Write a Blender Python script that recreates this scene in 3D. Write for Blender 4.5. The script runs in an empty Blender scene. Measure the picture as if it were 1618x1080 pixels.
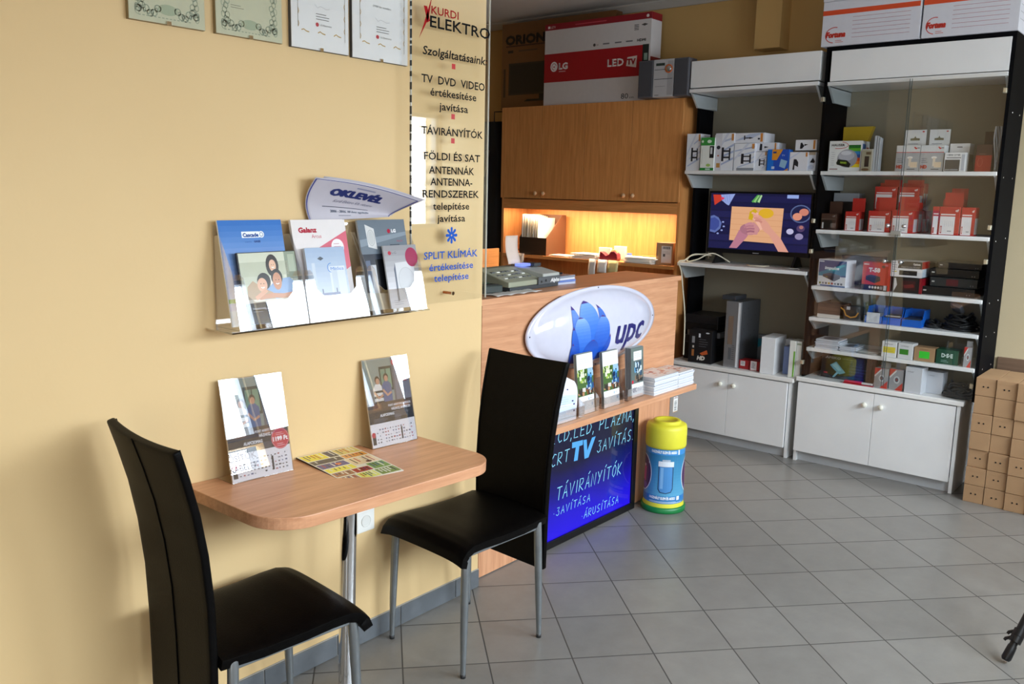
import bpy, bmesh, math, random
from mathutils import Vector, Matrix, Euler
PI = math.pi
C = bpy.context.scene.collection
sc = bpy.context.scene
random.seed(7)

# ---------------------------------------------------------------- camera
def make_camera():
    yaw, pitch, roll = [math.radians(a) for a in (39.67938, 9.82714, 1.23387)]
    cy, sy, cp, sp = math.cos(yaw), math.sin(yaw), math.cos(pitch), math.sin(pitch)
    f = Vector((cy*cp, sy*cp, -sp)); r = Vector((sy, -cy, 0)); u = r.cross(f)
    cr, sr = math.cos(roll), math.sin(roll)
    r2 = cr*r + sr*u; u2 = -sr*r + cr*u
    cam = bpy.data.cameras.new('camera'); o = bpy.data.objects.new('camera', cam); C.objects.link(o)
    o.matrix_world = Matrix(((r2.x, u2.x, -f.x, 0), (r2.y, u2.y, -f.y, 0), (r2.z, u2.z, -f.z, 1.6), (0, 0, 0, 1)))
    cam.sensor_fit = 'HORIZONTAL'; cam.sensor_width = 36.0; cam.lens = 36.0*1381.75/1618.0
    cam.clip_start = 0.05; cam.clip_end = 60
    cam.dof.use_dof = False
    sc.camera = o
make_camera()

# ---------------------------------------------------------------- exposure, world, daylight
vs = sc.view_settings
sc.display_settings.display_device = 'sRGB'
vs.view_transform = 'Standard'; vs.look = 'None'; vs.gamma = 1.0; vs.use_curve_mapping = False
vs.exposure = 0.0
sc.cycles.use_denoising = True
sc.cycles.max_bounces = 8; sc.cycles.transparent_max_bounces = 24
sc.cycles.sample_clamp_indirect = 6.0
world = bpy.data.worlds.new('world'); sc.world = world; world.use_nodes = True
wn = world.node_tree
bg = wn.nodes['Background']; bg.inputs[0].default_value = (0.80, 0.90, 1.0, 1); bg.inputs[1].default_value = 1.2

def area(name, loc, rot, sx, sy, power, col):
    l = bpy.data.lights.new(name, 'AREA'); l.shape = 'RECTANGLE'; l.size = sx; l.size_y = sy
    l.energy = power; l.color = col
    o = bpy.data.objects.new(name, l); C.objects.link(o); o.location = loc; o.rotation_euler = rot
    return o
# daylight entering by the shop window behind the camera's right hand plus an added front fill
RY = -1.00                                              # inner face of the glazed shop front
WIN = [(-0.70, 0.60), (0.85, 2.05), (2.30, 3.56), (3.64, 4.72), (5.00, 5.49)]         # its openings (x ranges)
WZ0, WZ1 = 1.27, 2.22
for k, (a, b) in enumerate(WIN):
    area('daylight', ((a+b)/2, RY-0.18, (WZ0+WZ1)/2), (PI/2, 0, 0), b-a, WZ1-WZ0, 24*(b-a)*[0.2,0.35,1.0,1.6,1.6][k], (0.80, 0.90, 1.0))
area('daylight', (2.93, RY-0.18, 1.135), (PI/2, 0, 0), 1.2, 0.17, 24*0.25, (0.85, 0.92, 1.0))      # low letterbox pane with the shop lettering
area('sky_light', (2.6, RY-2.3, 3.0), (PI/2-math.radians(48), 0, 0), 6.5, 2.4, 820, (0.82, 0.91, 1.0))
area('daylight', (-2.75, -0.5, 1.35), (PI/2, 0, -PI/2), 1.2, 2.0, 40, (0.90, 0.95, 1.0))  # unseen fill light from the front, added to brighten the cabinets face-on

# ---------------------------------------------------------------- materials
def s2l(c): return c/12.92 if c <= 0.04045 else ((c+0.055)/1.055)**2.4
def rgb(h):
    h = h.lstrip('#'); return tuple(s2l(int(h[i:i+2], 16)/255) for i in (0, 2, 4))+(1,)
_M = {}
def M(h, rough=0.5, metal=0.0, coat=0.0, spec=0.5):
    key = (h, rough, metal, coat, spec)
    if key in _M: return _M[key]
    m = bpy.data.materials.new('paint_'+h.lstrip('#')); m.use_nodes = True
    nt = m.node_tree; b = nt.nodes['Principled BSDF']
    c = rgb(h)
    n = nt.nodes.new('ShaderNodeTexNoise'); n.inputs['Scale'].default_value = 35; n.inputs['Detail'].default_value = 3
    tc = nt.nodes.new('ShaderNodeTexCoord'); nt.links.new(tc.outputs['Object'], n.inputs['Vector'])
    mx = nt.nodes.new('ShaderNodeMix'); mx.data_type = 'RGBA'
    mx.inputs[6].default_value = tuple(x*0.96 for x in c[:3])+(1,); mx.inputs[7].default_value = tuple(min(1, x*1.04) for x in c[:3])+(1,)
    nt.links.new(n.outputs['Fac'], mx.inputs[0]); nt.links.new(mx.outputs[2], b.inputs['Base Color'])
    b.inputs['Roughness'].default_value = rough; b.inputs['Metallic'].default_value = metal
    b.inputs['Coat Weight'].default_value = coat; b.inputs['Coat Roughness'].default_value = 0.08
    b.inputs['Specular IOR Level'].default_value = spec
    _M[key] = m; return m
def EM(h, s=1.0):
    key = ('e', h, s)
    if key in _M: return _M[key]
    m = bpy.data.materials.new('glow_'+h.lstrip('#')); m.use_nodes = True
    b = m.node_tree.nodes['Principled BSDF']; b.inputs['Base Color'].default_value = (0.01, 0.01, 0.01, 1)
    b.inputs['Roughness'].default_value = 0.25
    b.inputs['Emission Color'].default_value = rgb(h); b.inputs['Emission Strength'].default_value = s
    _M[key] = m; return m
def glassmat(name, tint=(0.97, 0.99, 0.98), refl=1.0, rough=0.0):
    if name in _M: return _M[name]
    m = bpy.data.materials.new(name); m.use_nodes = True; nt = m.node_tree
    nt.nodes.remove(nt.nodes['Principled BSDF']); out = nt.nodes['Material Output']
    tr = nt.nodes.new('ShaderNodeBsdfTransparent'); tr.inputs[0].default_value = tint+(1,)
    gl = nt.nodes.new('ShaderNodeBsdfGlossy'); gl.inputs['Roughness'].default_value = rough; gl.inputs[0].default_value = (1, 1, 1, 1)
    fr = nt.nodes.new('ShaderNodeFresnel'); fr.inputs[0].default_value = 1.5
    mu = nt.nodes.new('ShaderNodeMath'); mu.operation = 'MULTIPLY'; mu.inputs[1].default_value = refl; mu.use_clamp = True
    mix = nt.nodes.new('ShaderNodeMixShader')
    ge = nt.nodes.new('ShaderNodeNewGeometry'); io = nt.nodes.new('ShaderNodeMath'); io.operation = 'MULTIPLY_ADD'; io.inputs[1].default_value = 1/1.5-1.5; io.inputs[2].default_value = 1.5
    nt.links.new(ge.outputs['Backfacing'], io.inputs[0]); nt.links.new(io.outputs[0], fr.inputs[0])
    nt.links.new(fr.outputs[0], mu.inputs[0]); nt.links.new(mu.outputs[0], mix.inputs[0])
    nt.links.new(tr.outputs[0], mix.inputs[1]); nt.links.new(gl.outputs[0], mix.inputs[2]); nt.links.new(mix.outputs[0], out.inputs[0])
    _M[name] = m; return m
GLASS = glassmat('clear_glass', (0.988, 0.993, 0.990), 1.0)
ACRYL = glassmat('clear_acrylic', (0.985, 0.987, 0.992), 4.5)
WPANE = glassmat('window_glass', (0.98, 0.99, 0.99), 0.8)

def wood(name, base, dark, axis='x', rough=0.38):
    key = ('w', name, axis)
    if key in _M: return _M[key]
    m = bpy.data.materials.new(name); m.use_nodes = True; nt = m.node_tree; b = nt.nodes['Principled BSDF']
    tc = nt.nodes.new('ShaderNodeTexCoord'); mp = nt.nodes.new('ShaderNodeMapping')
    s = {'x': (2.0, 30, 30), 'y': (30, 2.0, 30), 'z': (30, 30, 2.0)}[axis]; mp.inputs['Scale'].default_value = s
    n = nt.nodes.new('ShaderNodeTexNoise'); n.inputs['Scale'].default_value = 1.6; n.inputs['Detail'].default_value = 5; n.inputs['Distortion'].default_value = 0.6
    n2 = nt.nodes.new('ShaderNodeTexNoise'); n2.inputs['Scale'].default_value = 7; n2.inputs['Detail'].default_value = 2
    ad = nt.nodes.new('ShaderNodeMath'); ad.operation = 'MULTIPLY_ADD'; ad.inputs[1].default_value = 0.35
    cr = nt.nodes.new('ShaderNodeValToRGB'); cr.color_ramp.elements[0].position = 0.45; cr.color_ramp.elements[1].position = 0.85
    cr.color_ramp.elements[0].color = rgb(dark); cr.color_ramp.elements[1].color = rgb(base)
    L = nt.links.new
    L(tc.outputs['Object'], mp.inputs[0]); L(mp.outputs[0], n.inputs['Vector']); L(mp.outputs[0], n2.inputs['Vector'])
    L(n2.outputs['Fac'], ad.inputs[0]); L(n.outputs['Fac'], ad.inputs[2]); L(ad.outputs[0], cr.inputs[0]); L(cr.outputs[0], b.inputs['Base Color'])
    b.inputs['Roughness'].default_value = rough
    _M[key] = m; return m
def beech(axis): return wood('beech_'+axis, '#dba37c', '#c48a64', axis)

def noisy(name, c1, c2, scale, rough, bump=0.0, bscale=200):
    m = bpy.data.materials.new(name); m.use_nodes = True; nt = m.node_tree; b = nt.nodes['Principled BSDF']; L = nt.links.new
    tc = nt.nodes.new('ShaderNodeTexCoord'); n = nt.nodes.new('ShaderNodeTexNoise'); n.inputs['Scale'].default_value = scale; n.inputs['Detail'].default_value = 4
    cr = nt.nodes.new('ShaderNodeValToRGB'); cr.color_ramp.elements[0].position = 0.3; cr.color_ramp.elements[1].position = 0.7
    cr.color_ramp.elements[0].color = rgb(c1); cr.color_ramp.elements[1].color = rgb(c2)
    L(tc.outputs['Object'], n.inputs['Vector']); L(n.outputs['Fac'], cr.inputs[0]); L(cr.outputs[0], b.inputs['Base Color'])
    b.inputs['Roughness'].default_value = rough
    if bump:
        n2 = nt.nodes.new('ShaderNodeTexNoise'); n2.inputs['Scale'].default_value = bscale; n2.inputs['Detail'].default_value = 2
        bp = nt.nodes.new('ShaderNodeBump'); bp.inputs['Strength'].default_value = bump; bp.inputs['Distance'].default_value = 0.002
        L(tc.outputs['Object'], n2.inputs['Vector']); L(n2.outputs['Fac'], bp.inputs['Height']); L(bp.outputs[0], b.inputs['Normal'])
    return m
WALLM = noisy('yellow_wall_paint', '#e0c08b', '#e4c591', 1.5, 0.6, 0.15, 60)
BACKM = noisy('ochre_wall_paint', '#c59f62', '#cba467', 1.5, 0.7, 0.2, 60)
CEILM = noisy('ceiling_paint', '#cfcac6', '#d6d1cc', 2, 0.8, 0.1)
BLACKL = noisy('black_leather', '#040303', '#070606', 40, 0.46, 0.25, 260)
BLACKL.node_tree.nodes['Principled BSDF'].inputs['Specular IOR Level'].default_value = 0.09
BLACKP = noisy('black_panel', '#0d0d0f', '#111113', 8, 0.6)
BLACKP.node_tree.nodes['Principled BSDF'].inputs['Specular IOR Level'].default_value = 0.02
WHITEL = noisy('white_laminate', '#e6e6e6', '#ebebea', 5, 0.35)
CARDB = noisy('kraft_card', '#a5825f', '#ad8963', 9, 0.75, 0.2, 120)
STEELP = noisy('silver_painted_steel', '#7f8487', '#888d90', 20, 0.35)
STEELP.node_tree.nodes['Principled BSDF'].inputs['Metallic'].default_value = 0.6
CHROME = M('#e8e8ea', 0.07, 1.0)

def floor_mat():
    m = bpy.data.materials.new('floor_tiles'); m.use_nodes = True; nt = m.node_tree; b = nt.nodes['Principled BSDF']; L = nt.links.new
    def math_(op, a=None, bb=None, cc=None):
        n = nt.nodes.new('ShaderNodeMath'); n.operation = op
        for i, v in enumerate((a, bb, cc)):
            if v is None: continue
            if isinstance(v, (int, float)): n.inputs[i].default_value = v
            else: L(v, n.inputs[i])
        return n.outputs[0]
    th = math.radians(-41.809); s = 0.183437*1.6; cx, cy = 1.677246*1.6, 1.543075*1.6
    tc = nt.nodes.new('ShaderNodeTexCoord'); sp = nt.nodes.new('ShaderNodeSeparateXYZ'); L(tc.outputs['Object'], sp.inputs[0])
    X = math_('SUBTRACT', sp.outputs[0], cx); Y = math_('SUBTRACT', sp.outputs[1], cy)
    ct, st = math.cos(th)/s, math.sin(th)/s
    u = math_('ADD', math_('MULTIPLY', X, ct), math_('MULTIPLY', Y, st))
    v = math_('SUBTRACT', math_('MULTIPLY', X, st), math_('MULTIPLY', Y, ct))
    def edge(t):
        f = math_('FRACT', t); a = math_('SUBTRACT', f, 0.5); a = math_('ABSOLUTE', a); return math_('SUBTRACT', 0.5, a)
    e = math_('MINIMUM', edge(u), edge(v))
    g = math_('MULTIPLY', math_('SUBTRACT', e, 0.0055), 180.0); g = math_('MINIMUM', math_('MAXIMUM', g, 0.0), 1.0)
    cb = nt.nodes.new('ShaderNodeCombineXYZ'); L(math_('FLOOR', u), cb.inputs[0]); L(math_('FLOOR', v), cb.inputs[1])
    wnn = nt.nodes.new('ShaderNodeTexWhiteNoise'); L(cb.outputs[0], wnn.inputs[0])
    n = nt.nodes.new('ShaderNodeTexNoise'); n.inputs['Scale'].default_value = 9; n.inputs['Detail'].default_value = 6; n.inputs['Roughness'].default_value = 0.7; L(tc.outputs['Object'], n.inputs['Vector'])
    k = math_('ADD', math_('MULTIPLY', wnn.outputs[0], 0.3), math_('MULTIPLY', n.outputs['Fac'], 0.9))
    cr = nt.nodes.new('ShaderNodeValToRGB'); cr.color_ramp.elements[0].position = 0.2; cr.color_ramp.elements[1].position = 0.95
    cr.color_ramp.elements[0].color = rgb('#76736f'); cr.color_ramp.elements[1].color = rgb('#8e8b86'); L(k, cr.inputs[0])
    mx = nt.nodes.new('ShaderNodeMix'); mx.data_type = 'RGBA'; L(g, mx.inputs[0]); mx.inputs[6].default_value = rgb('#494643'); L(cr.outputs[0], mx.inputs[7])
    L(mx.outputs[2], b.inputs['Base Color'])
    rr = math_('MULTIPLY_ADD', n.outputs['Fac'], 0.15, 0.24); rr2 = math_('ADD', rr, math_('MULTIPLY', math_('SUBTRACT', 1.0, g), 0.4)); L(rr2, b.inputs['Roughness'])
    bp = nt.nodes.new('ShaderNodeBump'); bp.inputs['Strength'].default_value = 0.5; bp.inputs['Distance'].default_value = 0.0015; L(g, bp.inputs['Height']); L(bp.outputs[0], b.inputs['Normal'])
    return m

# ---------------------------------------------------------------- mesh helpers
class MB:
    def __init__(s): s.v = []; s.f = []; s.mi = []; s.mats = []; s.sm = []
    def mat(s, m):
        if m not in s.mats: s.mats.append(m)
        return s.mats.index(m)
    def add(s, vs_, fs, m, smooth=False):
        o = len(s.v); s.v += [tuple(v) for v in vs_]; k = s.mat(m)
        for f in fs: s.f.append([i+o for i in f]); s.mi.append(k); s.sm.append(smooth)
    def box(s, x0, y0, z0, x1, y1, z1, m, R=None):
        x0, x1 = min(x0, x1), max(x0, x1); y0, y1 = min(y0, y1), max(y0, y1); z0, z1 = min(z0, z1), max(z0, z1)
        V = [Vector((x, y, z)) for x in (x0, x1) for y in (y0, y1) for z in (z0, z1)]
        if R is not None: V = [R @ v for v in V]
        s.add(V, [(0, 1, 3, 2), (4, 6, 7, 5), (0, 4, 5, 1), (2, 3, 7, 6), (0, 2, 6, 4), (1, 5, 7, 3)], m); return s
    def prism(s, pts, a, b, m, ax='z', smooth=False):
        n = len(pts)
        def P(p, q): return {'z': (p[0], p[1], q), 'y': (p[0], q, p[1]), 'x': (q, p[0], p[1])}[ax]
        s.add([P(p, a) for p in pts]+[P(p, b) for p in pts], [tuple(range(n))[::-1], tuple(range(n, 2*n))], m)
        o = len(s.v)-2*n; k = s.mat(m)
        for i in range(n):
            j = (i+1) % n; s.f.append([o+i, o+j, o+n+j, o+n+i]); s.mi.append(k); s.sm.append(smooth)
        return s
    def tube(s, pts, r, m, n=10, caps=True):
        pts = [Vector(p) for p in pts]; N = len(pts); rs = r if isinstance(r, (list, tuple)) else [r]*N
        ring = []; up = None
        for i, p in enumerate(pts):
            t = (pts[min(i+1, N-1)]-pts[max(i-1, 0)]).normalized()
            if up is None: up = t.orthogonal().normalized()
            up = (up - t*up.dot(t)); up = up.normalized() if up.length > 1e-6 else t.orthogonal().normalized()
            w = t.cross(up); ring.append([p+(up*math.cos(2*PI*k/n)+w*math.sin(2*PI*k/n))*rs[i] for k in range(n)])
        V = [v for q in ring for v in q]; F = [(i*n+k, i*n+(k+1) % n, (i+1)*n+(k+1) % n, (i+1)*n+k) for i in range(N-1) for k in range(n)]
        s.add(V, F, m, True)
        if caps: s.add(ring[0], [tuple(range(n))[::-1]], m); s.add(ring[-1], [tuple(range(n))], m)
        return s
    def lathe(s, prof, c, m, n=32, ax='z'):
        V = []
        for r, h in prof:
            for k in range(n):
                a = 2*PI*k/n; p = (r*math.cos(a), r*math.sin(a), h)
                if ax == 'y': p = (p[0], -p[2], p[1])
                if ax == 'x': p = (-p[2], p[0], p[1])
                V.append((c[0]+p[0], c[1]+p[1], c[2]+p[2]))
        F = [(i*n+k, i*n+(k+1) % n, (i+1)*n+(k+1) % n, (i+1)*n+k) for i in range(len(prof)-1) for k in range(n)]
        s.add(V, F, m, True)
        if prof[0][0] > 1e-5: s.add(V[:n], [tuple(range(n))[::-1]], m)
        if prof[-1][0] > 1e-5: s.add(V[-n:], [tuple(range(n))], m)
        return s
    def grid(s, fn, nu, nv, m, thick=None, smooth=True):
        V = [Vector(fn(i/nu, j/nv)) for j in range(nv+1) for i in range(nu+1)]
        F = [(j*(nu+1)+i, j*(nu+1)+i+1, (j+1)*(nu+1)+i+1, (j+1)*(nu+1)+i) for j in range(nv) for i in range(nu)]
        s.add(V, F, m, smooth); return s
    def build(s, name, parent=None, bevel=0, seg=2, loc=None, sub=0, solid=0):
        me = bpy.data.meshes.new(name); me.from_pydata(s.v, [], s.f)
        for m in s.mats: me.materials.append(m)
        me.polygons.foreach_set('material_index', s.mi); me.polygons.foreach_set('use_smooth', s.sm); me.update()
        bm = bmesh.new(); bm.from_mesh(me); bmesh.ops.recalc_face_normals(bm, faces=bm.faces); bm.to_mesh(me); bm.free()
        o = bpy.data.objects.new(name, me); C.objects.link(o)
        if parent is not None: o.parent = parent
        if loc is not None: o.location = loc
        if solid:
            q = o.modifiers.new('solid', 'SOLIDIFY'); q.thickness = solid; q.offset = 0
        if bevel:
            b = o.modifiers.new('bevel', 'BEVEL'); b.width = bevel; b.segments = seg; b.limit_method = 'ANGLE'; b.angle_limit = math.radians(40)
            b.harden_normals = False
        if sub:
            q = o.modifiers.new('sub', 'SUBSURF'); q.levels = sub; q.render_levels = sub
        return o
def part(name, parent, *boxes, m=None, bevel=0, **k):
    b = MB()
    for q in boxes: b.box(*q, m)
    return b.build(name, parent, bevel=bevel, **k)
def thing(name, label, cat, loc=(0, 0, 0), rz=0, group=None, rot=None):
    o = bpy.data.objects.new(name, None); C.objects.link(o); o.location = loc
    o.rotation_euler = rot if rot else (0, 0, rz); o.empty_display_size = 0.05
    o['label'] = label; o['category'] = cat
    if group: o['group'] = group
    return o
def tag(o, label, cat, group=None, kind=None):
    o['label'] = label; o['category'] = cat
    if group: o['group'] = group
    if kind: o['kind'] = kind
    return o
def struct(o): o['kind'] = 'structure'; return o
def dup(root, label=None, loc=None, rz=None):
    r = root.copy(); C.objects.link(r)
    if label: r['label'] = label
    if loc: r.location = loc
    if rz is not None: r.rotation_euler = (0, 0, rz)
    for ch in list(root.children):
        c = ch.copy(); C.objects.link(c); c.parent = r
        for g in list(ch.children):
            d = g.copy(); C.objects.link(d); d.parent = c
    return r

_T = {}
def text2d(body):
    if body in _T: return _T[body]
    cu = bpy.data.curves.new('t', 'FONT'); cu.body = body; cu.size = 1; cu.resolution_u = 2; cu.fill_mode = 'FRONT'
    o = bpy.data.objects.new('t', cu); C.objects.link(o)
    dg = bpy.context.evaluated_depsgraph_get(); dg.update()
    me = bpy.data.meshes.new_from_object(o.evaluated_get(dg))
    V = [(v.co.x, v.co.y) for v in me.vertices]; F = [tuple(p.vertices) for p in me.polygons]
    bpy.data.objects.remove(o); bpy.data.curves.remove(cu); bpy.data.meshes.remove(me)
    _T[body] = (V, F); return V, F
class PR:
    """printing on a surface: f(u, v, layer) gives the point; u, v are fractions of w, h"""
    def __init__(s, f, w=1, h=1, mf=None, sub=None): s.f_ = f; s.w = w; s.h = h; s.V = []; s.F = []; s.mi = []; s.mats = []; s.mf = mf or (lambda c: M(c, 0.35)); s.sub = sub
    def _add(s, V, F, c, l):
        m = c if not isinstance(c, str) else s.mf(c)
        if m not in s.mats: s.mats.append(m)
        k = s.mats.index(m); o = len(s.V); s.V += [(x, y, l) for x, y in V]
        for f in F: s.F.append([i+o for i in f]); s.mi.append(k)
    def poly(s, pts, c, l=1): s._add([(x*s.w, y*s.h) for x, y in pts], [tuple(range(len(pts)))], c, l); return s
    def rect(s, x0, y0, x1, y1, c, l=1): return s.poly([(x0, y0), (x1, y0), (x1, y1), (x0, y1)], c, l)
    def ell(s, cx, cy, rx, ry, c, l=1, n=20, a0=0, a1=2*PI):
        k = n if a1-a0 > 6.28 else n+1
        return s.poly([(cx+rx*math.cos(a0+(a1-a0)*i/n), cy+ry*math.sin(a0+(a1-a0)*i/n)) for i in range(k)], c, l)
    def ring(s, cx, cy, rx, ry, t, c, l=1, n=24, a0=0, a1=2*PI):
        pts = []
        for i in range(n+1):
            a = a0+(a1-a0)*i/n; pts.append((math.cos(a), math.sin(a)))
        V = []; 
        for a, b in pts: V.append(((cx+rx*a)*s.w, (cy+ry*b)*s.h)); V.append(((cx+rx*a)*s.w-t*a, (cy+ry*b)*s.h-t*b))
        s._add(V, [(2*i, 2*i+2, 2*i+3, 2*i+1) for i in range(n)], c, l); return s
    def line(s, pts, t, c, l=1):
        P = [Vector((x*s.w, y*s.h)) for x, y in pts]; V = []
        for i, p in enumerate(P):
            d = (P[min(i+1, len(P)-1)]-P[max(i-1, 0)]); d = d.normalized() if d.length > 0 else Vector((1, 0)); n = Vector((-d.y, d.x))*t/2
            V += [tuple(p+n), tuple(p-n)]
        s._add(V, [(2*i, 2*i+2, 2*i+3, 2*i+1) for i in range(len(P)-1)], c, l); return s
    def text(s, body, x, y, h, c, w=None, al='l', l=2, bold=0, shear=0, slope=0):
        V, F = text2d(body)
        if not V: return s
        k = h*s.h/0.72; x0 = min(v[0] for v in V); x1 = max(v[0] for v in V); wd = (x1-x0) or 1
        kx = k if w is None else w*s.w/wd
        ox = x*s.w-{'l': 0, 'c': 0.5, 'r': 1}[al]*wd*kx
        def put(dx, dy): s._add([(ox+(a-x0)*kx+b*k*shear+dx, y*s.h+b*k+dy+slope*(a-x0)*kx) for a, b in V], F, c, l)
        put(0, 0)
        if bold:
            for dx, dy in ((1, 0), (-1, 0), (0, 1), (0, -1), (.7, .7), (-.7, -.7), (.7, -.7), (-.7, .7)):
                s._add([(ox+(a-x0)*kx+b*k*shear+dx*bold*h*s.h, y*s.h+b*k+dy*bold*h*s.h+slope*(a-x0)*kx) for a, b in V], F, c, l+0.15*(1+dx))
        return s
    def lines(s, x0, x1, y, n, dy, c='#888888', t=0.004, l=1, seed=1):
        r = random.Random(seed)
        for i in range(n): s.rect(x0, y-i*dy, x0+(x1-x0)*r.uniform(0.7, 1), y-i*dy+t, c, l)
        return s
    def build(s, name='print', parent=None):
        if not s.V: return None
        me = bpy.data.meshes.new(name); me.from_pydata(s.V, [], s.F)
        for m in s.mats: me.materials.append(m)
        me.polygons.foreach_set('material_index', s.mi); me.update()
        bm = bmesh.new(); bm.from_mesh(me)
        if s.sub:
            xs = [v.co.x for v in bm.verts]; ys = [v.co.y for v in bm.verts]
            for ax, arr in ((0, xs), (1, ys)):
                t = math.ceil(min(arr)/s.sub[ax])*s.sub[ax]
                while t < max(arr):
                    no = (1, 0, 0) if ax == 0 else (0, 1, 0); co = (t, 0, 0) if ax == 0 else (0, t, 0)
                    bmesh.ops.bisect_plane(bm, geom=bm.verts[:]+bm.edges[:]+bm.faces[:], plane_co=co, plane_no=no, dist=1e-6); t += s.sub[ax]
        for v in bm.verts: v.co = Vector(s.f_(v.co.x, v.co.y, v.co.z))
        bm.to_mesh(me); bm.free(); me.update()
        o = bpy.data.objects.new(name, me); C.objects.link(o)
        if parent is not None: o.parent = parent
        return o
def plane(O, U, V, N, d=0.0004):
    O, U, V, N = Vector(O), Vector(U), Vector(V), Vector(N)
    return lambda u, v, l: O+U*u+V*v+N*(d*l)
def front(w, h, x=0.0, y0=None, z0=0.0, d=0.0004):
    """printing frame on a face looking to -X; u runs to -Y"""
    return plane((x, w/2 if y0 is None else y0, z0), (0, -1, 0), (0, 0, 1), (-1, 0, 0), d)
def side(x, y, z0=0.0):
    """face looking to -Y; u runs to +X"""
    return plane((x, y, z0), (1, 0, 0), (0, 0, 1), (0, -1, 0))

def pbox(name, label, cat, x, yl, yr, z, h, d, body, decor=None, group=None, rz=0, tab=None, sd=None, tabdecor=None, m=None, top=None):
    """a packed box; front face looks to -X; tab = (height, y0 frac, y1 frac) is a hang tab rising from its back edge"""
    w = abs(yl-yr); bm_ = m or M(body, 0.45)
    t = thing(name, label, cat, (x+d/2, (yl+yr)/2, z), rz, group)
    b = MB().box(-d/2, -w/2, 0, d/2, w/2, h, bm_); b.build('body', t, bevel=min(0.0015, d/8))
    if tab:
        th, a, c = tab; q = MB().box(d/2-0.0015, w/2-a*w, h-0.01, d/2, w/2-c*w, h+th, bm_); q.build('hang_tab', t)
        if tabdecor:
            p = PR(plane((d/2-0.0016, w/2-a*w, h), (0, -1, 0), (0, 0, 1), (-1, 0, 0)), (c-a)*w, th); tabdecor(p); p.build('print', t)
    if decor:
        p = PR(front(w, h, -d/2), w, h); decor(p); p.build('print', t)
    if sd:
        p = PR(side(-d/2, -w/2), d, h); sd(p); p.build('print', t)
    return t
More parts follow.
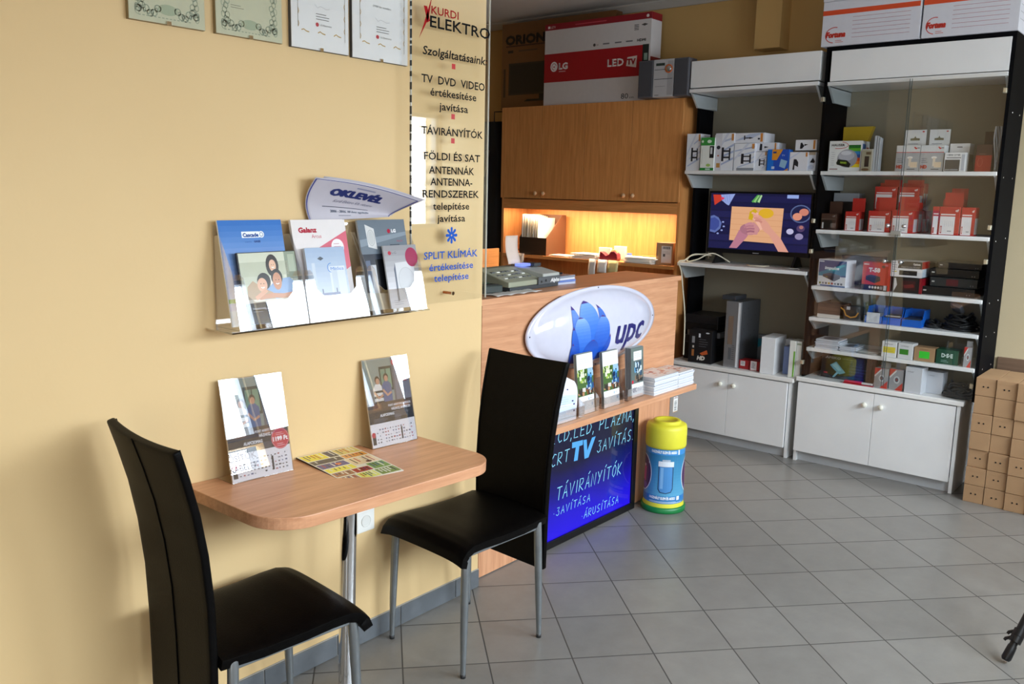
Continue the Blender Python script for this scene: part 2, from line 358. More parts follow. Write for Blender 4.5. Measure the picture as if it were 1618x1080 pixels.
# ================================================================ the room
WX = 2.512          # where the left wall ends
CE = 2.90
def room():
    FM = floor_mat()
    struct(MB().box(-2.6, -1.4, -0.1, 5.6, 5.7, 0, FM).build('floor'))
    struct(MB().box(-2.6, -1.4, CE, 5.6, 5.7, CE+0.1, CEILM).build('ceiling'))
    struct(MB().box(-2.6, 2.24, 0, WX, 2.40, CE, WALLM).build('wall_left'))
    struct(MB().box(5.50, 1.45, 0, 5.6, 5.7, CE, BACKM).build('wall_back'))
    struct(MB().box(5.50, -1.4, 0, 5.6, 1.45, CE, noisy('beige_back_wall', '#bfae8c', '#c5b492', 1.5, 0.7, 0.2, 60)).build('wall_back_right'))  # paler, less saturated stretch of the back wall beside the cartons
    struct(MB().box(-2.6, 5.6, 0, 5.5, 5.7, CE, BACKM).build('wall_far'))
    # wall with the three shop windows, opposite the yellow wall
    b = MB(); xs = [-2.5]+[v for w in WIN for v in w]+[5.5]
    for i in range(0, len(xs), 2): b.box(xs[i], RY-0.1, 0, xs[i+1], RY, CE, WALLM)
    for i, (a, c) in enumerate(WIN):
        b.box(a, RY-0.1, WZ1, c, RY, CE, WALLM)
        if i != 2: b.box(a, RY-0.1, 0, c, RY, WZ0, WALLM)
        else: b.box(a, RY-0.1, 0, c, RY, 1.05, WALLM); b.box(a, RY-0.1, 1.22, c, RY, WZ0, WALLM)
    struct(b.build('wall_right'))
    b = MB(); b.box(-2.6, 0.1, 0, -2.5, 2.24, CE, WALLM); b.box(-2.6, RY, 2.35, -2.5, 0.1, CE, WALLM)
    b.box(-2.6, RY, 0, -2.5, 0.1, 0.35, WALLM); b.box(-2.6, 2.4, 0, -2.5, 5.6, CE, WALLM)
    struct(b.build('wall_front'))
    FR = M('#8d9298', 0.35)
    for k, (a, c) in enumerate(WIN):
        f = MB(); t = 0.03
        for q in ((a, WZ0, a+t, WZ1), (c-t, WZ0, c, WZ1), (a, WZ0, c, WZ0+t), (a, WZ1-t, c, WZ1)):
            f.box(q[0], RY-0.085, q[1], q[2], RY-0.025, q[3], FR)
        fr = struct(f.build('window_%d' % (k+1)))
        struct(MB().box(a+t, RY-0.057, WZ0+t, c-t, RY-0.053, WZ1-t, WPANE).build('pane', fr))
    pn = struct(MB().box(2.31, RY-0.057, 1.051, 3.55, RY-0.053, 1.219, WPANE).build('window_7'))
    p = PR(plane((3.20, RY-0.052, 1.05), (1, 0, 0), (0, 0, 1), (0, 1, 0)), 1, 1); p.text('ERŐSÍTŐK', 0.02, 0.088, 0.045, '#3c4a6e', w=0.29, bold=.03); p.text('KÁBELEK', 0.08, 0.015, 0.045, '#4a5066', w=0.23, bold=.03); p.build('lettering', pn)
    f = MB()  # unseen front window, the opening for the added fill light
    for q in ((-0.99, 0.35, -0.94, 2.35), (0.05, 0.35, 0.1, 2.35), (-0.99, 0.35, 0.1, 0.40), (-0.99, 2.3, 0.1, 2.35)):
        f.box(-2.585, q[0], q[1], -2.525, q[2], q[3], FR)
    fr = struct(f.build('window_6')); struct(MB().box(-2.557, -0.94, 0.4, -2.553, 0.05, 2.3, WPANE).build('pane', fr))
    # tiled skirting, two mastic-edged rows of grey tiles
    sk = noisy('skirting_tile', '#5d6267', '#6c7176', 12, 0.3, 0.1); jt = M('#a9a7a2', 0.8)
    b = MB(); b.box(-2.5, 2.234, 0, WX, 2.24, 0.077, jt)
    x = WX-0.004; first = True
    while x > -2.4:
        w = 0.135 if first else 0.29; first = False
        b.box(x-w, 2.229, 0.003, x, 2.2395, 0.075, sk); x -= w+0.005
    struct(b.build('baseboard_left', bevel=0.0015))
    struct(MB().prism([(5.5, CE), (5.5, CE-0.05), (5.485, CE-0.05), (5.45, CE-0.01), (5.45, CE)], RY, 5.6, M('#bdb6ae', 0.7), 'y').build('trim_1'))
    struct(MB().box(5.36, 2.3566, 2.505, 5.5, 2.5230, CE, BACKM).build('trim_2'))
    # brown board along the wall behind the cartons
    struct(MB().box(5.485, RY+0.01, 0.0, 5.50, 0.99, 0.735, wood('brown_board', '#7d6350', '#6b5443', 'y')).build('baseboard_back', bevel=0.002))
room()

# ================================================================ wall pieces by the certificates
def certificates():
    gold = '#b99243'
    def cert(x0, x1, z0, h, kind, label):
        w = x1-x0
        t = thing('framed_certificate', label, 'certificate', ((x0+x1)/2, 2.24, z0), 0, 'certificates in clip frames along the top of the yellow wall')
        part('backing_board', t, (-w/2, -0.012, 0, w/2, -0.0005, h), m=M('#8c7a55' if kind == 'g' else '#4a4a4c', 0.6))
        paper = '#cac9ae' if kind == 'g' else '#ecebec'
        part('paper', t, (-w/2+0.001, -0.0135, 0.001, w/2-0.001, -0.0121, h-0.001), m=M(paper, 0.6))
        p = PR(plane((-w/2, -0.0138, 0), (1, 0, 0), (0, 0, 1), (0, -1, 0), 0.0002), w, h)
        if kind == 'g':
            for s_ in (0, 1):
                X = (lambda q: q) if s_ == 0 else (lambda q: 1-q)
                for k in range(9):
                    a = 0.1+k*0.04; p.ring(X(0.13+0.02*(k % 3)), a, 0.035, 0.03, 0.002, '#8e9c86', 1); p.ring(X(0.11), 0.08+0.1*k, 0.03, 0.03, 0.0018, '#97a48d', 1)
                for k in range(6): p.ring(X(0.12+0.05*k), 0.10+0.03*math.sin(k*1.4), 0.045, 0.03, 0.0025, '#8e9c86', 1); p.ring(X(0.10+0.05*k), 0.10+0.02*math.cos(k), 0.02, 0.02, 0.002, '#7f8f7d', 1)
            p.ell(0.5, 0.12, 0.13, 0.045, '#a3af92', 1)
            p.lines(0.22, 0.42, 0.27, 2, 0.02, '#55564a', 0.004)
            if 'second' in label: p.text('OKLEVÉL', 0.5, 0.43, 0.035, '#4a4c44', al='c', w=0.25); p.lines(0.36, 0.66, 0.39, 2, 0.022, '#5a5b50', 0.006)
            else: p.lines(0.25, 0.35, 0.26, 1, 0.02, '#55564a', 0.005)
            for k in range(14): p.rect(0.12+0.05*k, 0.045, 0.15+0.05*k, 0.052, '#8e9c86')
        else:
            o = 0.07 if 'right' in label else 0.03
            p.line([(0.1+o*.5, 0.2), (0.1+o*.5, 0.95)], 0.0012, '#7c7160'); p.line([(0.93, 0.12), (0.93, 0.95)], 0.0012, '#7c7160')
            for k in range(3): p.line([(0.17+0.28*k, 0.175-0.005*k), (0.21+0.28*k, 0.185), (0.25+0.28*k, 0.17), (0.30+0.28*k, 0.165)], 0.003, gold)
            for k in range(6): p.line([(0.1+o*.5, 0.2+0.12*k), (0.115+o*.5, 0.23+0.12*k), (0.1+o*.5, 0.26+0.12*k)], 0.002, gold); p.line([(0.93, 0.2+0.12*k), (0.915, 0.23+0.12*k), (0.93, 0.26+0.12*k)], 0.002, gold)
            p.text('DVB5 for installers', 0.52, 0.55, 0.02, '#2b2b2d', al='c', w=0.32, shear=0.2)
            p.text('as a member', 0.5, 0.70, 0.014, '#444446', al='c', w=0.16)
            p.lines(0.28, 0.78, 0.80, 2, 0.03, '#444446', 0.005)
            p.lines(0.42, 0.66, 0.35, 3, 0.025, '#3b3b3d', 0.006)
            p.line([(0.40, 0.44), (0.45, 0.41), (0.5, 0.43), (0.6, 0.41), (0.66, 0.42)], 0.0008, '#9a9aa0')
            p.ell(0.44, 0.25, 0.028, 0.02, '#c0243c'); p.text('LG Electronics', 0.49, 0.243, 0.018, '#333335', w=0.2)
        p.build('print', t)
        part('cover_glass', t, (-w/2, -0.0165, 0, w/2, -0.0148, h), m=GLASS)
        for q in ((0.0, 0.0),):
            part('clip', t, (-0.006, -0.0185, -0.002, 0.006, -0.0168, 0.008), (-0.006, -0.0185, h-0.008, 0.006, -0.0168, h+0.002), m=CHROME)
    cert(1.146, 1.359, 2.006, 0.30, 'g', 'leftmost greenish parchment certificate in a clip frame on the yellow wall')
    cert(1.391, 1.607, 2.006, 0.30, 'g', 'second greenish parchment certificate from the left, between the other parchment and the white ones')
    cert(1.638, 1.854, 2.004, 0.30, 'w', 'white gold-bordered certificate hanging left of the other white one')
    cert(1.868, 2.106, 2.002, 0.30, 'w', 'white gold-bordered certificate at right, next to the glass services sign')
certificates()

def services_sign():
    x0, x1, z0, z1 = 2.095, 2.486, 1.196, 2.30
    t = thing('services_sign', 'tall clear glass sign listing the repair services in black, red and blue lettering', 'sign', ((x0+x1)/2, 2.20, z0))
    w = x1-x0; h = z1-z0
    part('panel', t, (-w/2, -0.003, 0, w/2, 0.003, h), m=GLASS)
    em = M('#c9cfcf', 0.15); dk = M('#2c3236', 0.2)
    q = MB(); r = random.Random(3)
    q.box(w/2-0.001, -0.0032, 0, w/2+0.0008, 0.0032, h, em)
    q.box(-w/2-0.0015, -0.0034, 0, -w/2+0.001, 0.0034, h, em); z = 0.25
    while z < h-0.02:
        l_ = r.uniform(0.008, 0.03); q.box(-w/2-0.0018, -0.0037, z, -w/2+0.0012, 0.0037, min(h, z+l_), dk); z += l_+r.uniform(0.004, 0.02)  # dark reflections in the glass edge, painted as short dark bars
    q.build('polished_edge', t)
    p = PR(plane((0, -0.0034, 0), (1, 0, 0), (0, 0, 1), (0, -1, 0), 0.0002), 1, 1)
    cx = (x0+x1)/2
    def T(s_, a, b, z, h_, c, **k): p.text(s_, a-cx, z-z0, h_, c, w=b-a, bold=0.022, **k)
    K = M('#0c0c10', 0.6, 0, 0, 0.1); R_ = M('#a8121a', 0.6, 0, 0, 0.1); B = M('#2358b8', 0.6, 0, 0, 0.1)
    T('KURDI', 2.186, 2.318, 2.180, 0.026, R_)
    T('ELEKTRO', 2.180, 2.484, 2.137, 0.037, K)
    p.poly([(2.150-cx, 2.20-z0), (2.166-cx, 2.20-z0), (2.180-cx, 2.155-z0), (2.166-cx, 2.148-z0), (2.1605-cx, 2.17-z0)], R_)
    p.poly([(2.185-cx, 2.235-z0), (2.180-cx, 2.15-z0), (2.125-cx, 2.095-z0)][::-1], R_) if False else p.poly([(2.190-cx, 2.24-z0), (2.172-cx, 2.16-z0), (2.128-cx, 2.092-z0), (2.150-cx, 2.14-z0)], R_)
    T('Szolgáltatásaink:', 2.146, 2.468, 2.045, 0.028, K, shear=0.15)
    T('TV  DVD  VIDEO', 2.141, 2.460, 1.954, 0.027, K)
    T('értékesítése', 2.183, 2.415, 1.914, 0.026, K)
    T('javítása', 2.227, 2.372, 1.869, 0.026, K)
    T('TÁVIRÁNYÍTÓK', 2.142, 2.452, 1.784, 0.026, K)
    T('FÖLDI ÉS SAT', 2.155, 2.440, 1.699, 0.026, K)
    T('ANTENNÁK', 2.179, 2.408, 1.652, 0.026, K)
    T('ANTENNA-', 2.186, 2.400, 1.612, 0.026, K)
    T('RENDSZEREK', 2.149, 2.436, 1.570, 0.026, K)
    T('telepítése', 2.199, 2.385, 1.528, 0.025, K)
    T('javítása', 2.221, 2.364, 1.485, 0.025, K)
    T('SPLIT KLÍMÁK', 2.156, 2.433, 1.355, 0.026, B)
    T('értékesítése', 2.182, 2.410, 1.313, 0.025, B)
    T('telepítése', 2.206, 2.386, 1.274, 0.025, B)
    for z in (2.012, 1.842, 1.759): p.rect(2.287-cx, z-z0, 2.305-cx, z+0.018-z0, '#c01820')
    for k in range(8):
        a = k*PI/4; c, s_ = math.cos(a), math.sin(a); ox, oz = 2.294-cx, 1.436-z0
        for rr in (0.026,):
            pts = [(0.003, -0.004), (rr, -0.0055), (rr+0.004, -0.002), (rr+0.004, 0.002), (rr, 0.0055), (0.003, 0.004)]
            p.poly([(ox+u*c-v*s_, oz+u*s_+v*c) for u, v in pts], B, 1+0.1*k)
    p.build('lettering', t)
    for (x, z) in ((2.30, 1.226), (2.30, 2.285)):
        b = MB(); b.lathe([(0.0, 0.0), (0.006, 0.0), (0.007, 0.002), (0.007, 0.006)], (x-cx, -0.003, z-z0), CHROME, 16, 'y')
        b.lathe([(0.005, -0.0395), (0.005, 0.0)], (x-cx, 0, z-z0), M('#b26a3c', 0.35, 0.6), 12, 'y')
        b.build('spacer_screw', t)
services_sign()

# ================================================================ leaflet holder and brochures
def wall_holder():
    x0, x1, z0 = 1.362, 2.10, 1.197
    t = thing('leaflet_holder', 'clear acrylic three-pocket leaflet holder screwed to the yellow wall', 'leaflet holder', (x0, 2.235, z0))
    def tilt(y0, lean): return lambda z: y0+lean*z
    # back plates, base tray, fronts
    b = MB()
    b.box(0.0, -0.003, 0.0, 0.73, 0.0, 0.29, ACRYL); b.build('back_plate', t, bevel=0.001)
    part('base_tray', t, (-0.03, -0.132, -0.004, 0.73, 0.0, 0.0), m=ACRYL)
    for k, (a, c) in enumerate(((0.005, 0.235), (0.245, 0.475), (0.49, 0.728))):
        # U-cut front: outline with rounded opening in the middle, leaning towards the wall at its top
        W = c-a; hh = 0.155; cut = 0.075; m_ = 0.032
        out = [(0, 0), (W, 0), (W, hh-0.012), (W-0.006, hh), (W-m_+0.010, hh), (W-m_, hh-0.012), (W-m_-0.006, cut+0.02), (W-m_-0.03, cut), (m_+0.03, cut), (m_+0.006, cut+0.02), (m_, hh-0.012), (m_-0.010, hh), (0.006, hh), (0, hh-0.012)]
        q = MB(); n = len(out)
        V = [(a+u, -0.120+v*0.2, v) for u, v in out]+[(a+u, -0.1175+v*0.2, v) for u, v in out]
        q.add(V, [(0, 1, 2, 3, 4, 5, 6, 7), (0, 7, 8), (0, 8, 9, 10, 11, 12, 13), tuple(n+i for i in (0, 1, 2, 3, 4, 5, 6, 7)), (n, n+7, n+8), tuple(n+i for i in (0, 8, 9, 10, 11, 12, 13))]+[(i, (i+1) % n, n+(i+1) % n, n+i) for i in range(n)], ACRYL)
        q.build('pocket_front', t)
        for xx in (a-0.0025, c):
            s_ = MB(); s_.prism([(-0.120, 0), (-0.003, 0), (-0.003, 0.26), (-0.03, 0.26), (-0.088, hh)], xx, xx+0.0025, ACRYL, 'x')
            s_.build('pocket_side', t)
    def broch(x0_, w, yb, zb, h, th, label, decor, edge, name='brochure', cat='brochure', lean=-0.21, group='air conditioning brochures in the wall holder'):
        o = thing(name, label, cat, (x0_+w/2, yb, zb), group=group, rot=(lean, 0, 0))
        part('pages', o, (-w/2, -th, 0.0, w/2, 0, h), m=M(edge, 0.5), bevel=0.0008)
        p = PR(plane((-w/2, -th-0.0002, 0), (1, 0, 0), (0, 0, 1), (0, -1, 0), 0.00025), w, h, mf=lambda c: M(c, 0.22)); decor(p); p.build('cover', o)
        return o
    def d_blue(p):
        for i in range(16):
            f = i/15; c = '#%02x%02x%02x' % (int(50+f*160), int(115+f*95), int(195+f*45)); p.rect(0, 1-(i+1)/16*.85, 1, 1-i/16*.85, c)
        p.rect(0, 0, 1, 0.15, '#dfe8f2'); p.rect(0, 0.22, 0.9, 0.26, '#6fb04a', 1.5)
        p.rect(0.34, 0.83, 0.62, 0.89, '#f2f6fb', 1.6); p.text('Cascade', 0.36, 0.84, 0.035, '#1f4d97', w=0.24, bold=0.08); p.ell(0.65, 0.86, 0.045, 0.032, '#f2f6fb', 1.7); p.ring(0.65, 0.86, 0.03, 0.022, 0.002, '#7d93b8', 2)
        p.text('powered by', 0.38, 0.785, 0.015, '#2a5ea8', w=0.1); p.text('GREE', 0.52, 0.785, 0.017, '#1b3d80', w=0.1, bold=.08)
        p.text('Légkondicionálók', 0.28, 0.60, 0.035, '#2a4a86', w=0.5); p.lines(0.32, 0.75, 0.55, 2, 0.03, '#4c6a9c', 0.01)
    broch(1.364, 0.212, 2.157, 1.203, 0.302, 0.006, 'blue brochure at the back of the left pocket, light clouds of blue shading down', d_blue, '#e6e9ee')
    def d_family(p):
        p.rect(0, 0, 1, 1, '#17181c'); p.rect(0.02, 0.29, 1, 0.99, '#cfd2bd', 1.2)
        p.rect(0.02, 0.66, 0.85, 0.86, '#b9bda6', 1.4); p.rect(0.02, 0.55, 0.75, 0.66, '#c3c7b2', 1.4); p.rect(0.8, 0.6, 1, 0.99, '#8f9a86', 1.4); p.rect(0.86, 0.7, 0.97, 0.95, '#a9b39c', 1.5)
        p.rect(0.02, 0.29, 1, 0.40, '#ddd5c4', 1.5)
        # child
        p.ell(0.57, 0.80, 0.11, 0.16, '#2b211d', 1.9); p.poly([(0.48, 0.45), (0.68, 0.45), (0.68, 0.7), (0.6, 0.76), (0.52, 0.7)], '#e8e4da', 1.8); p.ell(0.575, 0.80, 0.06, 0.085, '#e3b698', 2.1)
        # man
        p.poly([(0.36, 0.33), (0.98, 0.33), (0.97, 0.5), (0.85, 0.62), (0.6, 0.6), (0.5, 0.52), (0.40, 0.5)], '#8ea9cf', 2.2)
        p.ell(0.62, 0.63, 0.10, 0.12, '#1e1713', 2.3); p.ell(0.62, 0.575, 0.078, 0.125, '#c98e6d', 2.4)
        # woman
        p.poly([(0.08, 0.34), (0.55, 0.33), (0.52, 0.42), (0.35, 0.5), (0.2, 0.6), (0.1, 0.52)], '#b79b7b', 2.5)
        p.ell(0.39, 0.585, 0.115, 0.12, '#231b18', 2.6); p.ell(0.355, 0.535, 0.085, 0.10, '#dfae90', 2.7)
        p.line([(0.28, 0.36), (0.5, 0.38), (0.7, 0.36), (0.95, 0.38)], 0.014, '#c9916f', 2.8); p.line([(0.22, 0.35), (0.42, 0.46)], 0.012, '#d9a384', 2.9)
        for (cx, cy) in ((0.355, 0.535), (0.62, 0.575), (0.575, 0.8)):
            k = 0.9 if cy < 0.7 else 0.65
            p.ell(cx-0.025*k, cy+0.02*k, 0.009*k, 0.008*k, '#2a1c16', 3.2, 8); p.ell(cx+0.03*k, cy+0.02*k, 0.009*k, 0.008*k, '#2a1c16', 3.2, 8)
            p.line([(cx-0.03*k, cy-0.035*k), (cx, cy-0.05*k), (cx+0.035*k, cy-0.035*k)], 0.003, '#f4efe8', 3.2)
        p.text('Németország, a hűsítő design.', 0.14, 0.20, 0.030, '#d8d8d8', w=0.5, bold=0.05); p.lines(0.14, 0.36, 0.165, 1, .02, '#9a9a9a', 0.01, 2)
        p.text('SAMSUNG', 0.72, 0.05, 0.035, '#e2e2e2', w=0.2, bold=0.1)
    broch(1.396, 0.196, 2.138, 1.208, 0.205, 0.008, 'black-edged brochure with a smiling family photo in the left pocket', d_family, '#1b1b1e')
    def d_gal(p):
        p.rect(0, 0, 1, 1, '#e9e3e2'); p.poly([(0.35, 0.68), (1, 0.88), (1, 0.5), (0.62, 0.36), (0.62, 0.68)], '#d9697c', 1.3)
        p.rect(0.70, 0.48, 0.80, 0.62, '#b9c0cd', 1.6); p.ell(0.80, 0.71, 0.12, 0.085, '#f4eef0', 1.7); p.lines(0.73, 0.87, 0.74, 3, 0.03, '#c58a97', 0.006, 2)
        p.text('Galanz', 0.12, 0.87, 0.05, '#b6273f', w=0.32, bold=0.09); p.text('Arcus', 0.34, 0.81, 0.04, '#c65067', w=0.18)
        p.text('nézőpont', 0.65, 0.16, 0.035, '#b8475b', w=0.25); p.lines(0.68, 0.92, 0.11, 4, 0.025, '#c99aa3', 0.008, 2)
    broch(1.607, 0.206, 2.157, 1.203, 0.300, 0.010, 'white and pink brochure in the middle pocket', d_gal, '#d9d3d0')
    def d_mid(p):
        for i in range(14):
            f = i/13; c = '#%02x%02x%02x' % (int(165+f*50), int(185+f*35), int(212+f*15)); p.rect(0, 1-(i+1)/14, 1, 1-i/14, c)
        p.rect(0.12, 0.15, 0.2, 0.78, '#c8d2de', 1.3); p.rect(0.55, 0.2, 0.95, 0.72, '#d6dde6', 1.3); p.rect(0.6, 0.25, 0.74, 0.7, '#c5cfdb', 1.5)
        p.poly([(0.28, 0.84), (0.36, 0.87), (0.44, 0.84), (0.36, 0.81)], '#4d5560', 2)
        p.rect(0.25, 0.18, 0.75, 0.34, '#8d93ab', 1.6); p.rect(0.3, 0.34, 0.33, 0.4, '#7d829a', 1.6); p.rect(0.66, 0.34, 0.69, 0.4, '#7d829a', 1.6)
        p.ring(0.6, 0.7, 0.1, 0.07, 0.002, '#4f83cf', 2, a0=1.5, a1=4.6); p.text('Midea', 0.58, 0.66, 0.05, '#4f83cf', w=0.34)
    broch(1.627, 0.150, 2.136, 1.206, 0.212, 0.010, 'small pale blue brochure in front of the pink one in the middle pocket', d_mid, '#c9ccd2')
    def d_lg(p):
        p.rect(0, 0, 1, 1, '#6d7985'); p.poly([(0, 0.78), (1, 0.86), (1, 0.82), (0, 0.70)], '#8794a0', 1.2)
        p.poly([(0.14, 0.95), (0.32, 0.9), (0.34, 0.67), (0.16, 0.7)], '#d5d6d6', 1.5); p.ring(0.24, 0.80, 0.075, 0.09, 0.002, '#a9abab', 2); p.ell(0.24, 0.80, 0.055, 0.075, '#c6c8c8', 2)
        p.ell(0.63, 0.87, 0.035, 0.025, '#a8183a', 2); p.text('LG', 0.69, 0.855, 0.035, '#e8e8ea', w=0.09, bold=0.1)
        p.text('MULTI', 0.9, 0.745, 0.02, '#b04058', al='r', w=0.12); p.lines(0.62, 0.9, 0.71, 1, .02, '#38414a', 0.008, 2); p.text('KLÍMABERENDEZÉSEK', 0.92, 0.645, 0.022, '#333a42', al='r', w=0.40)
        p.rect(0, 0, 0.55, 0.62, '#2e3440', 1.4); p.rect(0.06, 0.1, 0.15, 0.55, '#5b6780', 1.6); p.rect(0.15, 0.15, 0.26, 0.5, '#c9cbd0', 1.6); p.rect(0.26, 0.2, 0.5, 0.56, '#141519', 1.7); p.poly([(0, 0), (0.5, 0), (0.5, 0.17), (0, 0.2)], '#b7b2a4', 1.9)
    broch(1.866, 0.206, 2.157, 1.203, 0.297, 0.008, 'grey brochure with a square white air unit at the back of the right pocket', d_lg, '#b9bbbe')
    def d_lg2(p):
        for i in range(12):
            f = i/11; g = int(150+f*85); p.rect(0, 1-(i+1)/12, 1, 1-i/12, '#%02x%02x%02x' % (g, g-1, g+4))
        p.poly([(0.24, 0.1), (0.29, 0.12), (0.29, 0.72), (0.24, 0.62)], '#596172', 1.6); p.poly([(0.29, 0.12), (0.86, 0.16), (0.86, 0.74), (0.29, 0.72)], '#d2d3d6', 1.5)
        p.ell(0.58, 0.43, 0.25, 0.215, '#bfc0c4', 1.8, 28); p.ell(0.58, 0.43, 0.23, 0.20, '#cbccd0', 2, 28); p.ell(0.82, 0.80, 0.19, 0.155, '#9c1c4e', 2.2, 28)
        for k in range(3): p.text(('Inverteres', 'technológia', 'otthonra')[k], 0.82, 0.845-0.055*k, 0.03, '#e8c9d6', al='c', w=0.26)
        p.ell(0.17, 0.88, 0.05, 0.032, '#b52a3f', 2); p.text('LG', 0.24, 0.865, 0.035, '#6c6c72', w=0.13)
        p.lines(0.12, 0.4, 0.12, 3, 0.03, '#9698a0', 0.006, 2)
    broch(1.941, 0.148, 2.134, 1.206, 0.209, 0.006, 'silver leaflet with a round fan unit and a magenta badge in the right pocket', d_lg2, '#c9cacd')
    # curling diploma sticking out over the pockets
    o = thing('diploma_sheet', 'curling grey-white diploma sheet headed OKLEVÉL, stuck behind the right pocket', 'diploma', (1.84, 2.20, 1.49))
    base = Vector((1.84, 2.20, 1.49))
    def S(u, v):
        P00, P10, P01, P11 = Vector((1.690, 2.225, 1.492)), Vector((1.985, 2.185, 1.505)), Vector((1.690, 2.19, 1.627)), Vector((2.062, 2.115, 1.560))
        p = P00*(1-u)*(1-v)+P10*u*(1-v)+P01*(1-u)*v+P11*u*v
        p += Vector((-0.016*math.sin(PI*v)*(1-u)-0.012*math.sin(PI*v)*u, 0.035*math.sin(PI*v)*(0.4+0.6*u), 0.012*math.sin(PI*u)*v-0.012*math.sin(PI*v)*u)); return p-base
    def Sn(u, v):
        e = 0.01; return (S(u+e, v)-S(u-e, v)).cross(S(u, v+e)-S(u, v-e)).normalized()
    MB().grid(S, 20, 16, M('#bbb6c0', 0.5)).build('sheet', o, solid=0.0006)
    MB().grid(lambda u, v: S(0.06+0.96*u, 0.02+0.99*v)+Vector((0.012, 0.008, 0.004)), 20, 16, M('#b5b0ba', 0.5)).build('second_sheet', o, solid=0.0006)
    p = PR(lambda u, v, l: S(u, v)+Sn(u, v)*(0.0006+0.0002*l), 1, 1, sub=(0.05, 0.06))
    for a in ([(0.015, 0.02), (0.015, 0.97)], [(0.015, 0.97), (0.985, 0.97)], [(0.985, 0.97), (0.985, 0.05)]): p.line(a, 0.012, '#3b3f86')
    p.text('OKLEVÉL', 0.22, 0.66, 0.15, '#1f2a66', w=0.52, bold=0.09)
    p.rect(0.42, 0.87, 0.6, 0.90, '#8a8ca6'); p.text('Kurdi Elektro Kft. részére', 0.28, 0.50, 0.07, '#4a4a66', w=0.42, shear=0.3)
    p.lines(0.18, 0.88, 0.36, 1, 0.1, '#4a4a5c', 0.02); p.text('2006 - 2016. 10 éves együttlét', 0.27, 0.22, 0.07, '#33334d', w=0.45, bold=.05); p.lines(0.36, 0.56, 0.12, 1, 0.1, '#5a5a6c', 0.02)
    p.build('lettering', o)
wall_holder()
# ================================================================ table, chairs
def tz(x): return 0.749-(x-1.31)*0.0298        # the flap table sags slightly towards its free end
TT = math.atan(0.0298)
def table():
    X0, X1, YF, YB = 1.245, 2.125, 1.795, 2.239
    t = thing('wall_table', 'beech laminate flap table with rounded corners fixed to the yellow wall on one chrome leg', 'table', (X0, YB, tz(X0)), rot=(0, TT, 0))
    w = X1-X0; d = YB-YF; r = 0.125; pts = [(0, 0), (0, -d+r)]
    for i in range(1, 13): a = PI+PI/2*i/12; pts.append((r+r*math.cos(a), -d+r+r*math.sin(a)))
    pts.append((w-r, -d))
    for i in range(1, 13): a = -PI/2+PI/2*i/12; pts.append((w-r+r*math.cos(a), -d+r+r*math.sin(a)))
    pts.append((w, 0))
    b = MB().prism(pts, -0.034, 0, beech('x')); b.build('tabletop', t, bevel=0.002)
    lx, ly = 1.675-X0, 2.03-YB
    b = MB(); h = -0.034; b.lathe([(0.0255, -0.705), (0.0255, h)], (lx, ly, 0), CHROME, 32); b.lathe([(0.05, -0.040), (0.05, h)], (lx, ly, 0), CHROME, 24); b.build('leg', t)
    b = MB(); b.lathe([(0.0, -0.7355), (0.029, -0.7355), (0.029, -0.720), (0.0265, -0.705), (0.0, -0.705)], (lx, ly, 0), M('#131313', 0.5), 24); b.build('leg_foot', t)
table()

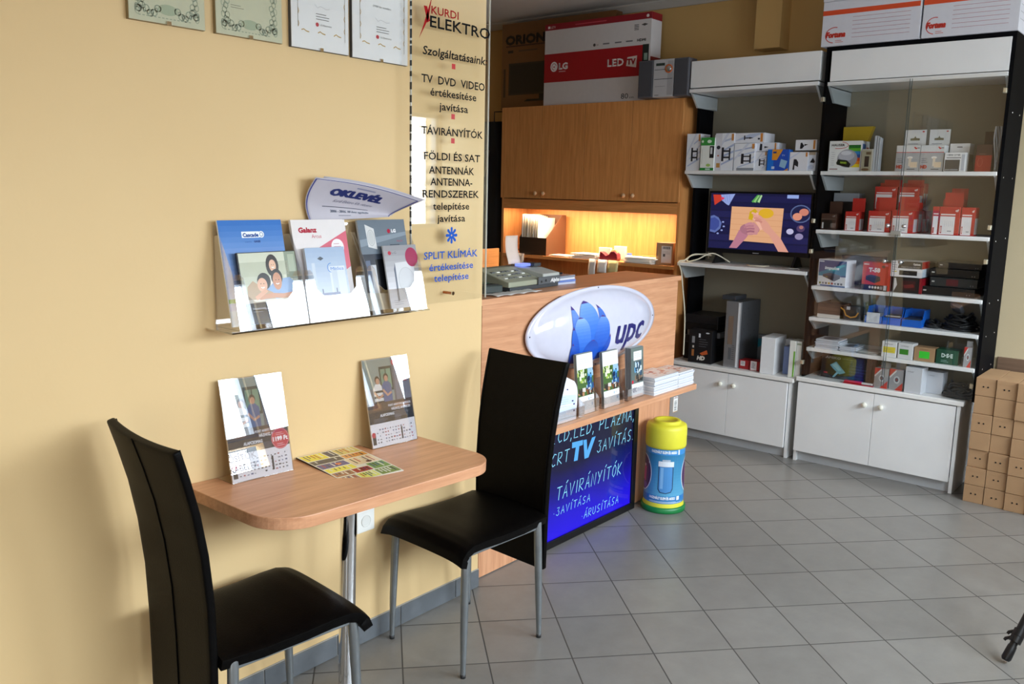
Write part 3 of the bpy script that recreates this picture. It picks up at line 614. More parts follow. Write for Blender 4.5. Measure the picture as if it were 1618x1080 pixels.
def make_chair(label, loc, rz):
    t = thing('dining_chair', label, 'chair', loc, rz, 'black leather chairs at the wall table')
    # seat: padded sheet rolled down at its front (+x) edge
    prof = [(-0.215, 0.468), (-0.10, 0.461), (0.02, 0.463), (0.10, 0.468), (0.155, 0.468), (0.19, 0.458), (0.212, 0.438), (0.222, 0.412)]
    def seat(u, v):
        k = u*(len(prof)-1); i = min(int(k), len(prof)-2); f = k-i
        x = prof[i][0]*(1-f)+prof[i+1][0]*f; z = prof[i][1]*(1-f)+prof[i+1][1]*f
        wy = 0.205-0.014*(1-u); y = (v-0.5)*2*wy; e = abs(v-0.5)*2
        return (x, y, z-0.010*e**6+0.004*(1-e*e))
    b = MB(); b.grid(seat, 28, 20, BLACKL); o = b.build('seat', t)
    q = o.modifiers.new('solid', 'SOLIDIFY'); q.thickness = 0.030; q.offset = -1 if True else 1
    bv = o.modifiers.new('bevel', 'BEVEL'); bv.width = 0.010; bv.segments = 3; bv.limit_method = 'ANGLE'; bv.angle_limit = math.radians(50)
    # back: gently curved panel reaching below the seat
    bp = [(-0.232, 0.245), (-0.230, 0.34), (-0.229, 0.46), (-0.232, 0.60), (-0.244, 0.73), (-0.262, 0.84), (-0.284, 0.93), (-0.305, 1.005)]
    def back(u, v):
        k = v*(len(bp)-1); i = min(int(k), len(bp)-2); f = k-i
        f2 = f*f*(3-2*f); x = bp[i][0]*(1-f)+bp[i+1][0]*f; z = bp[i][1]*(1-f)+bp[i+1][1]*f
        wy = 0.172+0.022*v; y = (u-0.5)*2*wy; return (x+0.012*(1-(2*u-1)**2)*-1*v, y, z-0.006*(1-(2*u-1)**2)*v)
    b = MB(); b.grid(back, 16, 28, BLACKL); o = b.build('backrest', t)
    q = o.modifiers.new('solid', 'SOLIDIFY'); q.thickness = 0.022; q.offset = 0
    bv = o.modifiers.new('bevel', 'BEVEL'); bv.width = 0.006; bv.segments = 3; bv.limit_method = 'ANGLE'; bv.angle_limit = math.radians(50)
    sm = MB(); sm.tube([Vector(back(0.5, v/14))+Vector((-0.0125, 0, 0)) for v in range(15)], 0.0018, BLACKL, 6); sm.build('seam', o)
    for s_ in (0.03, 0.97):
        e = MB(); e.tube([Vector(back(s_, v/14))+Vector((0.0125, 0, 0)) for v in range(15)], 0.0016, BLACKL, 6); e.build('seam', o)
    for sx in (1, -1):
        for sy in (1, -1):
            lx = 0.178 if sx > 0 else -0.185; ly = 0.178*sy
            q = MB(); zt = 0.432 if sx > 0 else 0.452
            q.tube([(lx+0.01*sx, ly+0.006*sy, 0.012), (lx+0.006*sx, ly+0.004*sy, 0.16), (lx, ly, 0.34), (lx-0.004*sx, ly-0.002*sy, zt-0.012), (lx-0.008*sx, ly-0.004*sy, zt)], [0.009, 0.0125, 0.0145, 0.014, 0.010], STEELP, 14)
            l_ = q.build('leg', t)
            MB().lathe([(0.0, 0), (0.0095, 0), (0.0095, 0.013), (0, 0.013)], (lx+0.01*sx, ly+0.006*sy, 0), M('#2a2b2c', 0.5), 12).build('foot', l_)
    q = MB()
    for sy in (1, -1): q.box(-0.185, 0.170*sy-0.010, 0.415, 0.178, 0.170*sy+0.010, 0.432, STEELP)
    for x in (-0.19, 0.16): q.box(x, -0.165, 0.415, x+0.02, 0.165, 0.432, STEELP)
    q.build('seat_frame', t, bevel=0.003)
    return t
make_chair('black leather high-back chair nearest the camera, at the left end of the table', (1.300, 1.950, 0), math.radians(-5))
make_chair('black leather high-back chair at the right end of the table, in front of the counter', (2.168, 1.990, 0), math.radians(177))

def poster(xl, yb, w, label, second, lean):
    h = 0.302; zb = tz(xl+w/2)
    t = thing('poster_stand', label, 'display stand', (xl+w/2, yb, zb+0.0012), rot=(0, TT, 0))
    R = Matrix.Rotation(-lean, 4, 'X')
    base = part('base_plate', t, (-w/2, 0.0, 0, w/2, 0.076, 0.0022), m=ACRYL)
    f = bpy.data.objects.new('poster', bpy.data.meshes.new('x'))
    def tilt(o): o.rotation_euler = (-lean, 0, 0); return o
    tilt(part('cover_sheet', t, (-w/2, -0.0030, 0.001, w/2, -0.0012, h), m=ACRYL))
    tilt(part('back_sheet', t, (-w/2, 0.0012, 0.001, w/2, 0.003, h), m=ACRYL))
    tilt(part('paper', t, (-w/2+0.002, -0.0006, 0.002, w/2-0.002, 0.0006, h-0.002), m=M('#ebe7ea', 0.6)))
    p = PR(plane((-w/2, -0.0007, 0), (1, 0, 0), (0, 0, 1), (0, -1, 0), 0.00008), w, h, mf=lambda c: M(c, 0.5))
    p.rect(0.01, 0.27, 0.99, 0.99, '#6a6770'); p.rect(0.01, 0.5, 0.62, 0.99, '#9aa096', 1.2); p.rect(0.34, 0.62, 0.62, 0.90, '#3a3f3a', 1.4); p.rect(0.37, 0.65, 0.47, 0.87, '#7f9a80', 1.6); p.rect(0.49, 0.65, 0.59, 0.87, '#8aa588', 1.6)
    p.rect(0.01, 0.5, 0.35, 0.66, '#9b8b7e', 1.3); p.rect(0.66, 0.5, 0.99, 0.92, '#8a8792', 1.3); p.rect(0.70, 0.92, 0.98, 0.98, '#3e3d47', 1.5); p.text('MINDEN, AMI KELL', 0.84, 0.935, 0.022, '#d8d8de', al='c', w=0.24)
    # two people in the poster photo
    for (cx, c1, c2, hs) in ((0.28, '#e5e0dc', '#2a2a30', 0.72), (0.47, '#5f6d96', '#2c2f45', 0.74)):
        p.poly([(cx-0.10, hs-0.26), (cx+0.10, hs-0.26), (cx+0.10, hs-0.05), (cx+0.04, hs-0.01), (cx-0.05, hs-0.01), (cx-0.11, hs-0.06)], c1, 2)
        if cx < .4:
            for k in range(3): p.rect(cx-0.10, hs-0.23+0.06*k, cx+0.10, hs-0.205+0.06*k, c2, 2.2)
        p.ell(cx, hs+0.035, 0.055, 0.045, '#4a3125', 2.3); p.ell(cx+0.005, hs+0.02, 0.04, 0.035, '#d29e80', 2.4)
        p.line([(cx-0.09, hs-0.1), (cx, hs-0.17), (cx+0.09, hs-0.14)], 0.008, '#d29e80', 2.6)
    p.rect(0.72, 0.7, 0.80, 0.88, '#c6b6a9', 1.6); p.rect(0.84, 0.7, 0.93, 0.88, '#a55f5f', 1.6)
    p.rect(0.01, 0.27, 0.99, 0.40, '#302f38', 2.8); p.rect(0.01, 0.40, 0.99, 0.50, '#5e4a42', 2.8); p.rect(0.12, 0.42, 0.3, 0.49, '#8b5f45', 3); p.rect(0.6, 0.41, 0.9, 0.47, '#a06c4a', 3)
    p.text('PONT ANNYI MINDENKINEK', 0.70, 0.44, 0.024, '#e8e6ea', al='c', w=0.5, l=3.4, bold=.05); p.text('HÁZHOZ, BÁRMIKOR!', 0.72, 0.395, 0.028, '#f0eef2', al='c', w=0.42, l=3.4, bold=.05)
    p.text('ALAPCSOMAG', 0.40, 0.34, 0.03, '#ececf0', al='c', w=0.30, l=3.4, bold=.06); p.lines(0.1, 0.42, 0.32, 4, 0.012, '#85848e', 0.004, 3.4); p.lines(0.56, 0.72, 0.33, 5, 0.012, '#85848e', 0.004, 3.4)
    p.ell(0.68, 0.935, 0.055, 0.036, '#cc3347', 3.2); p.line([(0.66, 0.94), (0.70, 0.93)], 0.003, '#f0e4e8', 3.6)
    if not second:
        p.ell(0.845, 0.345, 0.15, 0.105, '#d23b50', 4, 32); p.ring(0.845, 0.345, 0.142, 0.098, 0.0008, '#f2d5da', 4.2, 32); p.text('1199 Ft', 0.845, 0.325, 0.042, '#ffffff', al='c', w=0.24, l=4.4, bold=0.08)
        p.lines(0.78, 0.92, 0.40, 2, 0.018, '#f0c9cf', 0.005, 4.4); p.lines(0.78, 0.92, 0.29, 2, 0.018, '#f0c9cf', 0.005, 4.4)
    else: p.lines(0.55, 0.9, 0.37, 5, 0.014, '#8b8a94', 0.004, 3.4)
    r = random.Random(5 if second else 9)
    for j in range(5):
        for i in range(14):
            if r.random() < 0.85: x = 0.13+i*0.058; y = 0.05+j*0.036; p.rect(x, y, x+r.uniform(0.015, 0.04), y+r.uniform(0.008, 0.016), r.choice(['#3a3a44', '#6b6b76', '#b54a55', '#55628c', '#8a8a92']), 3)
    p.rect(0.03, 0.04, 0.10, 0.17, '#32323a', 3); p.ell(0.06, 0.15, 0.04, 0.03, '#c8304a', 3.2); p.rect(0.66, 0.05, 0.69, 0.19, '#2e2e36', 3.2)
    o = p.build('print', t); tilt(o)
    return t
poster(1.345, 2.150, 0.212, 'acrylic poster stand with a red 1199 Ft badge at the left of the table', False, math.radians(13))
poster(1.884, 2.160, 0.208, 'acrylic stand with a promotional poster standing nearer the counter, without a price badge', True, math.radians(13))

def magazines():
    x, y = 1.715, 2.078; a = math.radians(-97)
    t = thing('magazine', 'open-printed advertising magazine with yellow and brown adverts lying on the table', 'magazine', (x, y, tz(x)+0.0012), rot=(0, TT, a))
    w, h = 0.295, 0.205
    b = MB(); b.grid(lambda u, v: ((u-0.5)*w, (v-0.5)*h, 0.0035+0.002*math.sin(u*PI)), 10, 2, M('#efeade', 0.35)); b.box(-w/2, -h/2, 0, w/2, h/2, 0.0035, M('#c9c5ba', 0.5)); b.build('pages', t)
    p = PR(lambda u, v, l: Vector((-w/2+u, -h/2+v, 0.0037+0.002*math.sin(u/w*PI)+0.00012*l)), w, h, mf=lambda c: M(c, 0.25), sub=(0.03, 0.3))
    p.rect(0, 0, 1, 1, '#ece6d2', 0.5)
    cells = [(0.02, .02, .22, .40, '#efdf3a'), (0.02, .42, .22, .58, '#2c2a30'), (.02, .60, .22, .98, '#d8c26a'), (.24, .02, .36, .55, '#2e2c3a'), (.24, .57, .36, .98, '#e09a48'), (.38, .02, .52, .5, '#4e4480'), (.38, .52, .60, .98, '#ecd2a8'), (.54, .02, .66, .5, '#eee04a'), (.68, .02, .80, .34, '#a8734e'), (.68, .36, .80, .66, '#a9402e'), (.62, .68, .80, .98, '#7a9a3a'), (.82, .02, .98, .3, '#a88468'), (.82, .32, .98, .62, '#e2e06a'), (.82, .64, .98, .98, '#7d8f3a')]
    for i, (x0, y0, x1, y1, c) in enumerate(cells):
        p.rect(x0, y0, x1, y1, c, 1)
        r = random.Random(i)
        for k in range(5): yy = y0+(y1-y0)*(0.15+0.16*k); p.rect(x0+0.015, yy, x0+(x1-x0)*r.uniform(0.5, 0.9), yy+0.02, r.choice(['#1f1f24', '#efe9d8', '#b02c24', '#26336e']), 1.5)
    p.ell(0.45, 0.35, 0.03, 0.05, '#d8632a', 2); p.ell(0.56, 0.8, 0.03, 0.05, '#6b4330', 2)
    p.build('print', t)
    part('spine_strip', t, (-w/2, -h/2-0.0008, 0.0002, w/2, -h/2+0.001, 0.0038), m=M('#1a1a1c', 0.4))
    y = t
magazines()

def socket():
    t = thing('wall_socket', 'white wall socket on the yellow wall behind the chrome table leg', 'socket', (1.912, 2.24, 0.455))
    part('cover', t, (-0.040, -0.010, -0.04, 0.040, 0.0, 0.04), m=M('#e9e8e2', 0.35), bevel=0.004)
    b = MB().lathe([(0.021, 0.011), (0.021, 0.0125), (0.019, 0.0125), (0.019, 0.004), (0.0, 0.004)], (0, 0, 0), M('#dddcd6', 0.4), 24, 'y'); b.build('well', t)
    for s_ in (-1, 1): MB().lathe([(0.003, 0.0112), (0.0, 0.0112)], (0.0095*s_, 0.006, 0), M('#333333', 0.6), 10, 'y').build('pin_hole', t)
socket()

# ================================================================ counter
def counter():
    t = thing('reception_counter', 'beech laminate reception counter with a leaflet ledge, beyond the end of the yellow wall', 'counter', (2.56, 2.28, 0))
    w = 1.555; B = beech('x'); V = beech('z')
    part('front_panel', t, (0, 0, 0.63, w, 0.02, 1.150), m=B)
    part('lower_panel', t, (0.0, 0.0, 0.004, w-0.02, 0.02, 0.603), m=V, bevel=0.001)
    part('worktop', t, (-0.04, -0.012, 1.150, w+0.012, 0.335, 1.175), m=B, bevel=0.0015)
    part('side_panel', t, (w-0.02, 0.021, 0, w, 0.32, 1.15), m=V); part('side_panel', t, (0.0, 0.125, 0, 0.02, 0.32, 1.15), m=V)
    b = MB(); b.prism([(0.0, 0.021), (0.0, -0.185), (1.475, -0.185), (1.52, 0.0), (1.52, 0.021)], 0.603, 0.630, B); b.build('ledge', t, bevel=0.0015)
    part('price_tag', t, (w-0.018, -0.022, 0.435, w+0.028, -0.019, 0.52), m=M('#e9e8e4', 0.5))
    p = PR(plane((w-0.018, -0.0225, 0.435), (1, 0, 0), (0, 0, 1), (0, -1, 0)), 0.046, 0.085); 
    for k in range(9): p.rect(0.2, 0.12+0.075*k, 0.75, 0.12+0.075*k+random.Random(k).uniform(0.02, 0.05), '#44464c')
    p.rect(0, 0, 1, 0.06, '#a98a5c'); p.rect(0, 0.9, 1, 0.93, '#8d8d90'); p.rect(0.3, 0.94, 0.45, 0.98, '#b03a4a'); p.rect(0.55, 0.94, 0.7, 0.98, '#b03a4a'); p.build('print', t)
counter()

def upc_sign():
    cx, cz, a, b_ = 3.332, 0.990, 0.515, 0.186
    t = thing('oval_sign', 'white domed oval sign with a blue tulip emblem on the counter front', 'sign', (cx, 2.2665, cz))
    W_ = M('#d5d5e6', 0.12, 0, 0.6)
    D = 0.060
    def H(r): return 0.010 if r > 0.93 else 0.010+D*(1-(r/0.93)**2.6)**0.7
    b = MB(); nr, na = 26, 72; V = []; F = []
    for i in range(nr+1):
        r = (i/nr)**0.8
        for k in range(na): th = 2*PI*k/na; V.append((a*r*math.cos(th), -H(r), b_*r*math.sin(th)))
    for k in range(na): th = 2*PI*k/na; V.append((a*math.cos(th), -0.0005, b_*math.sin(th)))
    for i in range(nr+1): F += [(i*na+k, i*na+(k+1) % na, (i+1)*na+(k+1) % na, (i+1)*na+k) for k in range(na)]
    b.add(V, F, W_, True); b.build('dome', t)
    b = MB()
    for k in (0, 1, 3, 4): pass
    for th in (1.57, 0.02, 3.12, 4.71):
        MB().lathe([(0, 0.0125), (0.003, 0.012), (0.0035, 0.0105)], (a*0.965*math.cos(th), 0, b_*0.965*math.sin(th)), M('#4a4a4e', 0.4, 0.8), 10, 'y').build('screw', t)
    def f(u, v, l):
        r = math.sqrt((u/a)**2+(v/b_)**2); return Vector((u, -H(min(r, 0.925))-0.0012-0.0005*l, v))
    p = PR(f, 1, 1, mf=lambda c: M(c, 0.2), sub=(0.018, 0.014))
    def petal(pts, cb, ct, l):
        # outline left->tip->right given as two edge lists bottom->top
        L_, R_ = pts; n = 14
        def along(P, t_):
            k = t_*(len(P)-1); i = min(int(k), len(P)-2); g = k-i; return (P[i][0]*(1-g)+P[i+1][0]*g, P[i][1]*(1-g)+P[i+1][1]*g)
        cb3 = [int(cb[i:i+2], 16) for i in (1, 3, 5)]; ct3 = [int(ct[i:i+2], 16) for i in (1, 3, 5)]
        for k in range(n):
            A, B2 = along(L_, k/n), along(L_, (k+1)/n); Cc, Dd = along(R_, k/n), along(R_, (k+1)/n)
            g = (k/(n-1)); c = '#%02x%02x%02x' % tuple(int(cb3[q]*(1-g)+ct3[q]*g) for q in range(3))
            if k >= n-2: c = '#5c3a78' if l > 1.5 else c
            p.poly([A, Cc, Dd, B2], c, l)
    def bz(A, B2, C2, t_): return tuple((1-t_)**2*A[q]+2*t_*(1-t_)*B2[q]+t_*t_*C2[q] for q in (0, 1))
    def P_(bl, cl, tip, cr, br, cb, ct, l, cap=0.93):
        n = 14; cb3 = [int(cb[i:i+2], 16) for i in (1, 3, 5)]; ct3 = [int(ct[i:i+2], 16) for i in (1, 3, 5)]
        for k in range(n):
            a0, a1 = k/n, (k+1)/n; g = k/(n-1); c = '#%02x%02x%02x' % tuple(int(cb3[q]*(1-g)+ct3[q]*g) for q in range(3))
            if a0 >= cap-0.08: c = '#4f3f8e'
            p.poly([bz(bl, cl, tip, a0), bz(br, cr, tip, a0), bz(br, cr, tip, a1), bz(bl, cl, tip, a1)] if k < n-1 else [bz(bl, cl, tip, a0), bz(br, cr, tip, a0), tip], c, l)
    P_((-.244, -.06), (-.272, .06), (-.250, .118), (-.19, .06), (-.17, -.1), '#2f5ec8', '#6f98e0', 1)
    P_((-.10, -.1), (-.05, .06), (-.081, .113), (.025, .06), (-.0, -.08), '#2f5ec8', '#4a78d2', 1)
    P_((-.20, -.10), (-.245, .10), (-.160, .134), (-.045, .11), (-.06, -.10), '#2766d6', '#86b2f2', 2)
    P_((-.235, -.11), (-.275, .05), (-.208, .066), (-.115, .055), (-.13, -.12), '#2a68d6', '#9cc0f6', 3)
    P_((-.125, -.14), (-.10, .05), (-.043, .063), (.055, .035), (-.005, -.12), '#154fc4', '#79a6f0', 3)
    P_((-.24, -.12), (-.282, -.02), (-.256, .028), (-.22, -.02), (-.18, -.14), '#1c4fc0', '#4878d8', 4)
    P_((-.08, -.145), (.005, -.08), (.022, -.028), (.045, -.09), (-.015, -.14), '#1a44b0', '#2f5fc8', 5)
    P_((-.19, -.14), (-.175, -.05), (-.112, -.044), (-.045, -.06), (-.06, -.145), '#2a62d2', '#274fae', 4)
    P_((-.245, -.135), (-.275, -.08), (-.255, -.045), (-.215, -.09), (-.18, -.15), '#1a44b0', '#3b66c8', 5)
    P_((-.24, -.145), (-.23, -.10), (-.195, -.098), (-.16, -.11), (-.15, -.15), '#1c3fa8', '#24307e', 6)
    p.text('upc', 0.072, -0.086, 0.128, '#26246e', w=0.262, shear=0.22, bold=0.03, l=2)
    p.build('logo', t)
upc_sign()

def led_board():
    x0, x1, y, h = 2.950, 3.722, 2.262, 0.600
    t = thing('led_writing_board', 'black-framed illuminated writing board glowing blue with handwritten service notes, leaning on the counter', 'sign board', (x0, y, 0))
    w = x1-x0; K = M('#0b0b0d', 0.35)
    fb = MB()
    for q in ((0, 0, w, 0.034), (0, h-0.034, w, h), (0, 0.034, 0.034, h-0.034), (w-0.034, 0.034, w, h-0.034)): fb.box(q[0], -0.018, q[1]+0.002, q[2], 0.004, q[3]+0.002, K)
    fb.build('frame', t, bevel=0.002)
    b = MB(); nz = 24
    m = bpy.data.materials.new('edge_lit_panel'); m.use_nodes = True; nt = m.node_tree; bs = nt.nodes['Principled BSDF']; L = nt.links.new
    bs.inputs['Base Color'].default_value = rgb('#0a0a18'); bs.inputs['Roughness'].default_value = 0.08
    tc = nt.nodes.new('ShaderNodeTexCoord'); sp = nt.nodes.new('ShaderNodeSeparateXYZ'); L(tc.outputs['Generated'], sp.inputs[0])
    cr = nt.nodes.new('ShaderNodeValToRGB'); e = cr.color_ramp.elements
    e[0].position = 0.0; e[0].color = rgb('#2a10ff'); e[1].position = 1.0; e[1].color = rgb('#1c2044')
    for pos, c in ((0.18, '#2414e6'), (0.40, '#15158c'), (0.62, '#14163e'), (0.8, '#161a38')): q = e.new(pos); q.color = rgb(c)
    n = nt.nodes.new('ShaderNodeTexNoise'); n.inputs['Scale'].default_value = 3.5; n.inputs['Detail'].default_value = 1; L(tc.outputs['Object'], n.inputs['Vector'])
    a1 = nt.nodes.new('ShaderNodeMath'); a1.operation = 'MULTIPLY_ADD'; a1.inputs[1].default_value = 0.16; L(n.outputs['Fac'], a1.inputs[0])
    a0 = nt.nodes.new('ShaderNodeMath'); a0.operation = 'ADD'; a0.inputs[1].default_value = -0.08; L(sp.outputs[2], a0.inputs[0]); L(a0.outputs[0], a1.inputs[2]); L(a1.outputs[0], cr.inputs[0])
    L(cr.outputs[0], bs.inputs['Emission Color']); bs.inputs['Emission Strength'].default_value = 0.85
    b.box(0.033, -0.008, 0.035, w-0.033, -0.002, h-0.03, m); b.build('panel', t)
    p = PR(plane((0, -0.0083, 0), (1, 0, 0), (0, 0, 1), (0, -1, 0), 0.0003), 1, 1, mf=lambda c: EM(c, 1.0))
    c = '#8fe0ff'; k = 0.0046
    G = {'A': [[(0, 0), (.5, 1), (.9, 0)], [(.22, .4), (.75, .4)]], 'L': [[(0, 1), (0, 0), (.8, 0)]], 'C': [[(.9, .9), (.5, 1), (.1, .6), (.1, .3), (.4, 0), (.85, .1)]], 'D': [[(0, 0), (0, 1), (.6, .85), (.9, .5), (.6, .1), (0, 0)]],
         'E': [[(.8, 1), (0, 1), (0, 0), (.8, 0)], [(0, .5), (.65, .5)]], 'P': [[(0, 0), (.05, 1), (.7, .95), (.8, .7), (.6, .5), (.05, .45)]], 'Z': [[(0, 1), (.8, 1), (0, 0), (.85, 0)], [(.15, .5), (.65, .5)]], 'M': [[(0, 0), (.15, 1), (.5, .4), (.85, 1), (1, 0)]],
         'R': [[(0, 0), (.05, 1), (.7, .95), (.75, .7), (.5, .52), (.05, .45), (.85, 0)]], 'T': [[(0, 1), (1, 1)], [(.5, 1), (.5, 0)]], 'V': [[(0, 1), (.4, 0), (.9, 1)]], 'I': [[(.3, 1), (.3, 0)]], 'S': [[(.85, .9), (.5, 1), (.15, .8), (.25, .55), (.7, .4), (.75, .15), (.4, 0), (.05, .1)]],
         'N': [[(0, 0), (.05, 1), (.8, 0), (.85, 1)]], 'Y': [[(0, 1), (.4, .5)], [(.85, 1), (.25, 0)]], 'O': [[(.5, 1), (.1, .7), (.1, .25), (.45, 0), (.8, .25), (.85, .7), (.5, 1)]], 'K': [[(0, 1), (0, 0)], [(.8, 1), (0, .45), (.8, 0)]], 'J': [[(.15, 1), (.8, 1), (.4, .55), (.75, .5), (.75, .1), (.35, 0), (.05, .2)]],
         'U': [[(0, 1), (0, .2), (.35, 0), (.75, .2), (.8, 1)]], '!': [[(.3, 1), (.2, .3)], [(.15, .06), (.15, 0)]], ',': [[(.2, .1), (.05, -.2)]], '.': [[(.2, .45), (.2, .35)]]}
    def hand(s_, x, y, hh, wd, t_=k, slope=0.0):
        n_ = len(s_); st = wd/n_; i = 0
        for ch in s_:
            base = {'Á': 'A', 'Í': 'I', 'Ó': 'O'}.get(ch, ch)
            sx = 0.45*st if base in 'I!,.' else 0.76*st
            xx = x+i; yy = y+slope*i
            for stn in G.get(base, []): p.line([(xx+u*sx+v*hh*0.14, yy+v*hh) for u, v in stn], t_, c, 1)
            if base != ch: p.line([(xx+sx*.5+hh*.12, yy+hh*1.12), (xx+sx*.75+hh*.2, yy+hh*1.32)], t_, c, 1)
            i += st*(0.55 if base in 'I!,.' else 1.0) if ch != ' ' else st*0.55
    hand('LCD,LED, PLÁZMA,', 0.050, 0.490, 0.056, 0.80, k, -0.022); hand('CRT', 0.056, 0.385, 0.056, 0.145)
    p.poly([(0.214, 0.467), (0.300, 0.462), (0.300, 0.438), (0.272, 0.438), (0.262, 0.372), (0.232, 0.374), (0.244, 0.438), (0.214, 0.440)], '#58b4ff', 1)
    p.poly([(0.304, 0.460), (0.330, 0.458), (0.338, 0.402), (0.374, 0.458), (0.404, 0.458), (0.350, 0.366), (0.318, 0.366)], '#58b4ff', 1)
    hand('JAVÍTÁS!', 0.418, 0.372, 0.056, 0.385)
    hand('TÁVIRÁNYÍTÓK', 0.103, 0.215, 0.060, 0.60); hand('.JAVÍTÁSA', 0.085, 0.143, 0.036, 0.335, 0.0033); hand('.ÁRUSÍTÁSA', 0.310, 0.068, 0.038, 0.36, 0.0033)
    p.build('handwriting', t)
led_board()

def bin_():
    x, y = 3.845, 2.150
    t = thing('battery_recycling_bin', 'cylindrical used-battery collecting bin with yellow lid, blue printed body and green foot', 'recycling bin', (x, y, 0))
    Y_ = M('#dfd83a', 0.45); G_ = M('#0f7a3c', 0.4)
    r = 0.098
    MB().lathe([(0.0, 0), (0.112, 0), (0.114, 0.006), (0.114, 0.026), (0.106, 0.030), (0.0, 0.030)], (0, 0, 0), G_, 48).build('foot', t)
    bm_ = MB(); bm_.lathe([(0.106, 0.030), (0.104, 0.040), (0.102, 0.05)], (0, 0, 0), Y_, 48); bm_.lathe([(0.102, 0.05), (0.098, 0.34)], (0, 0, 0), M('#3a86b8', 0.3), 48); bm_.build('body', t)
    MB().lathe([(0.096, 0.332), (0.101, 0.334), (0.1035, 0.345), (0.1035, 0.430), (0.099, 0.447), (0.088, 0.453), (0.072, 0.454), (0.070, 0.464), (0.066, 0.468), (0.050, 0.468), (0.047, 0.463), (0.0, 0.463)], (0, 0, 0), Y_, 56).build('lid', t)
    # label printed round the body, centred on the side that faces the room
    a0 = math.radians(-142)
    def f(u, v, l): rr = 0.102-0.004*(v-0.05)/0.29+0.0005+0.0003*l; a = a0+u/0.1; return Vector((rr*math.cos(a), rr*math.sin(a), v))
    p = PR(f, 1, 1, sub=(0.012, 0.5))
    for i in range(14): g = i/13; p.rect(-0.20, 0.09+0.0155*i, 0.20, 0.09+0.0155*(i+1), '#%02x%02x%02x' % (int(90-g*40), int(165-g*40), int(205-g*35)), 0.3)
    p.rect(-0.20, 0.052, 0.20, 0.066, '#3f86c4', .6); p.rect(-0.20, 0.068, 0.20, 0.090, '#2f7fc4', 1); p.rect(-0.20, 0.305, 0.20, 0.332, '#3f8fd0', 1)
    for s_ in (-1, 1): p.ell(0.145*s_, 0.195, 0.062, 0.095, '#e8eef2', 1.2, 28); p.ell(0.148*s_, 0.195, 0.060, 0.091, '#4a2a58', 1.4, 28); p.rect(0.145*s_-0.02, 0.15, 0.145*s_+0.02, 0.225, '#c05080', 1.8); p.rect(0.145*s_-0.012, 0.225, 0.145*s_+0.012, 0.238, '#e0c6d6', 1.8); p.ell(0.14*s_, 0.13, 0.025, 0.02, '#7d5aa0', 2)
    for x_ in (-0.075, 0.165): p.text('HASZNÁLT ELEM ÉS AKKU', x_-0.015 if x_ < 0 else x_, 0.073, 0.013, '#eef4f8', w=0.135, l=1.6, bold=.08); p.text('HASZNÁLT ELEM ÉS AKKU', x_-0.015 if x_ < 0 else x_, 0.313, 0.013, '#eef4f8', w=0.135, l=1.6, bold=.08)
    p.rect(0.055, 0.069, 0.072, 0.089, '#eef4f8', 1.5); p.rect(0.055, 0.307, 0.064, 0.331, '#eef4f8', 1.5); p.lines(-0.09, 0.1, 0.060, 2, 0.005, '#dcebf5', 0.002, 1.5)
    p.build('label_wrap', t)
    # a plain battery drawn on the wrap
    q = PR(f, 1, 1, sub=(0.012, 0.5)); q.poly([(-0.045+0.0, 0.125), (-0.035, 0.108), (-0.005, 0.104), (0.022, 0.112), (0.03, 0.13), (0.03, 0.245), (-0.045, 0.245)], '#16284a', 2); q.poly([(-0.041, 0.128), (-0.032, 0.112), (-0.005, 0.108), (0.02, 0.116), (0.026, 0.132), (0.026, 0.244), (-0.041, 0.244)], '#4d8fcc', 2.4)
    q.rect(-0.047, 0.245, 0.032, 0.272, '#dfe6ee', 2.6); q.rect(-0.028, 0.272, 0.013, 0.282, '#aebccb', 2.6); q.rect(-0.034, 0.13, -0.02, 0.24, '#7db2e0', 2.8)
    q.build('printed_battery', t)
bin_()
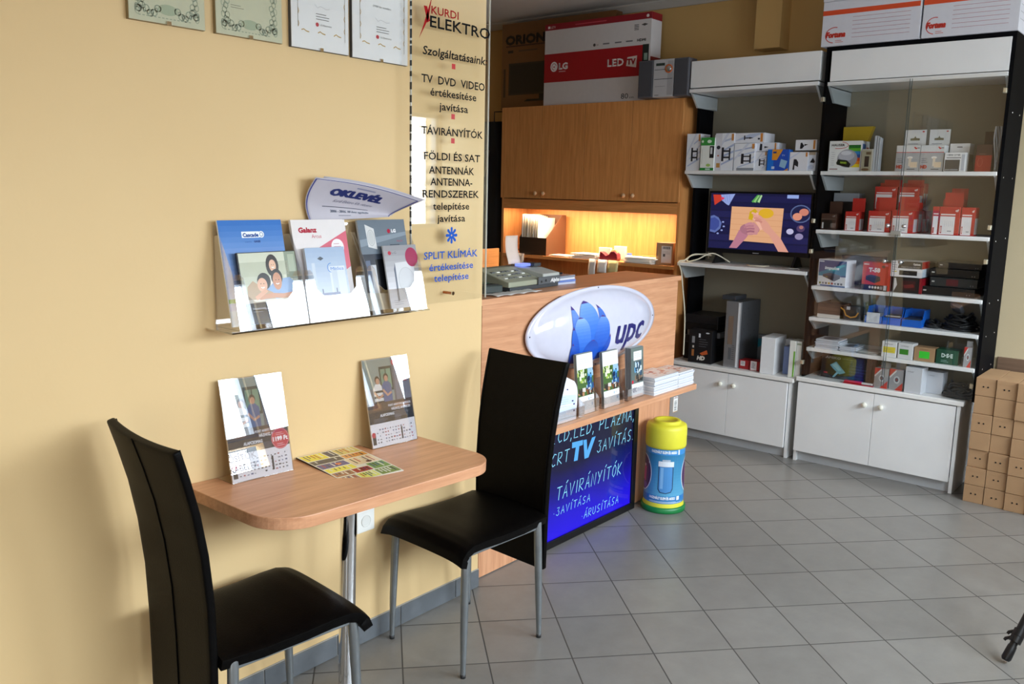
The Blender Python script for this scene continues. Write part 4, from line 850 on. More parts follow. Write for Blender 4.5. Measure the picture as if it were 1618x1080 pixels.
# ================================================================ wooden wall cupboard unit behind the counter
HX = 5.20; HYR = 2.897; HYL = 4.445
DKW = lambda ax: wood('honey_beech_'+ax, '#dc9a5c', '#c58449', ax)
def hutch():
    t = thing('cupboard_unit', 'tall beech cupboard unit with four upper doors and a lit niche behind the counter', 'cupboard', (HX, HYR, 0))
    w = HYL-HYR; d = 0.295; V = DKW('z'); H_ = DKW('y')
    part('side_panel', t, (0.0, 0, 0, d, 0.02, 2.215), m=V); part('side_panel', t, (0.0, w-0.02, 0, d, w, 2.215), m=V)
    part('top_panel', t, (0.0, 0.02, 2.195, d, w-0.02, 2.215), m=H_); part('bottom_panel', t, (0.0, 0.02, 1.52, d, w-0.02, 1.538), m=H_)
    part('back_panel', t, (d-0.008, 0.02, 0.0, d-0.001, w-0.02, 2.19), m=DKW('z'))
    part('rail', t, (0.0, 0.02, 1.465, 0.018, w-0.02, 1.52), m=H_)
    part('niche_shelf', t, (-0.012, 0.02, 1.098, d-0.01, w-0.02, 1.122), m=H_, bevel=0.001)
    part('lower_shelf', t, (0.02, 0.02, 0.72, d-0.01, w-0.02, 0.74), m=H_)
    dw = w/4
    for k in range(4):
        a = w-k*dw-0.002; c = a-dw+0.004
        dr = part('door', t, (-0.019, c, 1.545, -0.001, a, 2.212), m=V, bevel=0.001)
        ky = c+0.035 if k % 2 == 0 else a-0.035
        MB().lathe([(0.0, 0.0445), (0.012, 0.043), (0.0155, 0.036), (0.012, 0.028), (0.007, 0.024), (0.007, 0.019)], (0, ky, 1.578), M('#d9b186', 0.3), 20, 'x').build('knob', dr) if False else None
        kb = MB(); kb.lathe([(0.0, 0.026), (0.012, 0.024), (0.0155, 0.017), (0.012, 0.009), (0.007, 0.005), (0.007, 0.0)], (-0.019, ky, 1.582), M('#d9b186', 0.3), 20, 'x'); kb.build('knob', dr)
    # strip lamp under the cupboard bottom
    lt = thing('strip_lamp', 'slim warm strip lamp fixed under the wooden cupboard, lighting the niche', 'lamp', (HX+0.06, HYR+w/2, 1.50))
    part('housing', lt, (-0.03, -0.45, 0.0, 0.03, 0.45, 0.018), m=M('#e8e6e0', 0.4))
    MB().tube([(0, -0.43, -0.008), (0, 0.43, -0.008)], 0.007, EM('#ffd9a0', 4), 10).build('tube', lt)
    area('niche_light', (HX+0.06, HYR+w/2, 1.482), (0, 0, 0), 0.04, 1.25, 17, (1.0, 0.76, 0.50))
    # inner leg of the counter desk
    b = MB(); b.prism([(4.985, 1.172), (4.25, 1.172), (3.95, 0.72), (3.95, 0.0), (4.985, 0.0)], 4.28, 4.30, DKW('x'), 'y')
    tag(b.build('desk_side_panel', bevel=0.001), 'slanting beech panel standing left of the lit niche, seen beyond the glass sign', 'panel')
hutch()

def on_hutch():
    z = 2.2155
    # brown television carton
    X = 5.36
    yl, yr = 4.6100, 3.5697
    def d(p):
        p.text('ORION', 0.04, 0.76, 0.10, '#2b1d14', w=0.36, bold=0.09); p.rect(0.04, 0.73, 0.8, 0.745, '#4b2a1c')
        p.rect(0.06, 0.66, 0.11, 0.69, '#33241a'); p.lines(0.16, 0.4, 0.67, 1, .03, '#5d4630', 0.015)
        p.rect(0.07, 0.17, 0.8, 0.54, '#3a2f28'); p.rect(0.085, 0.19, 0.79, 0.52, '#2c2522', 1.5); p.rect(0.36, 0.10, 0.44, 0.17, '#1d1815'); p.poly([(0.22, 0.09), (0.58, 0.09), (0.55, 0.115), (0.25, 0.115)], '#1d1815', 1.5)
        p.rect(0.02, 0.15, 0.04, 0.48, '#4b3524')
    pbox('television_carton', 'brown television carton behind the white and red one on the wooden cupboard', 'box', X, yl, yr, z, 0.64, 0.085, '#80572f', d)
    # white and red television carton
    X = 5.215; yl, yr = 4.0764, 3.1866
    def d(p):
        p.rect(0, 0.925, 1, 1, '#8d1424'); p.rect(0.03, 0.945, 0.05, 0.975, '#e6dcdc', 2); p.text('LGTV', 0.055, 0.945, 0.03, '#d9c4c6', w=0.05); p.lines(0.3, 0.7, 0.955, 1, .02, '#c04658', 0.012, 2); p.ell(0.965, 0.96, 0.012, 0.018, '#e6dcdc', 2)
        p.rect(0, 0.285, 0.93, 0.635, '#a3121f'); p.rect(0.93, 0.285, 0.985, 0.64, '#1d2624'); p.rect(0.945, 0.46, 0.975, 0.54, '#8ba59c', 2)
        p.ell(0.10, 0.475, 0.036, 0.062, '#e6e0e2', 2); p.ring(0.10, 0.475, 0.024, 0.042, 0.004, '#a3121f', 2.5, a0=0.2, a1=4.8); p.rect(0.094, 0.465, 0.108, 0.48, '#a3121f', 2.5)
        p.text('LG', 0.15, 0.44, 0.075, '#e6e0e2', w=0.085, bold=0.08); p.lines(0.15, 0.24, 0.405, 1, .02, '#d09aa0', 0.012, 2)
        p.text('LED', 0.62, 0.42, 0.085, '#e9e4e4', w=0.145, bold=0.05); p.poly([(0.79, 0.41), (0.88, 0.385), (0.885, 0.52), (0.80, 0.51)], '#dccfca', 2); p.text('TV', 0.80, 0.425, 0.065, '#a3121f', w=0.07, l=3, bold=0.08)
        p.ell(0.49, 0.69, 0.012, 0.018, '#3a3a3c'); p.text('tv', 0.51, 0.68, 0.02, '#3a3a3c', w=0.02)
        for k, x in enumerate((0.57, 0.68, 0.78)): p.rect(x, 0.685, x+0.06, 0.70, '#6a6a6e')
        p.text('HDMI', 0.88, 0.68, 0.028, '#3a3a3c', w=0.075, bold=.08); 
        for k in range(4): p.rect(0.85, 0.865-0.018*k, 0.89, 0.873-0.018*k, '#3a3a3c')
        p.poly([(0.91, 0.865), (0.94, 0.85), (0.97, 0.865), (0.94, 0.88)], '#3a3a3c'); p.text('80', 0.755, 0.03, 0.065, '#2c2c2e', w=0.065); p.text('cm', 0.83, 0.03, 0.03, '#2c2c2e', w=0.04)
    def s_(p): p.rect(0, 0.92, 1, 1, '#8d1424'); p.rect(0, 0.285, 1, 0.5, '#7c101a')
    pbox('television_carton', 'white television carton with a wide red band on the wooden cupboard', 'box', X, yl, yr, z, 0.565, 0.13, '#cfcbcb', d, sd=s_)
    # compact stereo
    X = 5.19; zz = z
    def spk(px0, px1, label, X=5.19):
        yl, yr = 13.1231, 0
        return None
    G = M('#56565c', 0.5)
    for (a, c, label) in ((3.2014, 3.0906, 'dark grey speaker left of the silver stereo unit, overlapping the white television carton'), (2.9362, 2.832, 'dark grey speaker right of the silver stereo unit, by the white shelf header')):
        o = thing('speaker', label, 'speaker', (5.19, (a+c)/2, z)); w = a-c
        part('body', o, (-0.088, -w/2, 0, 0.02, w/2, 0.236), m=G, bevel=0.004); part('grille', o, (-0.0915, -w/2+0.006, 0.01, -0.0885, w/2-0.006, 0.228), m=M('#45454b', 0.8), bevel=0.001)
    a, c = 3.0882, 2.9385; w = a-c
    o = thing('stereo_unit', 'silver compact stereo unit with an orange-ringed dial on top of the wooden cupboard', 'stereo', (5.19, (a+c)/2, z))
    part('body', o, (-0.088, -w/2, 0, 0.02, w/2, 0.236), m=M('#b9b9bc', 0.35), bevel=0.003)
    p = PR(front(w, 0.236, -0.088), w, 0.236); p.rect(0.12, 0.83, 0.55, 0.90, '#2c3a34'); p.rect(0.05, 0.72, 0.6, 0.735, '#55555a'); p.rect(0.05, 0.47, 0.95, 0.485, '#2e2e32'); p.rect(0.1, 0.28, 0.6, 0.29, '#77777c'); p.rect(0.7, 0.05, 0.98, 0.95, '#a2a2a6', 0.5); p.rect(0.1, 0.05, 0.3, 0.065, '#55555a'); p.build('print', o)
    b = MB(); b.lathe([(0.0, 0.006), (0.016, 0.006), (0.018, 0.003), (0.018, 0.0)], (-0.088, -w*0.26, 0.175), M('#c9c9cc', 0.2, 0.8), 24, 'x'); b.build('dial', o)
    b = MB(); b.lathe([(0.020, 0.0), (0.020, 0.004), (0.027, 0.004), (0.027, 0.0)], (-0.088, -w*0.26, 0.175), M('#d2692c', 0.3), 24, 'x'); b.build('dial_ring', o)
on_hutch()

def niche_items():
    z = 1.1225
    # magazine file with papers
    t = thing('magazine_file', 'brown magazine file full of papers at the left of the lit niche', 'file holder', (5.30, 4.14, z))
    Bn = M('#5a3a25', 0.5); b = MB()
    b.prism([(-0.09, 0), (0.15, 0), (0.15, 0.30), (0.10, 0.30), (-0.09, 0.13)], -0.13, -0.127, Bn, 'y'); b.prism([(-0.09, 0), (0.15, 0), (0.15, 0.30), (0.10, 0.30), (-0.09, 0.13)], 0.127, 0.13, Bn, 'y')
    b.box(-0.09, -0.127, 0, -0.087, 0.127, 0.13, M('#2a211c', 0.5)); b.box(-0.087, -0.127, 0, 0.15, 0.127, 0.003, Bn); b.box(0.147, -0.127, 0.003, 0.15, 0.127, 0.30, Bn); b.box(-0.087, 0.0, 0.003, 0.14, 0.003, 0.13, Bn); b.build('case', t)
    r = random.Random(2)
    for k in range(9):
        y = 0.115-0.018*k; part('paper', t, (-0.08+0.004*(k % 3), y-0.003, 0.004, 0.14, y+0.002, 0.30-0.004*k if k < 5 else 0.275), m=M(('#efe6d6', '#e2d3bd', '#f5efe4')[k % 3], 0.6))
    def sheets(x, y, w, d, n, label, seed, zt=0.004, colors=('#efe9df', '#f4f0ea', '#e4dccf'), name='paper_stack'):
        t = thing(name, label, 'papers', (x, y, z)); r = random.Random(seed)
        for k in range(n):
            a = r.uniform(-0.25, 0.25); ww, dd = w*r.uniform(0.85, 1)/2, d*r.uniform(0.85, 1)/2; ox, oy = r.uniform(-.006, .006), r.uniform(-.02, .02)
            o = MB().box(-dd, -ww, zt*k, dd, ww, zt*(k+1)-0.0002, M(colors[k % len(colors)], 0.6)).build('sheet', t); o.rotation_euler = (0, 0, a*0.4); o.location = (ox, oy, 0)
    sheets(5.28, 3.89, 0.20, 0.14, 3, 'low spread of papers beside the magazine file in the niche', 1)
    sheets(5.28, 3.655, 0.23, 0.16, 8, 'taller stack of white papers in the middle left of the niche', 2, 0.0045)
    sheets(5.26, 3.19, 0.24, 0.16, 9, 'stack of papers at the right of the niche beside the kraft parcel', 3, 0.0045)
    sheets(5.36, 3.36, 0.22, 0.10, 3, 'flat envelopes and slips behind the tape dispenser in the niche', 4, 0.004, ('#e0cfae', '#cdb88f', '#e9e0cc'))
    t = thing('tape_dispenser', 'maroon desk tape dispenser in the middle of the niche', 'tape dispenser', (5.235, 3.455, z))
    R_ = M('#7d1f35', 0.35); b = MB(); pr = [(-0.075, 0), (0.07, 0), (0.078, 0.02), (0.072, 0.05), (0.05, 0.068), (0.02, 0.066), (0.005, 0.045), (-0.02, 0.035), (-0.05, 0.055), (-0.07, 0.062), (-0.075, 0.04)]
    b.prism([(-u, v) for u, v in pr], -0.025, 0.025, R_, 'x'); b.build('body', t, bevel=0.004)
    MB().lathe([(0.014, -0.01), (0.027, -0.01), (0.027, 0.01), (0.014, 0.01)], (0, -0.036, 0.056), M('#d8c88a', 0.3), 24, 'x').build('tape_roll', t)
    for (x, y, w, h, c, label) in ((5.31, 3.60-0.055, 0.10, 0.085, '#f3ecdf', 'cream card leaning behind the tape dispenser, left one'), (5.33, 3.43, 0.095, 0.10, '#f8f2e4', 'taller cream card standing behind the tape dispenser')):
        o = MB().box(-0.012, -w/2, 0, 0.012, w/2, h, M(c, 0.6)).build('card_box', bevel=0.001); o.location = (x, y, z); tag(o, label, 'card')
    o = thing('glue_bottle', 'small clear jar with a blue cap beside the maroon tape dispenser', 'jar', (5.30, 3.335, z)); MB().lathe([(0.0, 0), (0.028, 0), (0.03, 0.004), (0.03, 0.035), (0.02, 0.045)], (0, 0, 0), M('#e7dfc8', 0.2), 20).build('jar_body', o); MB().lathe([(0.018, 0.045), (0.018, 0.058), (0.0, 0.058)], (0, 0, 0), M('#3a5fae', 0.35), 16).build('cap', o)
    t = thing('pen', 'yellow-tipped pen lying on the envelopes in the niche', 'pen', (5.31, 3.16, z+0.045)); MB().tube([(0, 0.07, 0), (0, -0.05, 0)], 0.005, M('#c08a3c', 0.4), 8).build('barrel', t); MB().tube([(0, -0.05, 0), (0, -0.07, 0)], [0.005, 0.001], M('#2a241c', 0.4), 8).build('tip', t)
    def d(p): p.rect(0.32, 0.1, 0.92, 0.86, '#e3dcd8'); [p.rect(0.4+0.05*k, 0.72, 0.43+0.05*k, 0.83, '#4c4648', 2) for k in range(9)]; p.rect(0.42, 0.38, 0.55, 0.5, '#5a5450', 2); p.lines(0.38, 0.85, 0.6, 3, 0.05, '#a59c98', 0.012, 2)
    pbox('parcel_box', 'kraft parcel with a barcode label at the right end of the lit niche', 'box', 5.225, 3.075, 2.945, z, 0.150, 0.13, '#c79a6a', d, m=CARDB)
    # notes stuck under the niche shelf edge
    for (a, w, h, c, dy, label) in ((4.2564, 0.125, 0.135, '#cfc0b4', 0, 'pinkish receipt strip hanging over the niche shelf edge at its left end'), (3.5639, 0.060, 0.115, '#d9d3cc', 0, 'narrow white note hanging from the niche shelf edge'), (3.4778, 0.080, 0.080, '#e8e4e0', 0, 'square white note between the narrow one and the yellow one'), (3.3869, 0.085, 0.075, '#d9c98f', 0, 'yellow sticky note hanging from the niche shelf edge')):
        o = MB(); o.grid(lambda u, v: (-0.004-0.012*math.sin(v*2.2), (u-0.5)*w, -h*v+(0.012 if v == 0 else 0)), 4, 6, M(c, 0.7)); q = o.build('note', solid=0.0006); q.location = (HX-0.0165, a, z-0.004); tag(q, label, 'note')
niche_items()

def counter_items():
    z = 1.1755
    # payment terminal / till on the counter top
    t = thing('receipt_printer', 'grey-green label till with a lit blue display on the counter top', 'till', (3.02, 2.47, z), math.radians(4))
    b = MB(); b.prism([(-0.13, 0), (0.12, 0), (0.12, 0.055), (0.06, 0.075), (-0.13, 0.030)], -0.17, 0.17, M('#8f927f', 0.4), 'x') if False else None
    G1 = M('#9a9c88', 0.45); G2 = M('#3c4044', 0.45); G3 = M('#b3b5b0', 0.4)
    b.prism([(-0.095, 0.018), (0.12, 0.018), (0.12, 0.085), (0.07, 0.085), (-0.095, 0.04)], -0.21, 0.04, G1, 'x'); b.build('keypad_body', t, bevel=0.004)
    b = MB(); b.prism([(-0.10, 0.018), (0.12, 0.018), (0.12, 0.085), (0.0, 0.080), (-0.10, 0.062)], 0.041, 0.175, G3, 'x'); b.build('printer_body', t, bevel=0.004)
    part('base', t, (-0.205, -0.098, 0, 0.170, 0.118, 0.018), m=G2, bevel=0.003)
    part('front_strip', t, (0.0, -0.104, 0.018, 0.172, -0.0985, 0.050), m=M('#55595d', 0.5))
    p = PR(plane((0.0, -0.1045, 0.018), (1, 0, 0), (0, 0, 1), (0, -1, 0)), 0.172, 0.032); p.text('Alpha', 0.55, 0.2, 0.5, '#d9dadb', w=0.4, shear=.2, bold=.1); p.rect(0.1, 0.2, 0.16, 0.5, '#1b1c1e'); p.rect(0.3, 0.3, 0.36, 0.6, '#1b1c1e'); p.build('lettering', t)
    part('display', t, (0.045, 0.02, 0.086, 0.115, 0.06, 0.098), m=EM('#7f95ff', 1.3), bevel=0.002); part('display_hood', t, (0.116, 0.0, 0.084, 0.17, 0.07, 0.099), m=G2, bevel=0.002)
    k_ = M('#e1e2da', 0.4)
    for i in range(6):
        for j in range(3): part('key', t, (-0.185+0.035*i, -0.055+0.035*j, 0.048+0.010*j, -0.163+0.035*i, -0.035+0.035*j, 0.0545+0.010*j), m=(M('#5a5d60', .5) if (i+j) % 3 else k_))
    b = MB(); b.grid(lambda u, v: (0.065+(u-.5)*0.095, 0.075+0.02*math.sin(v*2), 0.095+0.125*v+0.004*math.sin(9*v)), 4, 8, M('#dcc7b8', 0.6)); b.build('receipt_paper', t, solid=0.0004)
    t = thing('card_reader', 'dark green card reader at the left edge of the counter by the glass sign', 'card reader', (2.742, 2.45, z), math.radians(-10))
    part('body', t, (-0.05, -0.085, 0, 0.05, 0.085, 0.035), m=M('#25302c', 0.4), bevel=0.006); part('screen', t, (-0.035, -0.01, 0.0355, 0.035, 0.06, 0.037), m=M('#3c6b55', 0.2)); part('keypad', t, (-0.035, -0.075, 0.0355, 0.035, -0.02, 0.037), m=M('#141614', 0.5))
    for k, (x, y, w, h, a, c, label) in enumerate(((2.80, 2.325, 0.30, 0.085, 0.03, '#d8d6d2', 'crumpled white receipt sheet near the counter edge, below the till'), )):
        t = thing('paper_sheet', label, 'paper', (x, y, z), a)
        MB().grid(lambda u, v: ((u-.5)*w, (v-.5)*h, 0.002+0.004*abs(math.sin(u*11+v*4))), 14, 6, M(c, 0.6)).build('sheet', t, solid=0.0006)
    for k in range(4):
        o = MB().box(-0.085, -0.06, 0, 0.085, 0.06, 0.0095, M(('#b8c0d6', '#6b83c4', '#d5d8e2', '#8a8f9c')[k], 0.25)).build('disc_case', bevel=0.001); o.location = (3.265+0.004*(k % 2), 2.46, z+0.010*k); o.rotation_euler = (0, 0, 0.05*k-0.05)
        tag(o, ('lowest pale disc case of the small stack on the counter', 'blue disc case second from the bottom of the small stack', 'whitish disc case under the top one of the small stack', 'grey disc case on top of the small stack beside the till')[k], 'disc case', 'disc cases stacked on the counter')
    for k, (a, dy, label) in enumerate(((0.1, 0.0, 'black pen lying in front on the stacked disc cases'), (-0.15, 0.03, 'black pen lying behind the other one on the disc cases'))):
        t = thing('pen', label, 'pen', (3.25, 2.445+dy, z+0.0455), a, 'black pens on the disc cases'); MB().tube([(-0.075, 0, 0), (0.06, 0, 0)], 0.0045, M('#14161c', 0.35), 8).build('barrel', t); MB().tube([(0.06, 0, 0), (0.072, 0, 0)], [0.004, 0.001], M('#3c3f48', 0.3), 8).build('tip', t)
counter_items()

def ledge_items():
    z = 0.6305
    def holder(x, y, w, h, label, rz=0, hb=0.10):
        y -= 0.016; t = thing('leaflet_stand', label, 'leaflet stand', (x, y, z), rz)
        part('base_plate', t, (-w/2, -0.028, 0, w/2, 0.034, 0.002), m=ACRYL); part('front_plate', t, (-w/2, -0.030, 0.0, w/2, -0.0282, hb*0.62), m=ACRYL)
        o = part('back_plate', t, (-w/2, 0.026, 0.0, w/2, 0.028, hb*1.6), m=ACRYL)
        for s_ in (-1, 1): b = MB(); b.prism([(-0.028, 0.002), (0.026, 0.002), (0.026, hb*1.2), (-0.028, hb*0.62)], s_*w/2-0.001, s_*w/2+0.001, ACRYL, 'x'); b.build('side_plate', t)
        return t
    def leaf(x, y, w, h, n, label, decor, rz=0, lean=0.10, zz=0.0025, name='leaflet_pack'):
        y -= 0.022; t = thing(name, label, 'leaflets', (x, y, z+zz), rot=(-lean, 0, rz))
        for k in range(n): part('leaflet', t, (-w/2+0.001*(k % 2), 0.0022*k, 0, w/2-0.001*((k+1) % 2), 0.0022*k+0.0018, h+0.0015*(k % 3)), m=M(('#b9bdb6', '#5f6a5a', '#8a8f92')[k % 3] if n < 12 else ('#7a7d80', '#4a4d52', '#a5a7a8')[k % 3], 0.4))
        p = PR(plane((-w/2, -0.0004, 0), (1, 0, 0), (0, 0, 1), (0, -1, 0), 0.00015), w, h, mf=lambda c: M(c, 0.25)); decor(p); p.build('print', t)
        return t
    def photo(p, x0, y0, x1, y1, cols, seed, n=60):
        r = random.Random(seed)
        for i in range(n):
            x = r.uniform(x0, x1-0.08); y = r.uniform(y0, y1-0.06); ww = r.uniform(0.04, 0.14); hh = r.uniform(0.03, 0.12)
            p.rect(x, y, min(x1, x+ww), min(y1, y+hh), r.choice(cols), 1.2+i*0.01)
    def d1(p):
        p.rect(0, 0, 1, 1, '#e9e9ea'); p.rect(0, 0.28, 1, 0.74, '#4a6a3a', 1.1); photo(p, 0, 0.5, 0.6, 0.76, ['#6f9a35', '#a9c05a', '#35561f', '#dfe6c8'], 1, 40); photo(p, 0.5, 0.35, 1, 0.74, ['#1f4f86', '#4b97cf', '#102c50', '#9fc4e0'], 2, 40); photo(p, 0, 0.28, 1, 0.42, ['#7a4d2c', '#b98a66', '#3a3432', '#d9d3cc'], 3, 30)
        p.rect(0.06, 0.74, 0.97, 0.96, '#f2f2f2', 2.4); p.lines(0.12, 0.85, 0.91, 3, 0.035, '#c4c6ca', 0.006, 2.6); p.rect(0.12, 0.04, 0.92, 0.25, '#f7f7f8', 2.4); p.ell(0.66, 0.22, 0.03, 0.025, '#8bb4d8', 3); p.ell(0.86, 0.12, 0.03, 0.03, '#6aa3d4', 3); p.lines(0.72, 0.9, 0.22, 1, .1, '#9aa0a8', 0.01, 3)
    def dw(p):
        p.rect(0, 0, 1, 1, '#eef0f8'); p.rect(0.05, 0.02, 0.14, 0.45, '#3a3a92', 1.5); p.rect(0.14, 0.28, 0.96, 0.5, '#cfe0f6', 1.5); p.rect(0.14, 0.1, 0.96, 0.26, '#d8e6f8', 1.5)
        for (x, y) in ((0.80, 0.33), (0.86, 0.25), (0.60, 0.62), (0.88, 0.1)): p.rect(x, y, x+0.06, y+0.035, '#2c2f6e', 2)
        p.lines(0.2, 0.7, 0.45, 5, 0.05, '#8f9cc4', 0.005, 2)
    def d3(p):
        p.rect(0, 0, 1, 1, '#5f6d6c'); p.rect(0, 0.8, 1, 1, '#6d7b76', 1.1); p.rect(0.2, 0.75, 0.85, 0.93, '#e7e8e8', 1.5); p.lines(0.25, 0.8, 0.88, 3, 0.035, '#b4b8ba', 0.006, 2)
        photo(p, 0.25, 0.42, 0.85, 0.72, ['#a7c9e4', '#57a0cf', '#284a66', '#d8e6ee', '#1c2c3a'], 5, 40); photo(p, 0.2, 0.3, 0.95, 0.45, ['#3f3a34', '#7d6a58', '#24282a'], 6, 25)
        p.rect(0.05, 0.02, 0.98, 0.29, '#f3f3f5', 2.2); p.text('UPC', 0.14, 0.12, 0.09, '#2b2c70', w=0.28, bold=0.1, l=2.6); p.text('Direct', 0.5, 0.12, 0.08, '#6a6ca0', w=0.36, l=2.6); p.ell(0.12, 0.33, 0.07, 0.035, '#c8283c', 2.8)
    # wavy white sheet with a blue strip, slumping in the leftmost stand
    t = holder(2.965, 2.170, 0.205, 0.1, 'clear acrylic stand holding the slumped white sheet, leftmost on the counter ledge', hb=0.085)
    o = thing('leaflet_sheet', 'slumped white price sheet with a violet strip in the leftmost acrylic stand on the ledge', 'leaflet', (2.965, 2.160, z+0.0028))
    def S(u, v): x = (u-0.5)*0.18; return Vector((x+0.012*v, 0.010*math.cos(v*3.0)*1.2-0.012+0.048*v*v+(0.006*math.sin(u*3.1)), 0.222*v*(1-0.38*abs(u-0.12)*v)))
    MB().grid(S, 12, 18, M('#eef0f8', 0.4)).build('sheet', o, solid=0.0006)
    q = PR(lambda u, v, l: S(u, v)+Vector((0, -0.0006-0.0002*l, 0)), 1, 1, sub=(0.08, 0.06)); dw(q); q.build('print', o)
    leaf(3.142, 2.185, 0.122, 0.262, 7, 'leaflets with a green and blue photo, left of two similar packs on the ledge', d1)
    holder(3.142, 2.190, 0.135, 0.1, 'clear acrylic stand of the left green-photo leaflets')
    leaf(3.335, 2.178, 0.128, 0.250, 7, 'leaflets with a green and blue photo, the pack beside the taller dark leaflets', d1)
    holder(3.330, 2.186, 0.168, 0.1, 'clear acrylic stand of the right green-photo leaflets', hb=0.085)
    leaf(3.545, 2.172, 0.110, 0.242, 16, 'tall dark-edged pack of teal leaflets with a white label on the ledge', d3, lean=0.06)
    holder(3.525, 2.190, 0.150, 0.1, 'clear acrylic stand of the dark teal leaflets', hb=0.09)
    def stack(x0, x1, y0, y1, n, h, label, seed):
        t = thing('magazine_stack', label, 'magazines', ((x0+x1)/2, (y0+y1)/2, z)); r = random.Random(seed); w, d = (x1-x0), (y1-y0)
        for k in range(n):
            ox, oy = r.uniform(-.003, .003), r.uniform(-.003, .003)
            part('magazine', t, (-w/2+ox, -d/2+oy, h*k/n, w/2+ox, d/2+oy, h*(k+1)/n-0.0005), m=M(('#dfe2e8', '#d3d7df', '#e9ebef', '#c9cdd6')[k % 4], 0.4))
        p = PR(plane((-w/2, -d/2, h), (1, 0, 0), (0, 1, 0), (0, 0, 1), 0.0002), w, d, mf=lambda c: M(c, 0.3)); p.rect(0.02, 0.02, 0.98, 0.98, '#e8e4e2'); p.rect(0.0, 0.72, 0.25, 0.98, '#e2cf4a', 1.5)
        photo(p, 0.25, 0.15, 0.9, 0.8, ['#d9a08a', '#c47f6c', '#efe3dc', '#b0625c', '#e8c6b4', '#f4efec'], seed, 40); p.lines(0.1, 0.9, 0.92, 2, 0.06, '#a55a52', 0.015, 2); p.build('print', t)
    stack(3.635, 3.868, 2.112, 2.262, 14, 0.087, 'left stack of white-edged magazines with food covers on the counter ledge', 11)
    stack(3.872, 4.030, 2.112, 2.262, 13, 0.078, 'right stack of white-edged magazines, at the far end of the counter ledge', 12)
ledge_items()
# ================================================================ display shelving
FX = 5.12
YL1, YR1 = 2.835, 1.995      # first unit
YL2, YR2 = 1.965, 1.006      # glazed unit
S2 = [1.748, 1.412, 1.082, 0.895, 0.712]
WT = 0.528
def bracket(x0, x1, y, z, s_=0.10, flip=False):
    b = MB(); b.prism([(x0+0.004, z), (x1, z), (x1, z-s_), (x0+0.09, z-s_)], y-0.006, y+0.006, M('#c3cbce', 0.35, 0.3), 'y')
    b.box(x0+0.004, y-0.006, z-0.004, x1, y+0.006, z, M('#c3cbce', 0.35, 0.3)); return b
def base_unit(name, label, yl, yr, zt):
    t = thing(name, label, 'cabinet', (FX, yr, 0)); w = yl-yr; d = 0.37
    W_ = WHITEL; G_ = M('#b9bcbf', 0.5)
    part('side_panel', t, (0.004, 0, 0, d, 0.018, zt-0.028), m=W_); part('side_panel', t, (0.004, w-0.018, 0, d, w, zt-0.028), m=W_)
    part('plinth', t, (0.03, 0.018, 0, 0.046, w-0.018, 0.062), m=G_); part('back_panel', t, (d-0.006, 0.018, 0.0, d-0.001, w-0.018, zt-0.028), m=W_)
    part('bottom_panel', t, (0.02, 0.018, 0.065, d-0.006, w-0.018, 0.083), m=W_)
    part('worktop', t, (-0.022, -0.018, zt-0.028, d, w+0.012, zt), m=noisy('worktop_white', '#e4e3df', '#ecebe8', 6, 0.3) if 'worktop_white' not in bpy.data.materials else bpy.data.materials['worktop_white'], bevel=0.005)
    for k in range(2):
        a = w-0.003-k*(w/2-0.012) if k == 0 else w/2-0.001+0.0; c = w/2+0.001 if k == 0 else 0.021
        dr = part('door', t, (-0.014, c, 0.066, 0.003, a, zt-0.034), m=W_, bevel=0.0015)
        ky = c+0.045 if k == 0 else a-0.045
        b = MB(); b.lathe([(0.0, 0.027), (0.013, 0.025), (0.0165, 0.018), (0.013, 0.009), (0.008, 0.005), (0.008, 0.0)], (-0.014, ky, zt-0.105), M('#ece9da', 0.3), 20, 'x'); b.build('knob', dr)
    return t
base_unit('base_cabinet', 'white two-door base cabinet under the television shelf, left of the glazed case', YL1+0.01, YR1+0.025, 0.509)
base_unit('base_cabinet', 'white two-door base cabinet beneath the glazed display case, beside the cartons', YL2+0.012, YR2+0.068, WT)

def open_unit():
    t = thing('shelf_unit', 'open wall shelving with white header and shelves, left of the glazed case', 'shelf unit', (0, 0, 0))
    d = 5.485; yl, yr = YL1, YR1
    BP = noisy('grey_back_panel', '#8a8270', '#8f8774', 2, 0.6)
    part('side_panel', t, (5.285, yl, 0.512, d, yl+0.018, 2.40), m=BLACKP); part('side_panel', t, (5.285, yr-0.018, 0.512, d, yr, 2.40), m=BLACKP)
    part('back_panel', t, (d-0.008, yr, 0.512, d, yl, 2.40), m=BP)
    h = MB(); h.box(FX, yr, 2.262, FX+0.016, yl-0.012, 2.425, WHITEL); h.box(FX+0.016, yr, 2.409, d-0.01, yl-0.012, 2.425, WHITEL); h.box(FX+0.016, yr, 2.262, d-0.01, yr+0.016, 2.409, WHITEL); h.box(FX+0.016, yl-0.028, 2.262, d-0.01, yl-0.012, 2.409, WHITEL)
    h.build('header', t, bevel=0.001)
    for (z, y0, y1, nm) in ((2.255, yr+0.002, yl-0.008, 'top_shelf'), (1.750, yr, yl-0.006, 'shelf'), (1.160, yr-0.016, yl+0.012, 'shelf')):
        s_ = part(nm, t, (FX-0.006, y0, z-0.022, d-0.01, y1, z), m=WHITEL, bevel=0.003)
        for y in (y0+0.012, y1-0.012):
            br = bracket(FX, d-0.012, y, z-0.023, 0.085).build('bracket', s_)
            for xx in (5.22, 5.30): pass
    return t
open_unit()

